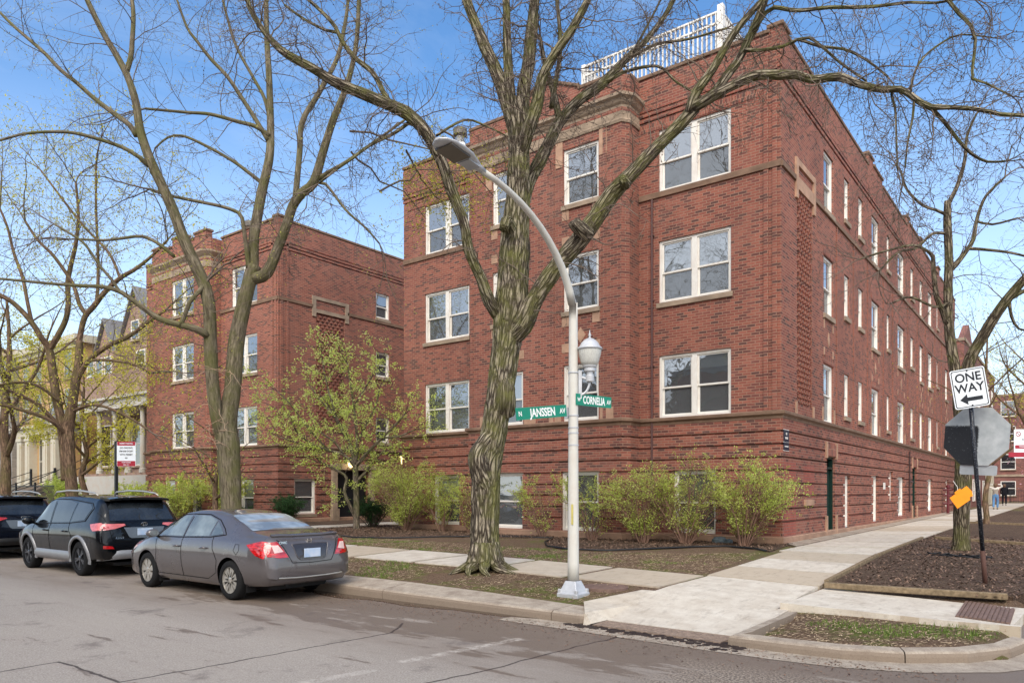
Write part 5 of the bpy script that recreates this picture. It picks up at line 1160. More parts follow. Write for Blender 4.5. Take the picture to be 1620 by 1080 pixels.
# no parking sign, right edge
d_ = 19.0; o = at(1617, 702, d_); sx0, sy0 = o.x + .1, o.y + .1; zt0 = h(min(sx0, 5.2), sy0); t = thing('no_parking_sign', 'white no parking sign with red band at the right edge, above the kerb', 'parking sign', (sx0, sy0, zt0)); bo = Vector((sx0, sy0, zt0))
mb = MB(); mb.box(sx0 - .03, sy0 - .03, zt0 - .2, sx0 + .03, sy0 + .03, o.z + .4); mb.build('post', MAT['dark_iron'], t)
o = o - Vector((FW[0], FW[1], 0)) * .1
plate(t, o, x, up, nr, rrect(.56, .74, .03), .003, sw, 'panel'); plate(t, o - up * .08, x, up, nr, rrect(.5, .09, .02), .002, redp, 'red_band', .0032); plate(t, o - up * .28, x, up, nr, rrect(.5, .12, .02), .002, redp, 'red_band', .0032)
P1 = [(.065 * math.cos(R(15 * k)), .065 * math.sin(R(15 * k))) for k in range(24)]; P2 = [(.05 * math.cos(R(15 * k)), .05 * math.sin(R(15 * k))) for k in range(24)]; mb = MB(); oo = o - x * .17 + up * .25
mb.add([oo + x * u + up * v + nr * .006 for u, v in P1 + P2], [(i, (i + 1) % 24, 24 + (i + 1) % 24, 24 + i) for i in range(24)]); mb.bar(oo - x * .04 + up * .04 + nr * .007, oo + x * .04 - up * .04 + nr * .007, .012, .002, nr); mb.build('no_symbol', redp, t, fixn=True)
text_lines(t, o + nr * .003, x, up, nr, [('P', .09, .25, bk, .9)], bo); tl_ = t.children[-1]; tl_.location = tl_.location - x * .17
text_lines(t, o + nr * .003, x, up, nr, [('TOW', .07, .10, bk, .9), ('TOW ZONE', .06, -.08, sw, .9)], bo)
plate(t, o + x * .1 + up * .25, x, up, nr, [(-.12, -.008), (.06, -.008), (.06, -.035), (.12, 0), (.06, .035), (.06, .008), (-.12, .008)], .002, redp, 'arrow', .0035)
# red standpipe on the side wall
hx_, hy_ = .35, 27.0; t = thing('standpipe', 'dark red twin fire standpipe rising beside the side wall', 'standpipe', (hx_, hy_, h(hx_, hy_))); z0 = h(hx_, hy_); mr_ = flat('maroon_paint', lin((92, 34, 40)), .5, .4)
mb = MB(); mb.lathe([(.13, 0), (.13, .04), (.07, .05), (.07, 1.35), (.1, 1.4), (.1, 1.5), (.05, 1.55), (0, 1.56)], (hx_, hy_, z0), 12); mb.build('pipe', mr_, t, smooth=False)
for q in (.55, 1.0, 1.3):
    mb = MB(); mb.tube([(hx_ - .22, hy_ - .1, z0 + q), (hx_, hy_, z0 + q), (hx_ + .22, hy_ + .05, z0 + q)], .055, 8); mb.lathe([(.09, -.04), (.09, .04), (0, .05)], (hx_ + .25, hy_ + .05, z0 + q), 10); mb.build('valve', mr_, t, fixn=True)

# ================================================================== CARS
def polar(c, r, n, a0=0): return [(c[0] + r * math.cos(a0 + 2 * math.pi * i / n), c[1] + r * math.sin(a0 + 2 * math.pi * i / n)) for i in range(n)]
def carpaint(name, c, flake=.35):
    m = M(name, .28, .4, flake); m.col(c); m.b.inputs['Coat Weight'].default_value = 1. if flake else .75; m.b.inputs['Coat Roughness'].default_value = .02
    if not flake: m.b.inputs['Specular IOR Level'].default_value = .1
    m.bump(m.noise(m.obj(), 1.2, 2), .04, .02); d_ = m.noise(m.obj(), 3, 6, .7); m.rgh(m.rng(d_, .3, .7, .22, .42)); return m.m
def cglass(name, dark=(.02, .024, .026), ior=2.2):
    m = M(name, .02, .5); m.b.inputs['IOR'].default_value = ior; m.col(m.ramp(m.noise(m.obj(), 1.8, 3), [(.4, dark), (.65, tuple(v * 2.5 for v in dark))])); return m.m
MAT['tyre'] = flat('tyre_rubber', lin((30, 30, 31)), .85, .2, 0, .2, 20, .3); MAT['black_plastic'] = flat('black_plastic', lin((26, 26, 27)), .6, .3)
MAT['well'] = flat('wheel_well', lin((12, 12, 12)), .95, .05)
MAT['silver'] = flat('wheel_silver', lin((188, 184, 176)), .35, .5, .6, .1); MAT['alloy'] = flat('dark_alloy', lin((96, 98, 104)), .3, .5, .7, .1); MAT['chrome'] = flat('chrome', lin((210, 212, 214)), .12, .5, 1., .02)
m = M('red_lens', .1, .8); m.b.inputs['Coat Weight'].default_value = 1; m.col(m.ramp(m.noise(m.scale(m.obj(), (1, 1, 6)), 9, 2), [(.4, lin((150, 10, 14))), (.6, lin((214, 30, 34)))])); MAT['red_lens'] = m.m
MAT['clear_lens'] = flat('clear_lens', lin((226, 196, 190)), .12, .7, 0, .12, 30); MAT['pale_red'] = flat('faded_red_lens', lin((206, 110, 112)), .15, .8, 0, .2, 16)
m = M('licence_plate', .5, .3); sp2 = m.n('ShaderNodeSeparateXYZ'); m.l(m.obj(), sp2.inputs[0]); m.col(m.mix(m.noise(m.obj(), 9, 2, .3), lin((140, 176, 214)), lin((224, 228, 236)))); MAT['plate'] = m.m
MAT['seam'] = flat('panel_gap', lin((14, 14, 15)), .8, .1)
def interp(T, x):
    if x <= T[0][0]: return T[0][1:]
    for a, b in zip(T[:-1], T[1:]):
        if x <= b[0]:
            k = (x - a[0]) / (b[0] - a[0]); k = k * k * (3 - 2 * k) * .35 + k * .65; return tuple(p + (q - p) * k for p, q in zip(a[1:], b[1:]))
    return T[-1][1:]
def car(name, label, spec, loc_, rotz, group=None):
    T = spec['T']; root = thing(name, label, 'car', loc_, group, rotz); wr = spec['wr']; xr, xf = spec['xr'], spec['xf']; paintm = spec['paint']
    xs = sorted(set([round(T[0][0] + (T[-1][0] - T[0][0]) * i / 60, 4) for i in range(61)] + [q[0] for q in T])); K = 0; V = []
    for x in xs:
        zb_, wb, wm, zm_, zs, ws_, wr_, zre, zt_ = interp(T, x)
        half = [(0, zb_), (wb * .6, zb_), (wb * .93, zb_ + .01), (wb, zb_ + .06), (wm * .992, zm_ - .12), (wm, zm_), (wm * .995, (zm_ * .45 + zs * .55)), (ws_ + (wm - ws_) * .45, zs - .045), (ws_, zs), (ws_ * .5 + wr_ * .5 + .012, (zs + zre) / 2), (wr_ + .012, zre - .03), (wr_ - .03, zre + (zt_ - zre) * .30), (wr_ * .7, zre + (zt_ - zre) * .75), (wr_ * .35, zt_ - (zt_ - zre) * .06), (0, zt_)]
        ring = half + [(-y, z) for y, z in half[-2:0:-1]]; K = len(ring); V += [(x, y, z) for y, z in ring]
    n = len(xs); Fc = [(i * K + k, i * K + (k + 1) % K, (i + 1) * K + (k + 1) % K, (i + 1) * K + k) for i in range(n - 1) for k in range(K)] + [tuple(range(K - 1, -1, -1)), tuple((n - 1) * K + k for k in range(K))]
    me = bpy.data.meshes.new('body'); me.from_pydata(V, [], Fc); me.materials.append(paintm); me.materials.append(MAT['well']); me.polygons.foreach_set('use_smooth', [True] * len(me.polygons))
    bm = bmesh.new(); bm.from_mesh(me); bmesh.ops.recalc_face_normals(bm, faces=bm.faces); bm.to_mesh(me); bm.free()
    tmp = bpy.data.objects.new('body', me); C.objects.link(tmp); cutters = []
    for x in (xr, xf):
        mb = MB(); mb.lathe([(wr + spec.get('gap', .055), -1.2), (wr + spec.get('gap', .055), 1.2)], (x, 0, wr), 40, 'y'); cm = mb.build('cut', [MAT['well'], MAT['well']], fixn=True, local=True); cm.data.materials.clear(); cm.data.materials.append(MAT['well']); cutters.append(cm)
        mo = tmp.modifiers.new('b', 'BOOLEAN'); mo.operation = 'DIFFERENCE'; mo.object = cm; mo.solver = 'EXACT'; mo.material_mode = 'TRANSFER'
    dg = bpy.context.evaluated_depsgraph_get(); me2 = bpy.data.meshes.new_from_object(tmp.evaluated_get(dg)); bpy.data.objects.remove(tmp)
    for c_ in cutters: bpy.data.objects.remove(c_)
    me2.name = 'body'; body = bpy.data.objects.new('body', me2); C.objects.link(body); body.parent = root
    bm = bmesh.new(); bm.from_mesh(me2)
    for e_ in bm.edges:
        if len(e_.link_faces) == 2 and e_.link_faces[0].normal.angle(e_.link_faces[1].normal, 0) > R(38): e_.smooth = False
    bvh = BVHTree.FromBMesh(bm); bm.to_mesh(me2); bm.free()
    def hit(ax, s, u, v, off):
        if ax == 'y': o_, d_ = Vector((u, s * 3, v)), Vector((0, -s, 0))
        elif ax == 'x': o_, d_ = Vector((s * 5, u, v)), Vector((-s, 0, 0))
        else: o_, d_ = Vector((u, v, 4)), Vector((0, 0, -1))
        p, nr_, i_, ds = bvh.ray_cast(o_, d_)
        if p is None: return None
        if nr_.dot(d_) > 0: nr_ = -nr_
        return p + nr_ * off
    def panel(nm, ax, s, poly, mat, off=.004, par=None, step=.07, thick=0):
        v, f = fill(poly, step); pts = [hit(ax, s, a, b, off) for a, b in v]; ok = [f_ for f_ in f if all(pts[i] is not None for i in f_)]
        mb = MB(); mb.add([p if p is not None else (0, 0, 0) for p in pts], ok); ob = mb.build(nm, mat, par or root, smooth=True, local=True)
        me_ = ob.data; bm = bmesh.new(); bm.from_mesh(me_); bmesh.ops.delete(bm, geom=[v_ for v_ in bm.verts if not v_.link_faces], context='VERTS')
        ref = {'y': Vector((0, s, 0)), 'x': Vector((s, 0, 0)), 'z': Vector((0, 0, 1))}[ax]
        for f_ in bm.faces:
            f_.normal_update()
            if f_.normal.dot(ref) < 0: f_.normal_flip()
        bm.to_mesh(me_); bm.free(); return ob
    def strip(mb, ax, s, pts, wd, off=.0055):
        """thin line following the surface"""
        P = []
        for a, b in zip(pts[:-1], pts[1:]):
            k = max(1, int(math.hypot(b[0] - a[0], b[1] - a[1]) / .05))
            for q in range(k): P.append((a[0] + (b[0] - a[0]) * q / k, a[1] + (b[1] - a[1]) * q / k))
        P.append(pts[-1]); H_ = [hit(ax, s, u, v, off) for u, v in P]; H_ = [q for q in H_ if q is not None]
        if len(H_) > 1: mb.tube(H_, wd / 2, 4, False)
    # wheels
    tyw = spec.get('tw', .205); rim = spec['rim']
    for x in (xr, xf):
        for s in (1, -1):
            w_ = bpy.data.objects.new('wheel', WC.get((name, 'tyre'))) if (name, 'tyre') in WC else None
            if w_ is None:
                mb = MB(); hw = tyw / 2; mb.lathe([(rim, -hw * .95), (rim + .02, -hw), (wr - .04, -hw * .98), (wr - .008, -hw * .8), (wr, -hw * .5), (wr, 0), (wr, hw * .5), (wr - .008, hw * .8), (wr - .04, hw * .98), (rim + .02, hw), (rim, hw * .95)], (0, 0, 0), 40, 'y', False)
                for k in range(44): pass
                WC[(name, 'tyre')] = mesh_of(mb, 'wheel', MAT['tyre']); WC[(name, 'tyre')].polygons.foreach_set('use_smooth', [True] * len(WC[(name, 'tyre')].polygons))
                mb = MB(); yo = hw - .03
                mb.lathe([(rim * 1.03, yo - .06), (rim * 1.03, yo + .012), (rim * .95, yo + .012), (rim * .93, yo - .02)], (0, 0, 0), 36, 'y', False); mb.lathe([(rim * .24, yo - .03), (rim * .24, yo + .008), (rim * .16, yo + .016), (0, yo + .018)], (0, 0, 0), 20, 'y')
                ns = spec['spokes']; tw_ = spec['sw']
                for k in range(ns):
                    for dq in spec['split']:
                        a = 2 * math.pi * (k + .25) / ns; a2 = a + dq; r0, r1 = rim * .2, rim * .96; p0 = (r0 * math.cos(a), r0 * math.sin(a)); p1 = (r1 * math.cos(a2), r1 * math.sin(a2)); tx, ty = -math.sin(a), math.cos(a); sx2, sy2 = -math.sin(a2), math.cos(a2)
                        q = [(p0[0] - tx * tw_ * .7, p0[1] - ty * tw_ * .7), (p1[0] - sx2 * tw_, p1[1] - sy2 * tw_), (p1[0] + sx2 * tw_, p1[1] + sy2 * tw_), (p0[0] + tx * tw_ * .7, p0[1] + ty * tw_ * .7)]
                        mb.prism(q, (yo - .03, yo + .006), lambda u, v, w2: (u, w2, v))
                WC[(name, 'rim')] = mesh_of(mb, 'rim', spec['rimmat'])
                mb = MB(); mb.lathe([(rim * 1.02, yo - .035), (0, yo - .035)], (0, 0, 0), 30, 'y', False); WC[(name, 'disc')] = mesh_of(mb, 'spoke_backing', MAT['black_plastic'] if spec['rimmat'] is MAT['alloy'] else flat('hub_shadow', lin((58, 54, 50)), .7))  # dark backing disc; shade between the spokes is put into its colour
                w_ = bpy.data.objects.new('wheel', WC[(name, 'tyre')])
            C.objects.link(w_); w_.parent = root; w_.location = (x, s * (spec['track'] - tyw / 2), wr); w_.rotation_euler = (0, 0, 0 if s > 0 else math.pi)
            for nm in ('rim', 'disc'): c_ = bpy.data.objects.new('rim' if nm == 'rim' else 'spoke_backing', WC[(name, nm)]); C.objects.link(c_); c_.parent = w_; c_.rotation_euler = (0, (x * 1.3 + s), 0)
    spec['details'](root, body, panel, strip, hit)
    return root
# sections: x, z_bottom, w_bottom, w_max, z_widest, z_belt, w_belt, w_roof, z_roof_edge, z_top
sedan_T = [(-2.33, .40, .56, .66, .50, .62, .60, .50, .68, .70), (-2.29, .31, .70, .775, .52, .68, .735, .64, .82, .86), (-2.22, .27, .76, .825, .56, .82, .775, .68, .965, 1.0), (-2.12, .255, .79, .85, .60, .915, .795, .69, 1.03, 1.06), (-1.85, .24, .81, .872, .62, .945, .815, .68, 1.055, 1.085),
           (-1.62, .22, .82, .878, .62, .955, .82, .655, 1.085, 1.115), (-1.25, .20, .82, .878, .62, .955, .825, .615, 1.215, 1.245), (-.85, .19, .82, .878, .62, .95, .83, .58, 1.335, 1.37), (-.4, .19, .82, .878, .62, .945, .83, .57, 1.385, 1.43), (.1, .19, .82, .878, .62, .935, .83, .575, 1.385, 1.435), (.45, .19, .82, .878, .62, .93, .83, .585, 1.345, 1.40),
           (.85, .19, .82, .875, .62, .92, .83, .61, 1.195, 1.245), (1.25, .19, .82, .872, .62, .905, .825, .66, 1.02, 1.055), (1.45, .19, .82, .87, .60, .88, .81, .67, .945, .985), (1.85, .20, .80, .85, .56, .80, .76, .64, .855, .895), (2.08, .21, .76, .79, .52, .70, .68, .56, .745, .78), (2.20, .24, .62, .66, .46, .56, .56, .44, .60, .63), (2.24, .28, .5, .54, .42, .5, .46, .36, .52, .54)]
def sedan_details(root, body, panel, strip, hit):
    gl_ = cglass('sedan_glass', (.10, .115, .11)); g2 = cglass('rear_glass', (.16, .18, .19))
    for s in (1, -1):
        A = panel('side_window', 'y', s, [(.98, .965), (.16, .975), (.18, 1.325), (.42, 1.315), (.62, 1.245), (.85, 1.11)], gl_)
        panel('side_window', 'y', s, [(.09, .977), (-.66, 1.0), (-.66, 1.255), (-.35, 1.325), (.10, 1.333)], gl_); panel('quarter_window', 'y', s, [(-.70, 1.002), (-1.03, 1.045), (-.92, 1.125), (-.70, 1.235)], gl_)
        mb = MB()
        strip(mb, 'y', s, [(1.08, .94), (.2, .955), (-.7, .985), (-1.12, 1.035), (-1.0, 1.125), (-.72, 1.265), (-.35, 1.35), (.15, 1.352), (.45, 1.34), (.66, 1.265), (.9, 1.115), (1.08, .94)], .018, .003)
        ob = mb.build('window_trim', MAT['black_plastic'], root, smooth=True, local=True)
        mb = MB()
        strip(mb, 'y', s, [(1.02, .93), (.98, .7), (1.0, .42), (.96, .30), (-.68, .30), (-.95, .42), (-.99, .62), (-.86, .80), (-.80, 1.0)], .010, .001); strip(mb, 'y', s, [(.13, 1.30), (.13, .9), (.10, .31)], .010, .001)
        strip(mb, 'y', s, [(-1.55, .74), (-1.62, .80), (-1.60, .90), (-1.50, .90), (-1.47, .80), (-1.55, .74)], .008, .001)
        mb.build('door_gap', MAT['seam'], root, local=True)
        for x_ in (.26, -.60):
            p = hit('y', s, x_, .80, .0); mb = MB(); mb.tube([p + Vector((.09, s * .01, .0)), p + Vector((.05, s * .04, .01)), p + Vector((-.05, s * .04, .012)), p + Vector((-.09, s * .01, .005))], [.012, .018, .018, .012], 8); mb.build('door_handle', spec_s['paint'], root, smooth=True, local=True)
        p = hit('y', s, .98, .96, 0); mb = MB(); c = p + Vector((.0, s * .14, .04)); prof = [(-.06, .04, .03), (-.05, .09, .06), (0, .11, .075), (.06, .095, .065), (.11, .05, .035), (.12, .01, .01)]; N_ = 14; V = [(c.x + xx_, c.y + a_ * math.cos(2 * math.pi * k / N_), c.z + b_ * math.sin(2 * math.pi * k / N_)) for xx_, a_, b_ in prof for k in range(N_)]
        mb.add(V, [(i * N_ + k, i * N_ + (k + 1) % N_, (i + 1) * N_ + (k + 1) % N_, (i + 1) * N_ + k) for i in range(len(prof) - 1) for k in range(N_)] + [tuple((len(prof) - 1) * N_ + k for k in range(N_))]); mi = mb.build('wing_mirror', spec_s['paint'], root, smooth=True, fixn=True, local=True)
        mb = MB(); V = [(c.x - .058, c.y + .085 * math.cos(2 * math.pi * k / N_), c.z + .055 * math.sin(2 * math.pi * k / N_)) for k in range(N_)]; mb.add(V, [tuple(range(N_))]); mb.build('mirror_glass', g2, mi, local=True); mb = MB(); mb.bar(p + Vector((.02, -s * .02, -.03)), c + Vector((.02, 0, -.03)), .06, .035); mb.build('mirror_arm', MAT['black_plastic'], mi, fixn=True, local=True)
        panel('tail_lamp', 'y', s, [(-1.80, .90), (-2.10, .965), (-2.24, .93), (-2.22, .70), (-2.05, .745)], MAT['red_lens'], .008)
        panel('front_lamp', 'y', s, [(1.72, .74), (1.98, .76), (2.1, .66), (2.06, .58), (1.9, .62)], MAT['clear_lens'], .006)
        tl_ = panel('tail_lamp', 'x', -1, [(s * .84, .93), (s * .60, .955), (s * .45, .71), (s * .60, .705), (s * .84, .74)], MAT['red_lens'], .009)
        panel('lamp_lens', 'x', -1, [(s * .70, .90), (s * .60, .90), (s * .53, .80), (s * .68, .78)], MAT['clear_lens'], .013, tl_)
        mb = MB(); mb.box(xr_s - .36, s * .78, .14, xr_s - .345, s * .60, .36); mb.build('mud_flap', MAT['black_plastic'], root, local=True); mb = MB(); mb.box(1.335 - .36, s * .80, .14, 1.335 - .345, s * .62, .34); mb.build('mud_flap', MAT['black_plastic'], root, local=True)
    panel('rear_window', 'z', 1, [(-1.60, -.60), (-.90, -.525), (-.86, 0), (-.90, .525), (-1.60, .60), (-1.66, 0)], g2, .005); panel('windscreen', 'z', 1, [(1.24, -.62), (.58, -.56), (.52, 0), (.58, .56), (1.24, .62), (1.30, 0)], gl_, .005)
    mb = MB(); strip(mb, 'x', -1, [(-.60, .98), (-.56, .96), (-.43, .71), (-.38, .62), (0, .605), (.38, .62), (.43, .71), (.56, .96), (.60, .98)], .011, .001)
    mb.build('boot_gap', MAT['seam'], root, local=True)
    panel('plate_recess', 'x', -1, [(-.34, .90), (.34, .90), (.27, .70), (.22, .665), (-.22, .665), (-.27, .70)], MAT['paint_shaded'], .004)
    mb = MB(); strip(mb, 'x', -1, [(-.35, .905), (-.28, .695), (-.22, .655), (.22, .655), (.28, .695), (.35, .905), (0, .915), (-.35, .905)], .014, .003); mb.build('recess_edge', spec_s['paint'], root, smooth=True, local=True)
    p = hit('x', -1, 0, .765, .012); mb = MB(); mb.box(p.x - .012, -.16, .69, p.x - .004, .16, .83); mb.build('licence_plate', MAT['plate'], root, bevel=.003, local=True)
    p = hit('x', -1, 0, .95, .01); mb = MB(); mb.box(p.x - .01, -.045, .915, p.x - .002, -.028, .985); mb.box(p.x - .01, .028, .915, p.x - .002, .045, .985); mb.box(p.x - .01, -.028, .943, p.x - .002, .028, .957); mb.build('emblem', MAT['chrome'], root, local=True)
    p = hit('x', -1, .46, .93, .006); text('CIVIC', .052, MAT['chrome'], root, frame((p.x - .002, .50, .935), (0, -1, 0), (.1, 0, 1), (-1, 0, .1)), 1.15, .001)
    mb = MB(); strip(mb, 'z', 1, [(-2.13, -.64), (-2.17, -.3), (-2.175, 0), (-2.17, .3), (-2.13, .64)], .05, .012); mb.build('boot_lip', spec_s['paint'], root, smooth=True, local=True)
    mb = MB(); strip(mb, 'x', -1, [(-.62, .395), (-.3, .38), (0, .378), (.3, .38), (.62, .395)], .03, .002); mb.build('bumper_trim', MAT['silver'], root, smooth=True, local=True)
    mb = MB(); mb.box(-1.95, -.55, .17, 2.0, .55, .3); mb.tube([(-2.22, .4, .27), (-1.9, .4, .27)], .03, 10); mb.build('underbody', MAT['black_plastic'], root, local=True)
    mb = MB(); mb.box(-2.245, -.12, .55, -2.2, -.12, .55)
MAT['paint_shaded'] = carpaint('shaded_recess', lin((62, 57, 57)))  # body paint darkened: shade of the plate recess put into the colour
xr_s = -1.335
spec_s = dict(T=sedan_T, wr=.318, xr=-1.335, xf=1.335, paint=carpaint('warm_grey_paint', lin((98, 93, 94))), rim=.212, track=.865, spokes=7, sw=.028, split=(-.17, .17), rimmat=MAT['silver'], details=sedan_details, gap=.05)
car('parked_sedan', 'grey brown four door saloon parked nearest the camera', spec_s, (-4.97 - 1.335, -11.10, 0), math.pi, 'cars parked along the kerb')
suv_T = [(-2.30, .50, .66, .74, .62, .72, .70, .62, .80, .82), (-2.27, .40, .76, .84, .66, .86, .80, .70, .96, .99), (-2.22, .36, .82, .885, .70, .98, .83, .71, 1.10, 1.13), (-2.12, .34, .85, .91, .75, 1.04, .85, .70, 1.22, 1.26), (-2.02, .33, .86, .918, .76, 1.055, .86, .69, 1.36, 1.41), (-1.88, .31, .87, .922, .76, 1.065, .86, .68, 1.50, 1.56), (-1.72, .30, .87, .922, .76, 1.07, .865, .675, 1.575, 1.63), (-1.2, .28, .87, .922, .76, 1.065, .87, .68, 1.60, 1.665), (-.4, .27, .87, .922, .76, 1.045, .87, .69, 1.615, 1.685), (.2, .27, .87, .922, .76, 1.03, .87, .69, 1.60, 1.67), (.55, .27, .87, .92, .76, 1.02, .865, .70, 1.53, 1.60), (.95, .27, .87, .918, .76, 1.01, .86, .72, 1.30, 1.36), (1.30, .27, .87, .915, .74, 1.0, .85, .74, 1.12, 1.16), (1.6, .28, .85, .905, .72, .97, .83, .72, 1.04, 1.08), (2.0, .30, .80, .85, .68, .87, .76, .66, .92, .96), (2.2, .32, .70, .74, .60, .74, .66, .56, .78, .80), (2.30, .38, .56, .60, .52, .60, .52, .44, .63, .65)]
def suv_details(root, body, panel, strip, hit, big=True):
    gl_ = cglass('suv_glass', (.012, .014, .016), 1.75); P_ = root['paint_key']; pm = MAT[P_]
    for s in (1, -1):
        panel('side_window', 'y', s, [(1.06, 1.055), (.20, 1.075), (.22, 1.545), (.42, 1.535), (.66, 1.45), (.88, 1.27)], gl_); panel('side_window', 'y', s, [(.12, 1.078), (-.78, 1.10), (-.86, 1.50), (-.5, 1.555), (.13, 1.56)], gl_); panel('quarter_window', 'y', s, [(-.86, 1.105), (-1.45, 1.16), (-1.62, 1.40), (-1.5, 1.475), (-.94, 1.52)], gl_)
        mb = MB(); strip(mb, 'y', s, [(1.12, 1.035), (.2, 1.055), (-.8, 1.08), (-1.5, 1.135), (-1.70, 1.40), (-1.55, 1.50), (-.5, 1.58), (.2, 1.58), (.48, 1.56), (.72, 1.47), (.95, 1.27), (1.12, 1.035)], .018, .003); mb.build('window_trim', MAT['black_plastic'], root, smooth=True, local=True)
        mb = MB(); strip(mb, 'y', s, [(1.06, 1.02), (1.0, .75), (1.0, .47)], .010, .001); strip(mb, 'y', s, [(.15, 1.5), (.14, 1.0), (.10, .47)], .010, .001); strip(mb, 'y', s, [(-.80, 1.10), (-.86, .95), (-1.02, .80), (-.90, .62), (-.80, .47)], .010, .001); mb.build('door_gap', MAT['seam'], root, local=True)
        for x_ in (.30, -.68):
            p = hit('y', s, x_, .90, .0); mb = MB(); mb.tube([p + Vector((.10, s * .01, .0)), p + Vector((.05, s * .04, .01)), p + Vector((-.05, s * .04, .012)), p + Vector((-.10, s * .01, .005))], [.012, .019, .019, .012], 8); mb.build('door_handle', pm, root, smooth=True, local=True)
        # sill cladding and wheel arch lips
        q = []
        for x_ in (.92, .5, 0, -.5, -.92): pp = hit('y', s, x_, .42, .0); q.append(pp)
        mb = MB(); V = []
        for pp in q: V += [(pp.x, pp.y + s * .0, .50), (pp.x, pp.y + s * .03, .47), (pp.x, pp.y + s * .035, .36), (pp.x, pp.y + s * .0, .28), (pp.x, pp.y - s * .1, .27)]
        mb.add(V, [(i * 5 + k, (i + 1) * 5 + k, (i + 1) * 5 + k + 1, i * 5 + k + 1) for i in range(4) for k in range(4)]); mb.build('sill_cladding', MAT[root['trim_key']], root, smooth=True, fixn=True, local=True)
        for xc in (-1.33, 1.33):
            mb = MB(); V = []; N_ = 22
            for k in range(N_ + 1):
                a = R(-12 + 204 * k / N_); r0, r1 = .36 + .055, .36 + .115
                for r_, o_ in ((r0, .004), (r0, .03), (r1, .028), (r1 + .012, .0)):
                    xx_, zz_ = xc + r_ * math.cos(a), .36 + r_ * math.sin(a); pp = hit('y', s, xc + (r1 + .02) * math.cos(a), max(.36, .36 + (r1 + .02) * math.sin(a)), 0); y_ = (abs(pp.y) if pp is not None else .9) ; V.append((xx_, s * (y_ + o_), zz_))
            mb.add(V, [(i * 4 + k, (i + 1) * 4 + k, (i + 1) * 4 + k + 1, i * 4 + k + 1) for i in range(N_) for k in range(3)]); mb.build('wheel_arch_trim', MAT[root['trim_key']], root, smooth=True, fixn=True, local=True)
        mb = MB(); P2 = [(.55, s * .64, 1.70 - .05), (.4, s * .645, 1.735), (-.2, s * .64, 1.765), (-.9, s * .635, 1.755), (-1.45, s * .63, 1.71), (-1.6, s * .63, 1.66)]; mb.tube(P2, [.012, .02, .022, .022, .02, .012], 8); mb.build('roof_rail', MAT['silver'], root, smooth=True, local=True)
        p = hit('y', s, 1.02, 1.05, 0); c = p + Vector((.0, s * .16, .05)); mb = MB(); prof = [(-.07, .06, .05), (-.05, .12, .085), (0, .13, .095), (.07, .11, .08), (.12, .05, .035), (.13, .01, .01)]; N_ = 14; V = [(c.x + xx_, c.y + a_ * math.cos(2 * math.pi * k / N_), c.z + b_ * math.sin(2 * math.pi * k / N_)) for xx_, a_, b_ in prof for k in range(N_)]
        mb.add(V, [(i * N_ + k, i * N_ + (k + 1) % N_, (i + 1) * N_ + (k + 1) % N_, (i + 1) * N_ + k) for i in range(len(prof) - 1) for k in range(N_)] + [tuple(range(N_))]); mi = mb.build('wing_mirror', pm, root, smooth=True, fixn=True, local=True); mb = MB(); mb.bar(p + Vector((.02, -s * .03, -.03)), c + Vector((.02, 0, -.03)), .06, .04); mb.build('mirror_arm', MAT['black_plastic'], mi, fixn=True, local=True)
        tm = MAT[root['lens_key']]
        panel('tail_lamp', 'y', s, [(-1.78, 1.075), (-2.12, 1.11), (-2.24, 1.05), (-2.20, .96), (-2.0, .945), (-1.90, .99)], tm, .010)
        tl_ = panel('tail_lamp', 'x', -1, [(s * .88, 1.09), (s * .40, 1.085), (s * .38, 1.05), (s * .60, .985), (s * .86, .955)], tm, .012)
        panel('lamp_lens', 'x', -1, [(s * .80, 1.03), (s * .70, 1.035), (s * .70, 1.0), (s * .80, .985)], MAT['red_lens'], .016, tl_)
        panel('rear_reflector', 'x', -1, [(s * .83, .66), (s * .66, .64), (s * .62, .585), (s * .83, .60)], MAT['red_lens'], .008)
    panel('rear_window', 'x', -1, [(-.66, 1.15), (.66, 1.15), (.60, 1.44), (.53, 1.50), (-.53, 1.50), (-.60, 1.44)], gl_, .006); panel('windscreen', 'z', 1, [(1.27, -.68), (.62, -.62), (.55, 0), (.62, .62), (1.27, .68), (1.33, 0)], gl_, .006)
    mb = MB(); V = []
    for x_, z_, th_ in ((-1.65, 1.655, .0), (-1.95, 1.645, .0), (-2.08, 1.625, 0)):
        for y_, dz in ((-.62, -.035), (-.4, -.008), (0, 0), (.4, -.008), (.62, -.035)): V.append((x_, y_, z_ + dz))
    for x_, z_ in ((-1.65, 1.60), (-1.95, 1.60), (-2.08, 1.60)):
        for y_, dz in ((-.62, -.05), (-.4, -.03), (0, -.02), (.4, -.03), (.62, -.05)): V.append((x_, y_, z_ + dz))
    Fq = [(r_ * 5 + k, r_ * 5 + k + 1, (r_ + 1) * 5 + k + 1, (r_ + 1) * 5 + k) for r_ in (0, 1) for k in range(4)]; Fq += [tuple(15 + i for i in reversed(f_)) for f_ in Fq]; Fq += [(10 + k, 11 + k, 26 + k, 25 + k) for k in range(4)] + [(r_ * 5, r_ * 5 + 5, r_ * 5 + 20, r_ * 5 + 15) for r_ in (0, 1)] + [(r_ * 5 + 4, r_ * 5 + 9, r_ * 5 + 24, r_ * 5 + 19) for r_ in (0, 1)]
    mb.add(V, Fq); mb.build('rear_spoiler', pm, root, smooth=False, fixn=True, local=True)
    mb = MB(); strip(mb, 'x', -1, [(-.80, 1.42), (-.74, 1.2), (-.70, .98), (-.66, .78), (-.60, .72), (.60, .72), (.66, .78), (.70, .98), (.74, 1.2), (.80, 1.42)], .011, .001); mb.build('tailgate_gap', MAT['seam'], root, local=True)
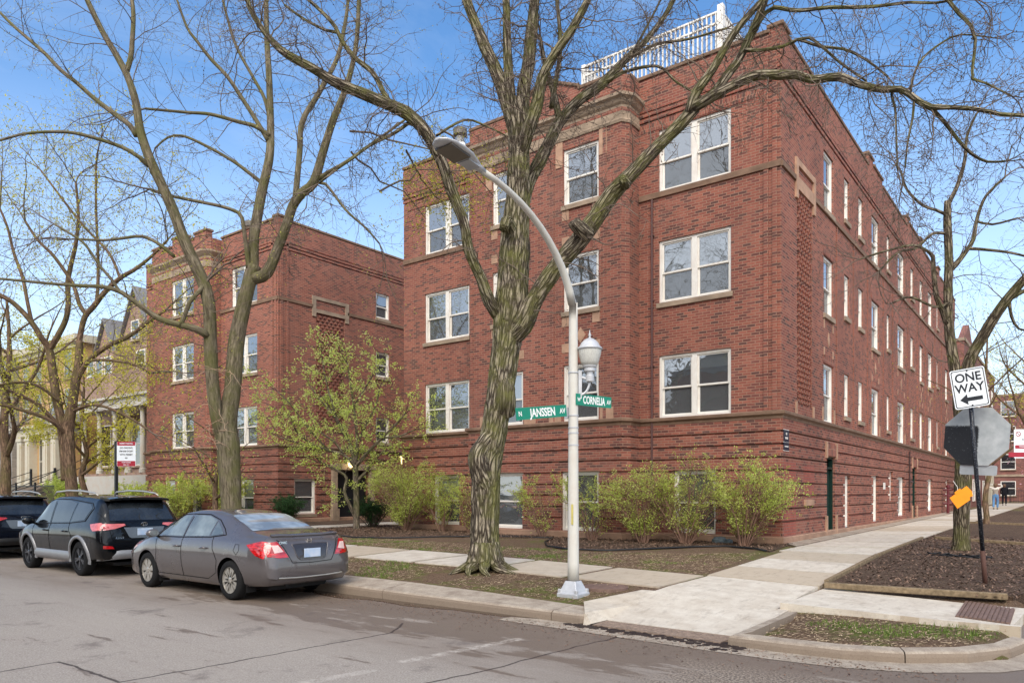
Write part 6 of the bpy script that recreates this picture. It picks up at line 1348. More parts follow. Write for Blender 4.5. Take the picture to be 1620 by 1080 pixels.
    p = hit('x', -1, 0, .93, .01); panel('plate_recess', 'x', -1, [(-.42, 1.01), (.42, 1.01), (.33, .82), (.28, .79), (-.28, .79), (-.33, .82)], MAT['recess_grey'], .004)
    mb = MB(); mb.box(p.x - .012, -.16, .845, p.x - .002, .16, .985); mb.build('licence_plate', MAT['plate'], root, local=True, bevel=.003)
    p = hit('x', -1, 0, 1.075, .01); mb = MB(); mb.tube([(p.x - .012, .06 * math.cos(R(20 * k)), 1.07 + .038 * math.sin(R(20 * k))) for k in range(19)], .006, 6, False); mb.tube([(p.x - .012, .02 * math.cos(R(20 * k)), 1.07 + .036 * math.sin(R(20 * k))) for k in range(19)], .005, 6, False); mb.build('emblem', MAT['chrome'], root, local=True)
    if root['trim_key'] == 'trim_silver': text('RAV4', .06, MAT['chrome'], root, frame((p.x - .06, .52, .80), (0, -1, 0), (.1, 0, 1), (-1, 0, .1)), 1.15, .001)
    mb = MB(); mb.tube([(-2.145, -.05, 1.175), (-2.13, .12, 1.20), (-2.12, .28, 1.195)], .012, 6); mb.build('rear_wiper', MAT['black_plastic'], root, local=True)
    # lower bumper trim
    mb = MB(); V = []; ysb = [-.84, -.76, -.5, -.25, 0, .25, .5, .76, .84]
    for y_ in ysb:
        pp = hit('x', -1, y_ if abs(y_) < .72 else math.copysign(.72, y_), .56, 0); xb = (pp.x if pp is not None else -2.2) + (0 if abs(y_) < .7 else (.10 if abs(y_) < .8 else .28)); e_ = .10 * (abs(y_) / .84) ** 3
        V += [(xb + .02, y_, .56), (xb - .03, y_, .54), (xb - .035, y_, .44 - e_ * .4), (xb + .02, y_, .38 - e_ * .4)]
    mb.add(V, [(i * 4 + k, (i + 1) * 4 + k, (i + 1) * 4 + k + 1, i * 4 + k + 1) for i in range(len(ysb) - 1) for k in range(3)]); mb.build('bumper_cladding', MAT[root['trim_key']], root, smooth=True, fixn=True, local=True)
    mb = MB(); mb.box(-2.15, -.55, .24, 2.0, .55, .3); mb.build('underbody', MAT['black_plastic'], root, local=True)
MAT['suv_black'] = carpaint('black_paint', lin((9, 11, 15)), 0.); MAT['suv_navy'] = carpaint('navy_paint', lin((12, 16, 27)), 0.); MAT['trim_silver'] = flat('silver_cladding', lin((140, 141, 144)), .4, .4, .3, .06); MAT['recess_grey'] = flat('recess_grey', lin((100, 108, 116)), .3, .5, .2)
def mk_suv(nm, lab, key, trim, lens, loc_, sc3=(1, 1, 1)):
    sp3 = dict(T=suv_T, wr=.36, xr=-1.33, xf=1.33, paint=MAT[key], rim=.235, track=.905, spokes=5, sw=.017, split=(-.16, .16), rimmat=MAT['alloy'], tw=.225, gap=.05)
    keep = {}
    def det(root, *a): root['paint_key'] = key; root['trim_key'] = trim; root['lens_key'] = lens; suv_details(root, *a)
    sp3['details'] = det; r = car(nm, lab, sp3, loc_, math.pi, 'cars parked along the kerb'); r.scale = sc3
    for k in ('paint_key', 'trim_key', 'lens_key'): del r[k]
    return r
mk_suv('parked_suv', 'black sport utility with silver wheel arches, parked between two cars', 'suv_black', 'trim_silver', 'pale_red', (-10.58 - 1.33, -11.02, 0))
mk_suv('parked_estate_suv', 'dark navy sport utility cut off by the left edge', 'suv_navy', 'black_plastic', 'red_lens', (-17.05 - 1.33, -11.0, 0))

# ================================================================== PEOPLE
def person(lab, p, face, pose, cols, hair):
    """skinned figure, metres; face: direction it looks"""
    t = thing('person', lab, 'person', p); ca, sa = face
    def W(x, y, z): return (x * sa + y * ca, -x * ca + y * sa, z)      # x: to its right, y: forward
    J, E_ = pose; me = bpy.data.meshes.new('person_body'); me.from_pydata([W(*j[:3]) for j in J], E_, [])
    ob = bpy.data.objects.new('body', me); C.objects.link(ob); md = ob.modifiers.new('s', 'SKIN'); sv_ = me.skin_vertices[0].data
    for i, j in enumerate(J): sv_[i].radius = (j[3], j[3] if len(j) < 5 else j[4])
    sv_[0].use_root = True; s2 = ob.modifiers.new('d', 'SUBSURF'); s2.levels = 1; s2.render_levels = 1
    dg = bpy.context.evaluated_depsgraph_get(); m2 = bpy.data.meshes.new_from_object(ob.evaluated_get(dg)); bpy.data.objects.remove(ob); m2.name = 'body'; m2.materials.clear()
    for c_ in cols: m2.materials.append(c_[0])
    for pg in m2.polygons:
        z = pg.center.z; x_ = math.hypot(pg.center.x, pg.center.y); k = 0
        for i, (mt, test) in enumerate(cols):
            if test(pg.center): k = i; break
        pg.material_index = k; pg.use_smooth = True
    ob = bpy.data.objects.new('body', m2); C.objects.link(ob); ob.parent = t
    mb = MB(); hp = Vector(W(0, -.02, J[hair][2] + .03)); mb.lathe([(.04, -.17), (.09, -.12), (.115, -.02), (.105, .07), (.06, .12), (0, .13)], hp, 14); mb.build('hair', flat('hair', lin((110, 84, 66)), .7), t, smooth=True, local=True)
    mb = MB()
    for s in (-1, 1):
        f0 = Vector(W(s * .10 + (0 if s > 0 else 0), .06, .04)); mb.tube([Vector(W(s * .10, -.08, .05)), f0, Vector(W(s * .105, .17, .035))], [.045, .05, .035], 8)
    mb.build('shoe', flat('shoe', lin((50, 44, 44)), .7), t, smooth=True, local=True); return t
jeans = flat('blue_jeans', lin((96, 134, 176)), .85, .1, 0, .2, 12); knit = flat('grey_knit', lin((150, 140, 130)), .9, .1, 0, .15, 12); pale = flat('pale_sweater', lin((214, 208, 200)), .9, .1); dark = flat('dark_coat', lin((34, 34, 40)), .85, .1); skin = flat('skin', lin((206, 160, 138)), .6, .3)
J = [(0, 0, .92, .15, .11), (0, 0, 1.12, .13, .10), (0, 0, 1.32, .17, .11), (0, 0, 1.44, .06), (0, .01, 1.53, .075, .09), (0, .01, 1.60, .085, .10),
     (.18, 0, 1.38, .06), (.38, -.02, 1.46, .05), (.30, -.03, 1.60, .042), (.12, -.09, 1.60, .035), (-.18, 0, 1.38, .06), (-.38, -.02, 1.46, .05), (-.30, -.03, 1.60, .042), (-.12, -.09, 1.60, .035),
     (.10, 0, .84, .10), (.11, .08, .48, .075), (.11, .02, .10, .062), (-.10, 0, .84, .10), (-.10, .0, .48, .075), (-.10, -.16, .12, .062)]
E_ = [(0, 1), (1, 2), (2, 3), (3, 4), (4, 5), (2, 6), (6, 7), (7, 8), (8, 9), (2, 10), (10, 11), (11, 12), (12, 13), (0, 14), (14, 15), (15, 16), (0, 17), (17, 18), (18, 19)]
person('person walking away in pale sweater and blue jeans with both hands behind their head', (1.68, 38.0, h(1.68, 38)), (0, 1), (J, E_), [(jeans, lambda c: c.z < .95), (knit, lambda c: c.z < 1.27), (pale, lambda c: c.z < 1.49 or abs(c.x) > .13), (skin, lambda c: True)], 4)
J2 = [(0, 0, .92, .16, .13), (0, 0, 1.12, .17, .13), (0, 0, 1.32, .19, .13), (0, 0, 1.46, .06), (0, .01, 1.55, .08, .09), (0, .01, 1.62, .08, .10), (.2, 0, 1.4, .06), (.25, 0, 1.1, .05), (.22, .1, .88, .04), (-.2, 0, 1.4, .06), (-.25, 0, 1.1, .05), (-.22, .1, .88, .04), (.10, 0, .84, .10), (.11, .05, .48, .075), (.11, 0, .10, .062), (-.10, 0, .84, .10), (-.10, .0, .48, .075), (-.10, -.1, .1, .062)]
E2 = [(0, 1), (1, 2), (2, 3), (3, 4), (4, 5), (2, 6), (6, 7), (7, 8), (2, 9), (9, 10), (10, 11), (0, 12), (12, 13), (13, 14), (0, 15), (15, 16), (16, 17)]
pp = GZ(1585, 803, .85) if False else (1.2, 50.0)
person('person in dark clothes far down the pavement, near the iron fence', (1.25, 52.0, h(1.25, 52)), (0, 1), (J2, E2), [(dark, lambda c: c.z < 1.47), (skin, lambda c: True)], 4)
# ================================================================== TREES
def catmull(P, n_per):
    out = []; N_ = len(P)
    for i in range(N_ - 1):
        p0, p1, p2, p3 = P[max(i - 1, 0)], P[i], P[i + 1], P[min(i + 2, N_ - 1)]
        k = max(1, int((p2[0] - p1[0]).length / n_per))
        for q in range(k):
            t = q / k; t2 = t * t; t3 = t2 * t
            v = .5 * ((2 * p1[0]) + (p2[0] - p0[0]) * t + (2 * p0[0] - 5 * p1[0] + 4 * p2[0] - p3[0]) * t2 + (3 * p1[0] - p0[0] - 3 * p2[0] + p3[0]) * t3)
            out.append((v, p1[1] + (p2[1] - p1[1]) * t))
    out.append(P[-1]); return out
RS = [1.]
def limb(pts):
    """pts: (px, py, distance, half width px) -> [(Vector, radius)]"""
    return catmull([(at(x, y, d), r * RS[0] * d / F) for x, y, d, r in pts], .12)
def twig(mb, mbb, p, d, Ln, r, lvl, rd, k):
    """crooked twig with side twigs; k: style dict"""
    n_ = max(3, int(Ln / k['seg'])); st = Ln / n_; pts = [p]; rad = [r]; dirs = [d]; cr_ = k['crook'] * (1.25 if lvl == 0 else 1)
    for i in range(n_):
        d = (d + Vector((rd.gauss(0, cr_), rd.gauss(0, cr_), rd.gauss(0, cr_) + k['grav'] * (1 if lvl else 1.5)))).normalized(); p = p + d * st; pts.append(p); rad.append(r * (1 - .78 * (i + 1) / n_)); dirs.append(d)
    mb.tube(pts, rad, 4 if r > .012 else 3, False)
    if lvl > 0:
        side = 1
        for i in range(1, n_ + 1):
            if rd.random() > k['dens']: continue
            a = dirs[i]; o_ = a.orthogonal().normalized(); o_ = Matrix.Rotation(rd.uniform(0, 6.283), 3, a) @ o_; ang = R(rd.uniform(*k['ang'])); dd_ = (a * math.cos(ang) + o_ * math.sin(ang)).normalized()
            twig(mb, mbb, pts[i], dd_, Ln * rd.uniform(.32, .62) * (1 - .3 * i / n_), max(k.get('rmin', .003), rad[i] * .62), lvl - 1, rd, k)
    if mbb is not None and lvl <= k['leaflvl']:
        for i in range(1, n_ + 1):
            for _ in range(k['nl']):
                if rd.random() > k['ld']: continue
                leaf(mbb, pts[i] + Vector((rd.gauss(0, k['sp']), rd.gauss(0, k['sp']), rd.gauss(0, k['sp']))), k['ls'] * rd.uniform(.6, 1.3), rd)
def leaf(mb, p, s, rd):
    a = Vector((rd.gauss(0, 1), rd.gauss(0, 1), rd.gauss(0, 1))).normalized(); b = a.orthogonal().normalized(); b = Matrix.Rotation(rd.uniform(0, 6.28), 3, a) @ b; c = a.cross(b)
    mb.add([p - b * s, p + c * s * .45 + a * s * .12, p + b * s, p - c * s * .45 + a * s * .12], [(0, 1, 2, 3)])
STY = dict(seg=.16, crook=.20, grav=-.02, dens=.75, ang=(35, 75), leaflvl=0, nl=1, ld=.35, ls=.012, sp=.01)
def tree(name, lab, cat_, limbs, bark_, twm, leafmat, style, seed, base, group=None, spawn=(.45, 1.4, 2), ntr=1, disp=None, sides=20, leafname='leaves', start=.15):
    """limbs: traced limbs; the first ntr are the trunk"""
    t = thing(name, lab, cat_, base, group); rd = random.Random(seed); mb = MB(); mb2 = MB(); mt = MB(); ml = MB(); st = dict(STY); st.update(style)
    for i, lb in enumerate(limbs):
        P = limb(lb); tgt = mb if i < ntr else mb2
        tgt.tube([p for p, r in P], [r for p, r in P], sides if i < ntr else max(8, int(sides * .6)), True, disp if (i < ntr or P[0][1] > .07) else None)
        acc = 0
        if i < ntr and len(limbs) > 1 and not style.get('trunktwigs'): continue
        n_ = len(P)
        for j in range(1, n_):
            acc += (P[j][0] - P[j - 1][0]).length
            if acc > spawn[0] * rd.uniform(.6, 1.5) and j / n_ > start:
                acc = 0; d = (P[j][0] - P[j - 1][0]).normalized(); o_ = Matrix.Rotation(rd.uniform(0, 6.283), 3, d) @ d.orthogonal().normalized(); ang = R(rd.uniform(35, 80)); dd_ = (d * math.cos(ang) + o_ * math.sin(ang)).normalized(); dd_.z += style.get('up', .0); dd_.normalize()
                twig(mt, ml, P[j][0], dd_, spawn[1] * rd.uniform(.5, 1.25), max(.005, min(.013, P[j][1] * .3)), spawn[2], rd, st)
        d = (P[-1][0] - P[-2][0]).normalized()
        if lb[-1][1] < -15:
            st3 = dict(st, seg=.4, crook=.13, grav=.03, ld=0)
            for _ in range(4): twig(mt, None, P[-1][0], (d + Vector((rd.gauss(0, .45), rd.gauss(0, .45), rd.gauss(.25, .2)))).normalized(), rd.uniform(3.5, 5.5), P[-1][1] * .8, 3, rd, st3)
        for _ in range(2 if P[-1][1] < .05 else 0): twig(mt, ml, P[-1][0], (d + Vector((rd.gauss(0, .3), rd.gauss(0, .3), rd.gauss(0, .3)))).normalized(), spawn[1] * 1.2, max(.008, P[-1][1] * .7), spawn[2], rd, st)
    mb.build('trunk', bark_, t, smooth=True)
    if mb2.v: mb2.build('limbs', bark_, t, smooth=True)
    if mt.v: mt.build('twigs', twm, t, smooth=True)
    if ml.v: ml.build(leafname, leafmat, t)
    print(name, 'twig faces', len(mt.f), 'leaf', len(ml.f)); return t
def furrow(q, r, p, a):
    v3 = noise.noise((p.x * 2.2, p.y * 2.2, p.z * 1.3)); v = noise.turbulence((q[0] * 9 / max(r, .1) * .3, q[1] * 9 / max(r, .1) * .3, q[2] * .9), 3, False); v2 = noise.noise((q[0] * 17 + v3 * 2, q[1] * 17, q[2] * 1.9))
    return -.16 * (1 - abs(v2) * 2.2) * min(1, .35 / max(r, .06)) * .46 + .02 + .05 * v3 + .03 * noise.noise((q[0] * 30, q[1] * 30, q[2] * 9)) + .02 * v
# T1: the big furrowed tree in the middle ------------------------------------
bx_, by_ = G(768, 902); bz_ = h(bx_, by_)
d0 = 13.6
T1 = [
 [(768, 908, d0, 41), (768, 895, d0, 34), (767, 878, d0, 30), (767, 855, d0, 28), (768, 810, d0, 27.5), (769, 760, d0, 27.5), (772, 725, d0, 27), (778, 700, d0, 25.5), (786, 655, d0, 25), (793, 605, d0, 25.5), (800, 555, d0, 27), (806, 510, d0, 32), (810, 480, d0, 33), (812, 440, d0, 30), (814, 400, d0, 30), (816, 360, d0, 27), (819, 310, d0, 23), (821, 250, d0, 20.5), (820, 200, d0, 21), (816, 160, d0, 18)],
 [(790, 500, d0, 14), (775, 478, 13.4, 13), (762, 443, 13.3, 10.5), (741, 394, 13.1, 10), (734, 352, 13, 10), (712, 296, 12.9, 11), (703, 267, 12.8, 11), (690, 237, 12.7, 12), (667, 200, 12.6, 12), (634, 174, 12.5, 11.5), (608, 163, 12.4, 11), (570, 147, 12.3, 10.5), (530, 130, 12.2, 9.5), (492, 107, 12.1, 8.5), (455, 87, 12, 7.5), (435, 70, 12, 6.5), (412, 42, 12, 5.5), (395, 12, 12, 5), (385, -25, 12, 4), (360, -70, 12, 3)],
 [(818, 215, d0, 15), (797, 144, d0, 14), (782, 107, 13.7, 12), (764, 67, 13.8, 11), (749, 30, 13.8, 9.5), (738, 0, 13.8, 9), (722, -50, 13.9, 7), (700, -120, 14, 4)],
 [(812, 190, d0, 11), (805, 122, 13.4, 9.5), (802, 55, 13.3, 8), (801, 0, 13.2, 7), (796, -70, 13, 4)],
 [(825, 210, d0, 14), (828, 148, 13.8, 13), (837, 93, 14, 12), (842, 44, 14, 11), (846, 0, 14.1, 10), (858, -90, 14.2, 6)],
 [(824, 250, d0, 13), (836, 205, 13.3, 13), (850, 163, 13.2, 12.5), (858, 122, 13.1, 10), (878, 85, 13, 9), (904, 48, 12.9, 8), (930, 0, 12.8, 7), (955, -60, 12.7, 5)],
 [(872, 170, 13.7, 5), (880, 125, 13.8, 5), (885, 96, 13.9, 4.5), (886, 55, 14, 4), (881, 0, 14, 3.5), (878, -50, 14, 2.5)],
 [(818, 370, d0, 16), (834, 296, 13.9, 13), (856, 252, 14, 12), (875, 213, 14.1, 11), (886, 192, 14.2, 11), (915, 160, 14.3, 10), (952, 133, 14.5, 9.5), (986, 98, 14.7, 7), (1019, 67, 14.8, 5.5), (1052, 25, 15, 5), (1075, -20, 15, 4)],
 [(886, 195, 14.2, 7), (876, 148, 14.3, 6), (862, 100, 14.4, 4.5), (855, 60, 14.4, 3)],
 [(806, 535, d0, 20), (827, 515, 13.4, 19), (849, 468, 13.3, 17), (886, 415, 13.1, 17), (915, 382, 13.0, 18), (941, 347, 12.9, 17), (967, 309, 12.8, 16), (1004, 270, 12.6, 13.5), (1041, 231, 12.5, 12.5), (1078, 195, 12.4, 12), (1100, 170, 12.3, 12)],
 [(1090, 178, 12.3, 9), (1102, 145, 12.2, 9), (1127, 111, 12.1, 8), (1157, 59, 12, 7), (1183, 26, 11.9, 6), (1207, 0, 11.8, 5.5), (1240, -40, 11.7, 4)],
 [(1095, 172, 12.3, 10), (1120, 157, 12.1, 10), (1150, 140, 12, 9.5), (1198, 119, 11.8, 9), (1231, 119, 11.6, 9), (1260, 118, 11.5, 8), (1285, 126, 11.4, 7.5), (1327, 122, 11.2, 8), (1364, 135, 11, 7), (1398, 142, 10.9, 6.5), (1424, 141, 10.8, 6), (1446, 155, 10.7, 6), (1472, 170, 10.6, 6), (1501, 170, 10.5, 4.5), (1546, 173, 10.4, 4), (1583, 181, 10.3, 3.8), (1625, 183, 10.2, 3.5), (1680, 190, 10.1, 2.5)],
 [(1472, 170, 10.6, 4), (1494, 193, 10.7, 3.5), (1516, 222, 10.8, 3.2), (1538, 244, 10.9, 3), (1562, 256, 11, 2.4), (1590, 255, 11, 2)],
 [(1105, 165, 12.3, 10), (1127, 150, 12.3, 9), (1150, 120, 12.3, 8.5), (1170, 92, 12.3, 8), (1194, 41, 12.2, 7.5), (1210, 0, 12.1, 7), (1222, -40, 12, 4)],
 [(1190, 52, 12.2, 4), (1212, 20, 12, 4), (1225, 12, 11.9, 4), (1261, 17, 11.7, 3.6), (1312, 12, 11.5, 3.4), (1348, 12, 11.3, 3.4), (1389, 10, 11.1, 3), (1440, 4, 11, 2.6), (1480, 5, 10.9, 2.4), (1530, -5, 10.8, 2)],
 [(1178, 80, 12.2, 4), (1198, 80, 12.1, 3.2), (1238, 74, 11.9, 3), (1261, 63, 11.8, 2.8), (1298, 74, 11.7, 2.6), (1335, 78, 11.6, 2.5), (1372, 96, 11.5, 2.2), (1405, 122, 11.4, 2)],
 [(1490, -10, 10.8, 3.6), (1502, 3, 10.8, 3.6), (1517, 22, 10.8, 3.4), (1536, 41, 10.7, 3.2), (1543, 63, 10.7, 3), (1540, 96, 10.7, 2.8), (1539, 125, 10.6, 2.6), (1560, 132, 10.6, 2), (1600, 152, 10.5, 1.8)],
 [(1250, 70, 11.8, 3), (1280, 60, 11.6, 2.6), (1330, 100, 11.5, 2.4), (1370, 128, 11.4, 2)], [(1440, 148, 10.7, 2.6), (1446, 118, 10.8, 2.3), (1460, 92, 10.9, 2.1), (1490, 68, 11, 1.9), (1520, 55, 11, 1.6), (1570, 60, 11, 1.3)],
 [(1410, 148, 10.9, 2.4), (1416, 170, 10.9, 2.2), (1418, 215, 10.9, 1.8), (1420, 270, 10.9, 1.5)], [(1446, 158, 10.7, 2.6), (1444, 185, 10.7, 2.2), (1436, 225, 10.7, 1.9), (1432, 265, 10.7, 1.5)],
 [(662, 190, 12.6, 6), (645, 172, 12.5, 5), (615, 160, 12.6, 5.5), (600, 132, 12.6, 5), (587, 112, 12.6, 5), (565, 95, 12.6, 4.6), (542, 67, 12.6, 4.2), (530, 42, 12.6, 3.8), (510, 20, 12.6, 3.4), (488, 0, 12.6, 3), (460, -25, 12.6, 2.5)],
 [(652, 190, 12.6, 3.6), (625, 210, 12.6, 3.2), (585, 230, 12.7, 3), (558, 250, 12.7, 2.8), (530, 270, 12.7, 2.2), (505, 290, 12.7, 1.8)],
 [(535, 52, 12.6, 3), (515, 48, 12.6, 2.6), (480, 30, 12.6, 2.4), (450, 8, 12.6, 2)], [(690, 215, 12.7, 2.6), (735, 190, 12.8, 2.2), (770, 200, 12.9, 1.8), (800, 215, 13, 1.4)],
 [(962, 130, 14.5, 3.6), (985, 115, 14.4, 3.2), (1040, 105, 14.2, 2.6), (1070, 130, 14.1, 2.2), (1105, 150, 14, 1.8)],
 [(1000, 90, 14.7, 3), (1040, 70, 14.6, 2.6), (1090, 62, 14.5, 2.2), (1150, 45, 14.4, 2)], [(1000, 85, 14.7, 2.6), (1030, 30, 14.6, 2.2), (1050, -10, 14.6, 1.8)],
]
RS[0] = .82
t1 = tree('street_tree', 'large furrowed moss stained street tree with spreading limbs in front of the corner block', 'tree', T1, MAT['bark_locust'], MAT['twig'], MAT['bud_dark'], dict(rmin=.0045, crook=.26, grav=-.035, seg=.13, ld=.55, ls=.016, sp=.008, dens=.8), 3, (bx_, by_, bz_), spawn=(.15, 1.35, 2), disp=furrow, sides=110, leafname='buds', start=.12)
# roots, burl and cut stubs
mb = MB(); rd = random.Random(8)
for k in range(9):
    a = k * 2 * math.pi / 9 + rd.uniform(-.25, .25); r0 = .25; L_ = rd.uniform(.28, .5); P = [Vector((bx_ + math.cos(a) * r0 * .62, by_ + math.sin(a) * r0 * .62, bz_ + .5)), Vector((bx_ + math.cos(a) * (r0 + .0), by_ + math.sin(a) * (r0 + .0), bz_ + .15)), Vector((bx_ + math.cos(a) * (r0 + .2), by_ + math.sin(a) * (r0 + .2), bz_ + .035)), Vector((bx_ + math.cos(a + .2) * (r0 + L_), by_ + math.sin(a + .2) * (r0 + L_), bz_ - .05))]
    Q = catmull([(p, r) for p, r in zip(P, (.11, .12, .065, .02))], .05); mb.tube([p for p, r in Q], [r for p, r in Q], 10, True, furrow)
mb.build('roots', MAT['bark_locust'], t1, smooth=True)
def stub(P, rads, par=t1, mat=MAT['bark_locust'], nm='cut_stub'):
    mb = MB(); Q = catmull([(at(*p), r) for p, r in zip(P, rads)], .04); mb.tube([p for p, r in Q], [r for p, r in Q], 16, True, furrow); return mb.build(nm, mat, par, smooth=True)
stub([(772, 790, 13.6), (764, 755, 13.5), (757, 725, 13.42), (764, 705, 13.45), (785, 680, 13.6)], [.2, .215, .205, .16, .16], nm='burl'); stub([(797, 650, 13.6), (799, 628, 13.42), (798, 600, 13.6)], [.23, .20, .18], nm='burl')
stub([(812, 370, 13.5), (802, 350, 13.2), (797, 362, 13.05)], [.12, .10, .085]); stub([(930, 372, 12.85), (912, 356, 12.65), (908, 350, 12.6)], [.14, .11, .10]); stub([(990, 292, 12.6), (985, 283, 12.42)], [.10, .07])

# T2: double-stemmed mossy tree behind the saloon ------------------------------
d2 = 18.3; x2_, y2_ = -10.85, -8.3; z2_ = h(x2_, y2_)
T2 = [
 [(366, 868, d2, 24), (366, 845, d2, 20), (366, 800, d2, 19.5), (364, 760, d2, 20), (362, 725, d2, 21), (361, 700, d2, 21), (358, 672, d2, 20), (368, 615, d2, 15.5), (374, 541, d2, 15), (385, 485, d2, 13.5), (394, 448, d2, 13), (402, 420, d2, 13.5)],
 [(356, 700, d2, 12), (343, 660, 18.1, 12), (336, 600, 18, 12.5), (333, 541, 17.9, 12), (331, 485, 17.8, 12), (322, 448, 17.8, 12), (307, 415, 17.7, 11), (289, 374, 17.6, 10.5), (274, 333, 17.5, 10), (257, 295, 17.4, 9.5), (237, 252, 17.3, 9), (222, 207, 17.2, 8), (215, 163, 17.1, 7), (202, 122, 17, 6.5), (185, 89, 17, 6), (163, 52, 16.9, 5.5), (141, 7, 16.8, 5), (120, -40, 16.8, 3.5)],
 [(400, 430, d2, 11), (402, 374, 18.4, 10), (408, 337, 18.5, 9.5), (415, 300, 18.6, 9), (426, 250, 18.6, 8), (428, 204, 18.7, 7), (426, 130, 18.7, 6), (422, 56, 18.8, 5), (421, 0, 18.8, 4.5), (420, -60, 18.8, 3)],
 [(402, 440, d2, 11.5), (422, 432, 18.2, 11), (441, 389, 18.1, 9.5), (456, 348, 18, 9), (463, 326, 17.9, 9), (478, 305, 17.8, 9), (496, 289, 17.7, 9), (511, 241, 17.6, 8), (526, 193, 17.5, 7), (548, 137, 17.4, 5.5), (563, 74, 17.3, 4.5), (568, 0, 17.2, 4), (570, -50, 17.2, 3)],
 [(467, 318, 17.9, 6), (474, 241, 18, 5.5), (478, 193, 18.1, 5), (504, 148, 18.2, 5), (533, 93, 18.3, 4.2), (546, 37, 18.4, 3.5), (552, -10, 18.4, 3)],
 [(505, 283, 17.7, 5), (520, 272, 17.6, 3.6), (548, 256, 17.5, 3.2), (600, 219, 17.3, 2.6), (640, 190, 17.2, 2)],
 [(500, 288, 17.7, 3), (515, 291, 17.7, 2.8), (548, 333, 17.6, 2.4), (580, 362, 17.5, 2), (600, 385, 17.5, 1.6)],
 [(426, 215, 18.6, 4), (404, 200, 18.5, 4), (378, 193, 18.4, 3.6), (333, 181, 18.3, 3.2), (296, 178, 18.2, 2.8), (230, 172, 18, 2.2)],
 [(424, 222, 18.6, 4.5), (405, 190, 18.6, 4.2), (385, 159, 18.6, 4), (360, 122, 18.5, 3.6), (333, 93, 18.5, 3.4), (312, 66, 18.4, 3), (296, 44, 18.4, 2.6), (280, 0, 18.4, 2)],
 [(415, 290, 18.6, 4), (392, 272, 18.5, 3.4), (370, 256, 18.4, 3), (330, 233, 18.3, 2.8), (289, 215, 18.2, 2.4), (265, 218, 18.1, 2), (245, 235, 18, 1.6)],
 [(426, 185, 18.7, 4), (418, 155, 18.7, 3.4), (400, 122, 18.8, 3), (374, 74, 18.8, 2.8), (360, 30, 18.8, 2.4), (350, -10, 18.8, 2)],
 [(235, 262, 17.3, 5), (222, 250, 17.2, 4), (193, 233, 17.1, 3.6), (148, 218, 16.9, 3.4), (104, 209, 16.7, 3), (44, 211, 16.5, 2.6), (0, 222, 16.3, 2.2), (-50, 235, 16.2, 1.8)],
 [(216, 215, 17.2, 5.5), (205, 198, 17.2, 5), (178, 178, 17.3, 4.8), (148, 155, 17.3, 4.2), (120, 130, 17.4, 3.8), (96, 111, 17.4, 3.8), (67, 81, 17.5, 3.4), (22, 42, 17.6, 2.8), (0, 20, 17.6, 2.4)],
 [(200, 115, 17, 5), (207, 90, 17, 4.8), (209, 67, 17, 4.4), (211, 22, 17, 4), (206, -20, 17, 3)],
 [(393, 425, 18.2, 4.5), (389, 385, 18.1, 4.2), (383, 345, 18, 3.8), (378, 337, 18, 3.5), (352, 327, 17.9, 3.2), (304, 317, 17.8, 3), (262, 308, 17.7, 2.6), (237, 299, 17.7, 2.6)],
 [(328, 530, 17.8, 8), (310, 520, 17.6, 6.5), (274, 511, 17.5, 6), (250, 503, 17.4, 5.5), (220, 482, 17.3, 4.8), (193, 463, 17.2, 4.2), (165, 454, 17.1, 3.8), (130, 452, 17, 3.4), (74, 448, 16.9, 2.8), (0, 441, 16.8, 2.2), (-40, 440, 16.8, 1.8)],
 [(285, 515, 17.5, 4), (292, 500, 17.5, 4), (300, 478, 17.5, 4), (314, 462, 17.6, 4), (322, 452, 17.7, 4)],
 [(190, 462, 17.2, 3), (175, 440, 17.2, 2.8), (159, 422, 17.1, 2.6), (133, 385, 17, 2.4), (105, 366, 16.9, 2), (85, 354, 16.9, 1.8)],
 [(276, 406, 17.8, 3.6), (250, 385, 17.7, 3.2), (225, 374, 17.6, 3), (200, 376, 17.5, 2.8), (165, 380, 17.4, 2.4), (120, 378, 17.3, 2)],
]
t2 = tree('street_tree', 'mossy twin stemmed street tree rising behind the grey saloon', 'tree', T2, MAT['bark_maple'], MAT['twig'], MAT['bud'], dict(crook=.15, grav=-.012, seg=.17, ld=.6, ls=.021, sp=.04, dens=.75), 5, (x2_, y2_, z2_), spawn=(.26, 1.6, 2), disp=lambda q, r, p, a: .05 * noise.noise((p.x * 2, p.y * 2, p.z * 2)) + .018 * noise.noise((q[0] * 14, q[1] * 14, q[2] * 3)), sides=28, leafname='buds')
mb = MB(); rd = random.Random(2)
for k in range(16):
    p = at(352 + rd.uniform(-8, 12), rd.uniform(560, 720), 18.0); twig(mb, None, p, Vector((rd.gauss(0, .8), -.5, rd.uniform(-.3, .9))).normalized(), rd.uniform(.5, 1.3), .009, 0, rd, dict(STY, crook=.22, grav=-.05))
mb.build('water_sprouts', flat('pale_shoot', lin((176, 150, 124)), .8), t2, smooth=True)
RS[0] = .86
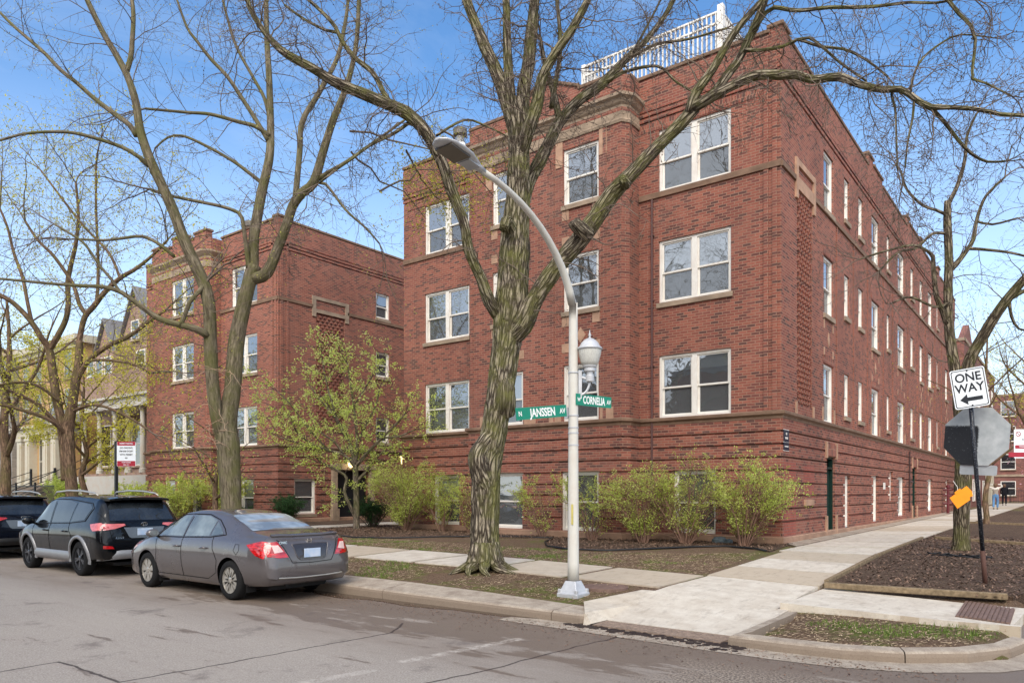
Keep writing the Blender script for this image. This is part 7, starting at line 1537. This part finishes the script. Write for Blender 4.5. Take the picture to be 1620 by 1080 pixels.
# T3: brown twin stemmed tree further left --------------------------------------
d3 = 23.9; T3 = [
 [(114, 812, d3, 12), (114, 785, d3, 10.5), (111, 740, d3, 9.5), (109, 700, d3, 9.5), (108, 672, d3, 10), (113, 648, d3, 8.5), (119, 607, d3, 8), (124, 578, d3, 7), (126, 539, d3, 6)],
 [(103, 760, d3, 7), (101, 720, d3, 7), (97, 670, d3, 7.5), (89, 628, d3, 7.5), (83, 584, d3, 7), (77, 551, d3, 6.5), (66, 535, 23.7, 5), (48, 507, 23.5, 4.6), (22, 480, 23.3, 4.2), (0, 467, 23.1, 4), (-40, 450, 23, 3)],
 [(78, 553, d3, 5.5), (92, 530, d3, 5.2), (104, 505, d3, 4.8), (108, 480, d3, 4.6), (107, 448, 24, 4.4), (112, 420, 24, 4), (120, 385, 24, 3.4), (124, 340, 24, 2.6), (120, 290, 24, 2)],
 [(125, 545, d3, 5), (128, 525, d3, 5), (135, 500, d3, 5), (148, 485, d3, 5), (166, 462, 23.7, 4.6), (190, 440, 23.5, 4), (215, 425, 23.3, 3.4), (240, 405, 23.2, 2.6), (265, 380, 23, 2)],
 [(137, 498, d3, 4), (126, 482, d3, 3.8), (118, 455, d3, 3.4), (110, 440, d3, 3.2), (85, 405, 23.7, 3), (60, 380, 23.6, 2.4), (40, 350, 23.5, 2)],
 [(152, 482, d3, 3.2), (155, 450, 24, 3), (155, 400, 24.1, 2.6), (152, 330, 24.2, 2.2), (152, 260, 24.2, 1.8)],
 [(120, 605, d3, 4.6), (139, 572, 23.7, 4.6), (166, 550, 23.5, 4.4), (190, 538, 23.4, 4), (207, 530, 23.3, 3.6), (237, 508, 23.1, 3), (262, 490, 23, 2.2)],
 [(138, 572, 23.7, 3), (160, 569, 23.5, 2.6), (207, 575, 23.3, 2.4), (237, 590, 23.2, 2)],
 [(50, 508, 23.6, 3.6), (44, 480, 23.6, 3.2), (36, 440, 23.7, 3), (22, 400, 23.8, 2.6), (12, 360, 23.8, 2.2), (0, 330, 23.8, 1.8)],
 [(190, 440, 23.5, 2.6), (172, 400, 23.6, 2.4), (130, 355, 23.7, 2.2), (95, 310, 23.8, 2), (65, 270, 23.9, 1.6)],
 [(108, 690, d3, 4), (80, 665, 23.4, 3.6), (40, 650, 23, 3.2), (0, 640, 22.7, 2.8), (-30, 640, 22.5, 2)], [(100, 680, d3, 4), (60, 640, 23.5, 3.4), (20, 620, 23.2, 3), (-20, 600, 23, 2.4)], [(116, 650, d3, 3.2), (150, 640, 23.2, 2.8), (195, 655, 23, 2.2), (235, 680, 22.8, 1.8)],
 [(100, 640, d3, 3), (60, 610, 23.4, 2.8), (20, 605, 23, 2.4), (-20, 615, 22.8, 2)],
]
x3_, y3_ = -20.06, -8.3
tree('street_tree', 'brown twin stemmed tree with yellow green buds behind the black cars', 'tree', T3, MAT['bark_brown'], MAT['twig'], MAT['leaf_yellow'], dict(crook=.12, grav=.02, seg=.2, ld=.8, nl=2, ls=.04, sp=.09, dens=.8, up=.2), 6, (x3_, y3_, h(x3_, y3_)), spawn=(.28, 2.0, 2), ntr=2, sides=16, leafname='young_leaves')
# more distant tree, crown only over the row houses (yellow-green)
def wild_tree(name, lab, base, ht, r0, seed, bark_, leafm_, style, spread=.5, nb=9, group=None, lean=(0, 0), spawn=None, fork=.3, thick=1., leafname='young_leaves'):
    rd = random.Random(seed); t = thing(name, lab, 'tree', base, group); b = Vector(base); mb = MB(); mt = MB(); ml = MB(); st = dict(STY); st.update(style); mbb = MB()
    P = [(b - Vector((0, 0, .15)), r0 * 1.35), (b + Vector((0, 0, .25)), r0)]; p = b.copy(); N_ = 7
    for i in range(1, N_ + 1): p = b + Vector((lean[0] * i / N_ + rd.gauss(0, .08), lean[1] * i / N_ + rd.gauss(0, .08), ht * .8 * i / N_)); P.append((p, r0 * (1 - .8 * i / N_)))
    Q = catmull(P, .2); mb.tube([a for a, r in Q], [r for a, r in Q], 12, True, lambda q, r, p, a: .05 * noise.noise((p.x * 3, p.y * 3, p.z * 3)))
    for k in range(nb):
        f = fork + (.95 - fork) * k / nb; j = min(len(Q) - 1, int(f * len(Q))); s, r = Q[j]; az = k * 2.4 + rd.uniform(-.4, .4); L_ = ht * spread * (1.15 - f * .6) * rd.uniform(.75, 1.15); up = rd.uniform(.5, 1.1); d = Vector((math.cos(az), math.sin(az), up)).normalized(); pp = [(s, r * .65)]; q = s.copy(); n_ = 7
        for i in range(n_): d = (d + Vector((rd.gauss(0, .10), rd.gauss(0, .10), rd.gauss(0, .07) + .03))).normalized(); q = q + d * L_ / n_; pp.append((q, max(.008, r * .65 * (1 - .85 * (i + 1) / n_))))
        Z = catmull(pp, .15); mbb.tube([a for a, r in Z], [r for a, r in Z], 8, True); acc = 0; sp_ = spawn or (.4, L_ * .35, 2)
        for i in range(2, len(Z)):
            acc += (Z[i][0] - Z[i - 1][0]).length
            if acc > sp_[0] * rd.uniform(.6, 1.4): acc = 0; dd_ = (Z[i][0] - Z[i - 1][0]).normalized(); o_ = Matrix.Rotation(rd.uniform(0, 6.283), 3, dd_) @ dd_.orthogonal().normalized(); twig(mt, ml, Z[i][0], (dd_ * .7 + o_ * .8 + Vector((0, 0, style.get('up', 0)))).normalized(), sp_[1] * rd.uniform(.5, 1.1), max(.006, min(.02, Z[i][1] * .5)) * thick, sp_[2], rd, st)
        dd_ = (Z[-1][0] - Z[-2][0]).normalized(); twig(mt, ml, Z[-1][0], dd_, sp_[1], .012 * thick, sp_[2], rd, st)
    mb.build('trunk', bark_, t, smooth=True); mbb.build('limbs', bark_, t, smooth=True); mt.build('twigs', MAT['twig'], t, smooth=True)
    if ml.v: ml.build(leafname, leafm_, t)
    print(name, len(mt.f), len(ml.f)); return t
wild_tree('garden_tree', 'yellow green budding tree in front of the gabled brick house', (-31.5, -3.2, .44), 9.2, .16, 21, MAT['bark_brown'], MAT['leaf_yellow'], dict(crook=.13, grav=.0, seg=.25, ld=.95, nl=6, ls=.06, sp=.16, dens=.8), .55, 12)
wild_tree('street_tree', 'yellow green street tree at the far left beyond the dark sport utility', (-33.5, -8.3, .41), 12.5, .24, 22, MAT['bark_brown'], MAT['leaf_yellow'], dict(crook=.12, grav=.02, seg=.3, ld=.6, nl=1, ls=.06, sp=.12, dens=.65), .5, 10)
wild_tree('street_tree', 'bare grey street tree reaching in from beyond the left edge', (-25.6, -8.3, .41), 10.5, .22, 23, MAT['bark_brown'], MAT['bud'], dict(crook=.13, grav=.01, seg=.25, ld=.3, nl=1, ls=.03, sp=.03, dens=.7), .5, 10)
# T4 crab apple in front of the courtyard entry ---------------------------------
d4 = 25.7; x4_, y4_ = G(564, 838); T4 = [
 [(564, 842, d4, 7), (564, 825, d4, 6), (564, 798, d4, 5.6), (563, 770, d4, 5.4), (562, 735, d4, 5)], [(562, 818, d4, 3.5), (553, 798, 25.5, 3.2), (545, 778, 25.4, 3), (548, 755, 25.4, 2.6), (533, 744, 25.3, 2.2), (515, 735, 25.2, 1.6)],
 [(562, 738, d4, 4), (545, 720, 25.5, 3), (520, 712, 25.3, 2.6), (500, 705, 25.1, 2), (475, 690, 24.9, 1.6)], [(562, 736, d4, 4), (555, 705, 25.9, 3), (540, 680, 26, 2.4), (525, 650, 26, 1.8)], [(563, 735, d4, 4), (565, 700, 25.6, 3), (562, 660, 25.6, 2.4), (555, 610, 25.6, 1.8), (550, 575, 25.6, 1.3)],
 [(564, 736, d4, 4), (585, 712, 25.4, 3), (605, 692, 25.2, 2.4), (625, 672, 25, 1.8), (640, 655, 25, 1.4)], [(564, 760, d4, 3), (580, 745, 25.9, 2.6), (592, 728, 26, 2), (605, 715, 26.1, 1.5)], [(545, 722, 25.5, 2.5), (530, 700, 25.3, 2), (500, 680, 25.1, 1.6), (470, 665, 25, 1.3), (450, 655, 24.9, 1)], [(566, 700, 25.6, 2.4), (580, 670, 25.4, 2), (595, 640, 25.3, 1.6), (600, 615, 25.2, 1.2)],
 [(520, 712, 25.3, 2), (490, 680, 25, 1.6), (460, 640, 24.8, 1.3), (440, 620, 24.7, 1)], [(500, 705, 25.1, 1.6), (470, 700, 24.8, 1.3), (440, 690, 24.6, 1)], [(605, 692, 25.2, 2), (630, 690, 25, 1.6), (655, 680, 24.8, 1)], [(555, 650, 25.9, 1.8), (580, 610, 25.8, 1.5), (600, 575, 25.8, 1)], [(540, 680, 26, 1.8), (520, 620, 26, 1.5), (510, 570, 26, 1)],
 [(552, 690, 25.9, 2), (530, 660, 25.9, 1.6), (505, 630, 25.9, 1.3), (490, 610, 25.9, 1)],
]
tree('ornamental_tree', 'small bright green leafy tree by the courtyard walk', 'tree', T4, MAT['bark_pale'], MAT['twig_dark'], MAT['leaf_lime'], dict(crook=.16, grav=-.01, seg=.14, ld=.58, nl=3, ls=.042, sp=.05, dens=.8, leaflvl=1), 9, (x4_, y4_, h(x4_, y4_)), spawn=(.15, .85, 2), sides=12, start=.05)
wild_tree('ornamental_tree', 'dark crooked little tree with light green leaves beside the mossy twin stem', (-21.2, -2.6, .44), 5.4, .13, 31, MAT['bark_brown'], MAT['leaf_lime'], dict(crook=.18, grav=-.01, seg=.16, ld=.55, nl=1, ls=.045, sp=.08, dens=.75), .55, 9, fork=.25)
RS[0] = .88
# T5 right: forked tree -------------------------------------------------------
d5 = 16.1; x5_, y5_ = G(1520, 880); T5 = [
 [(1520, 886, d5, 19), (1520, 872, d5, 16), (1521, 842, d5, 13), (1521, 805, d5, 13), (1523, 763, d5, 13), (1523, 710, d5, 13), (1522, 660, d5, 13.5), (1520, 620, d5, 13)],
 [(1518, 625, d5, 10), (1509, 575, d5, 9.5), (1501, 517, 16.2, 8), (1500, 461, 16.3, 7.5), (1501, 406, 16.3, 7), (1499, 350, 16.3, 6.5), (1499, 318, 16.3, 5.5)], [(1499, 325, 16.3, 4), (1514, 295, 16.3, 3.6), (1526, 255, 16.2, 3), (1530, 215, 16.2, 2.4), (1545, 180, 16.1, 1.8)],
 [(1499, 515, 16.2, 5), (1490, 490, 16.1, 4.6), (1482, 470, 16, 4.4), (1477, 430, 15.9, 4), (1476, 405, 15.9, 3.4), (1470, 399, 15.8, 2.6), (1445, 388, 15.6, 2.3), (1405, 396, 15.4, 2), (1360, 410, 15.2, 1.5)],
 [(1525, 625, d5, 10.5), (1532, 575, 16, 10), (1553, 535, 15.8, 9.5), (1583, 487, 15.5, 8.5), (1622, 440, 15.2, 7.5), (1670, 400, 15, 6), (1720, 360, 14.8, 4)],
 [(1501, 430, 16.3, 4.5), (1513, 418, 16.4, 4.2), (1530, 395, 16.5, 4), (1540, 378, 16.5, 3.6), (1546, 345, 16.6, 3), (1560, 310, 16.6, 2.4), (1590, 280, 16.6, 1.8)], [(1498, 340, 16.3, 3), (1480, 332, 16.2, 2.6), (1460, 325, 16.1, 2.4), (1435, 300, 15.9, 2), (1425, 270, 15.8, 1.6)],
 [(1500, 370, 16.3, 3), (1475, 370, 16.1, 2.6), (1450, 392, 16, 2.3), (1420, 400, 15.9, 2), (1390, 430, 15.8, 1.5)], [(1530, 393, 16.5, 3), (1560, 395, 16.4, 2.6), (1600, 400, 16.2, 2.2), (1640, 410, 16, 1.6)], [(1590, 478, 15.5, 4.5), (1605, 468, 15.6, 4), (1630, 455, 15.7, 3)], [(1545, 350, 16.6, 2.2), (1570, 355, 16.5, 2), (1610, 345, 16.3, 1.6)],
 [(1597, 478, 15.5, 3), (1600, 500, 15.5, 2.6), (1612, 520, 15.5, 2), (1640, 525, 15.4, 1.6)], [(1501, 480, 16.2, 3), (1478, 485, 16, 2.4), (1440, 470, 15.8, 2), (1410, 480, 15.6, 1.5)],
]
t5 = tree('street_tree', 'forked mossy street tree in the mulch bed behind the ONE WAY sign', 'tree', T5, MAT['bark_ash'], MAT['twig'], MAT['bud_dark'], dict(crook=.2, grav=-.01, seg=.15, ld=.5, ls=.016, sp=.01, dens=.75), 12, (x5_, y5_, h(x5_, y5_)), spawn=(.32, 1.35, 2), disp=furrow, sides=40, leafname='buds')
wild_tree('young_tree', 'thin young brown trunked tree in the far mulch bed', (at(1561, 839, 27).x, at(1561, 839, 27).y, h(3.9, 14)), 9.5, .10, 41, MAT['bark_brown'], MAT['leaf_yellow'], dict(crook=.13, grav=.02, seg=.2, ld=.35, nl=1, ls=.035, sp=.05, dens=.7), .42, 10)
wild_tree('street_tree', 'budding street tree at the right edge beyond the no parking sign', (4.0, 26.5, .5), 12, .18, 42, MAT['bark_brown'], MAT['leaf_yellow'], dict(crook=.13, grav=.02, seg=.25, ld=.6, nl=1, ls=.05, sp=.08, dens=.7), .5, 12)
wild_tree('street_tree', 'distant yellow green tree far along the side street', (4.3, 44, .6), 13, .2, 43, MAT['bark_brown'], MAT['leaf_yellow'], dict(crook=.13, grav=.02, seg=.3, ld=.8, nl=2, ls=.07, sp=.12, dens=.7), .5, 12)
wild_tree('street_tree', 'tall pale green tree on the far side of the side street', (15.5, 40, .2), 15, .25, 44, MAT['bark_brown'], MAT['leaf_yellow'], dict(crook=.13, grav=.02, seg=.35, ld=.7, nl=2, ls=.08, sp=.15, dens=.7), .5, 12)
wild_tree('blossom_tree', 'small tree with pink blossom at the right edge', (8.6 - 3.3, 9.5, .35), 4.6, .07, 45, MAT['bark_brown'], MAT['blossom'], dict(crook=.16, grav=0, seg=.16, ld=.5, nl=1, ls=.03, sp=.05, dens=.6), .5, 7, leafname='blossom')
# bare trees on the camera's side of the street: they are what the panes mirror
for i, (x, y) in enumerate(((-16, -24), (-5.5, -25), (7.5, -26.5), (18, -25))):
    wild_tree('street_tree', ['bare tree across the street, furthest left', 'bare tree across the street, opposite the parked cars', 'bare tree across the street behind the viewpoint', 'bare tree on the far corner of the junction'][i], (x, y, .14), 19, .3, 60 + i, MAT['bark_pale'], MAT['bud_dark'], dict(crook=.16, grav=.0, seg=.35, ld=0, dens=.8), .5, 18, thick=1.8, spawn=(.35, 2.6, 2))
# orange notice tied to the forked tree
o = at(1522, 786, 15.72); t = thing('paper_notice', 'orange paper notice tied with string to the forked tree', 'notice', o); x = Vector((RT[0], RT[1], 0)); up = Vector((0, 0, 1)); nr = Vector((-FW[0], -FW[1], 0)); an = R(38)
xx = x * math.cos(an) + up * math.sin(an); uu = up * math.cos(an) - x * math.sin(an)
orr = flat('orange_card', lin((250, 150, 40)), .7, .2, 0, .05)
plate(t, o, xx, uu, nr, [(-.23, -.13), (.10, -.15), (.13, -.10), (.20, -.12), (.24, -.02), (.22, .13), (-.22, .15)], .006, orr, 'card'); plate(t, o + xx * .0 + uu * .155 - x * .0, xx, uu, nr, rrect(.15, .05, .015), .012, orr, 'tab')
mb = MB(); mb.tube([o + uu * .15, o - x * .10 + up * .22, at(1509, 762, 15.9), at(1508, 760, 16.2)], .006, 5); mb.build('string', MAT['white'], t)
mb = MB(); rd = random.Random(4); q0 = G(1505, 882)
for k in range(26): p = Vector((q0[0] + rd.uniform(-.55, .45), q0[1] + rd.uniform(-.12, .2), h(*q0) + .03)); mb.tube([p, p + Vector((rd.uniform(-.2, .2), rd.uniform(-.05, .05), rd.uniform(0, .07))), p + Vector((rd.uniform(-.3, .3), rd.uniform(-.1, .1), 0))], .014, 4)
tag(mb.build('plastic_mesh', MAT['dark_iron'], smooth=True), 'torn black plastic netting on the ground by the forked tree', 'netting')

# ================================================================== SHRUBS
MAT['twig_brown'] = flat('reddish_twig', lin((132, 104, 90)), .9, .1, 0, .3, 5)
def shrub(name, lab, base, rx, ry, ht, seed, leafmat, nst=14, leaves=9000, ls=.027, group=None, stemm='twig_brown', flat_=.0, low=.18):
    rd = random.Random(seed); t = thing(name, lab, 'shrub', base, group); b = Vector(base); ms = MB(); ml = MB(); tips = []
    for k in range(nst):
        a = rd.uniform(0, 6.283); rr = math.sqrt(rd.random()); tp = b + Vector((math.cos(a) * rx * rr, math.sin(a) * ry * rr, ht * (1 - .22 * rr * rr) * rd.uniform(.62, 1))); s = b + Vector((math.cos(a) * .12 * rr, math.sin(a) * .10 * rr, -.02)); md = s.lerp(tp, .5) + Vector((rd.gauss(0, .05), rd.gauss(0, .05), .12 * ht))
        Q = catmull([(s, .016), (md, .012), (tp, .004)], .09); ms.tube([p for p, r in Q], [r for p, r in Q], 5, False)
        for i in range(int(len(Q) * .2), len(Q)):
            for _ in range(2):
                if rd.random() < .75:
                    d = (Q[i][0] - Q[i - 1][0]).normalized(); o_ = Matrix.Rotation(rd.uniform(0, 6.283), 3, d) @ d.orthogonal().normalized(); q = Q[i][0].copy(); dd_ = (d * .8 + o_ * .8).normalized(); P = [q]; L_ = ht * rd.uniform(.12, .30)
                    for _ in range(4): dd_ = (dd_ + Vector((rd.gauss(0, .15), rd.gauss(0, .15), rd.gauss(0, .1) + .04))).normalized(); q = q + dd_ * L_ / 4; P.append(q)
                    ms.tube(P, [.006, .005, .004, .003, .002], 3, False); tips.append(P)
    rd.shuffle(tips); k = 0; off = Vector((seed * 3.1, 0, 0)); tries = 0
    while k < leaves and tries < leaves * 6:
        tries += 1; P = tips[rd.randrange(len(tips))]; i = rd.randrange(1, 5); p = P[i]
        cl = noise.noise((p + off) * (1.1 / max(.3, ht * .35))) + .35 * noise.noise((p + off) * 4); top_ = (p.z - b.z) / ht
        if rd.random() > min(1, max(.06, .35 + cl * 1.3 + (top_ - .5) * 1.1)): continue
        leaf(ml, p + Vector((rd.gauss(0, .035), rd.gauss(0, .035), rd.gauss(0, .03))), ls * rd.uniform(.5, 1.25), rd); k += 1
    ms.build('stems', MAT[stemm], t, smooth=True); ml.build('leaves', leafmat, t); return t
SH = 'budding shrubs along the brick blocks'
def sb(px, y_): # point on the bed at world y under photo column px
    l = (px - CX) / F; rx_ = FW[0] + l * RT[0]; ry_ = FW[1] + l * RT[1]; t_ = (y_ - CAM[1]) / ry_; x_ = CAM[0] + t_ * rx_; return (x_, y_, h(x_, y_))
shrub('shrub', 'light green shrub at the very corner, overlapping the side wall', sb(1176, -1.1), 1.35, .85, 1.95, 1, MAT['leaf_shrub'], 30, 10500, group=SH)
shrub('shrub', 'tallest light green shrub in front of the white corner basement window', sb(1085, -1.15), 1.7, .9, 2.15, 2, MAT['leaf_shrub'], 30, 8600, group=SH)
shrub('shrub', 'light green shrub against the projecting bay, left of the corner window shrub', sb(1018, -1.5), 1.25, .8, 1.85, 3, MAT['leaf_shrub'], 22, 6200, group=SH)
shrub('shrub', 'thin sparse shrub showing through behind the lamp post', sb(935, -1.45), 1.1, .6, 1.75, 4, MAT['leaf_shrub'], 14, 3990, group=SH)
shrub('shrub', 'sparse shrub between the lamp post and the big trunk', sb(860, -1.35), 1.0, .5, 1.65, 5, MAT['leaf_shrub'], 9, 2185, group=SH)
shrub('shrub', 'twiggy shrub just right of the left wing basement window', sb(745, -.8), .8, .5, 1.75, 6, MAT['leaf_shrub'], 14, 4275, group=SH)
shrub('shrub', 'small twiggy shrub below the left wing basement window', sb(700, -.6), .75, .5, 1.6, 7, MAT['leaf_shrub'], 12, 3610, group=SH)
shrub('shrub', 'broad light green shrub at the left end of the corner block', sb(642, -1.0), 1.8, 1.0, 2.3, 8, MAT['leaf_shrub'], 38, 20000, group=SH)
shrub('shrub', 'bushy light green shrub to the right of the mossy twin trunk', (-22.9, -1.0, .44), 1.3, .8, 2.0, 9, MAT['leaf_shrub'], 24, 9500, .04, SH)
shrub('shrub', 'wide light green shrub behind the black sport utility roof', (-25.6, -1.6, .44), 1.7, .8, 2.0, 10, MAT['leaf_shrub'], 30, 13300, .04, SH)
shrub('shrub', 'light green shrub at the left corner of the left block', (-28.9, -2.2, .44), 1.5, .9, 1.7, 11, MAT['leaf_shrub'], 22, 8550, .045, SH)
shrub('shrub', 'low green shrub behind the iron fence of the gabled house', (-36.5, -2.2, .44), 2.2, .9, 1.9, 12, MAT['leaf_shrub'], 24, 8550, .055, SH)
YW = 'dark green yews by the courtyard walk'
shrub('yew_shrub', 'dark green yew right of the courtyard walk', sb(590, -.2), .75, .65, 1.05, 21, MAT['leaf_yew'], 30, 12000, .026, YW, 'twig_dark')
shrub('yew_shrub', 'dark green yew under the left block basement window', (-20.2 + .3, -.1, .44), .85, .6, 1.1, 22, MAT['leaf_yew'], 30, 12000, .03, YW, 'twig_dark')
shrub('yew_shrub', 'small low dark yew near the left block corner', (-21.9, -1.2, .44), .6, .5, .75, 23, MAT['leaf_yew'], 18, 6000, .03, YW, 'twig_dark')
# budding vine-like branch hanging in front of the left wing top
rd = random.Random(77); ml = MB(); mt = MB()
for k in range(95):
    px = rd.uniform(640, 790); py = rd.uniform(215, 330) + max(0, (700 - px)) * .35; p = at(px, py, 14.0 + rd.uniform(-.6, .8)); twig(mt, ml, p, Vector((rd.gauss(0, .6), rd.gauss(0, .6), rd.uniform(-.7, .3))).normalized(), rd.uniform(.4, .9), .006, 1, rd, dict(STY, crook=.2, grav=-.04, ld=.8, ls=.026, nl=2, sp=.035, seg=.12, leaflvl=1))
for a, b in (((560, 205), (790, 262)), ((600, 300), (720, 250)), ((640, 240), (700, 330)), ((700, 200), (780, 310)), ((560, 240), (680, 350))):
    P = [at(a[0] + (b[0] - a[0]) * i / 8 + rd.gauss(0, 4), a[1] + (b[1] - a[1]) * i / 8 + rd.gauss(0, 4), 13.2 + i * .12) for i in range(9)]; mt.tube(P, [.02 - .0016 * i for i in range(9)], 5, False)
mt.build('budding_twigs', MAT['twig'], t1, smooth=True); ml.build('young_leaves', MAT['leaf_yellow'], t1)
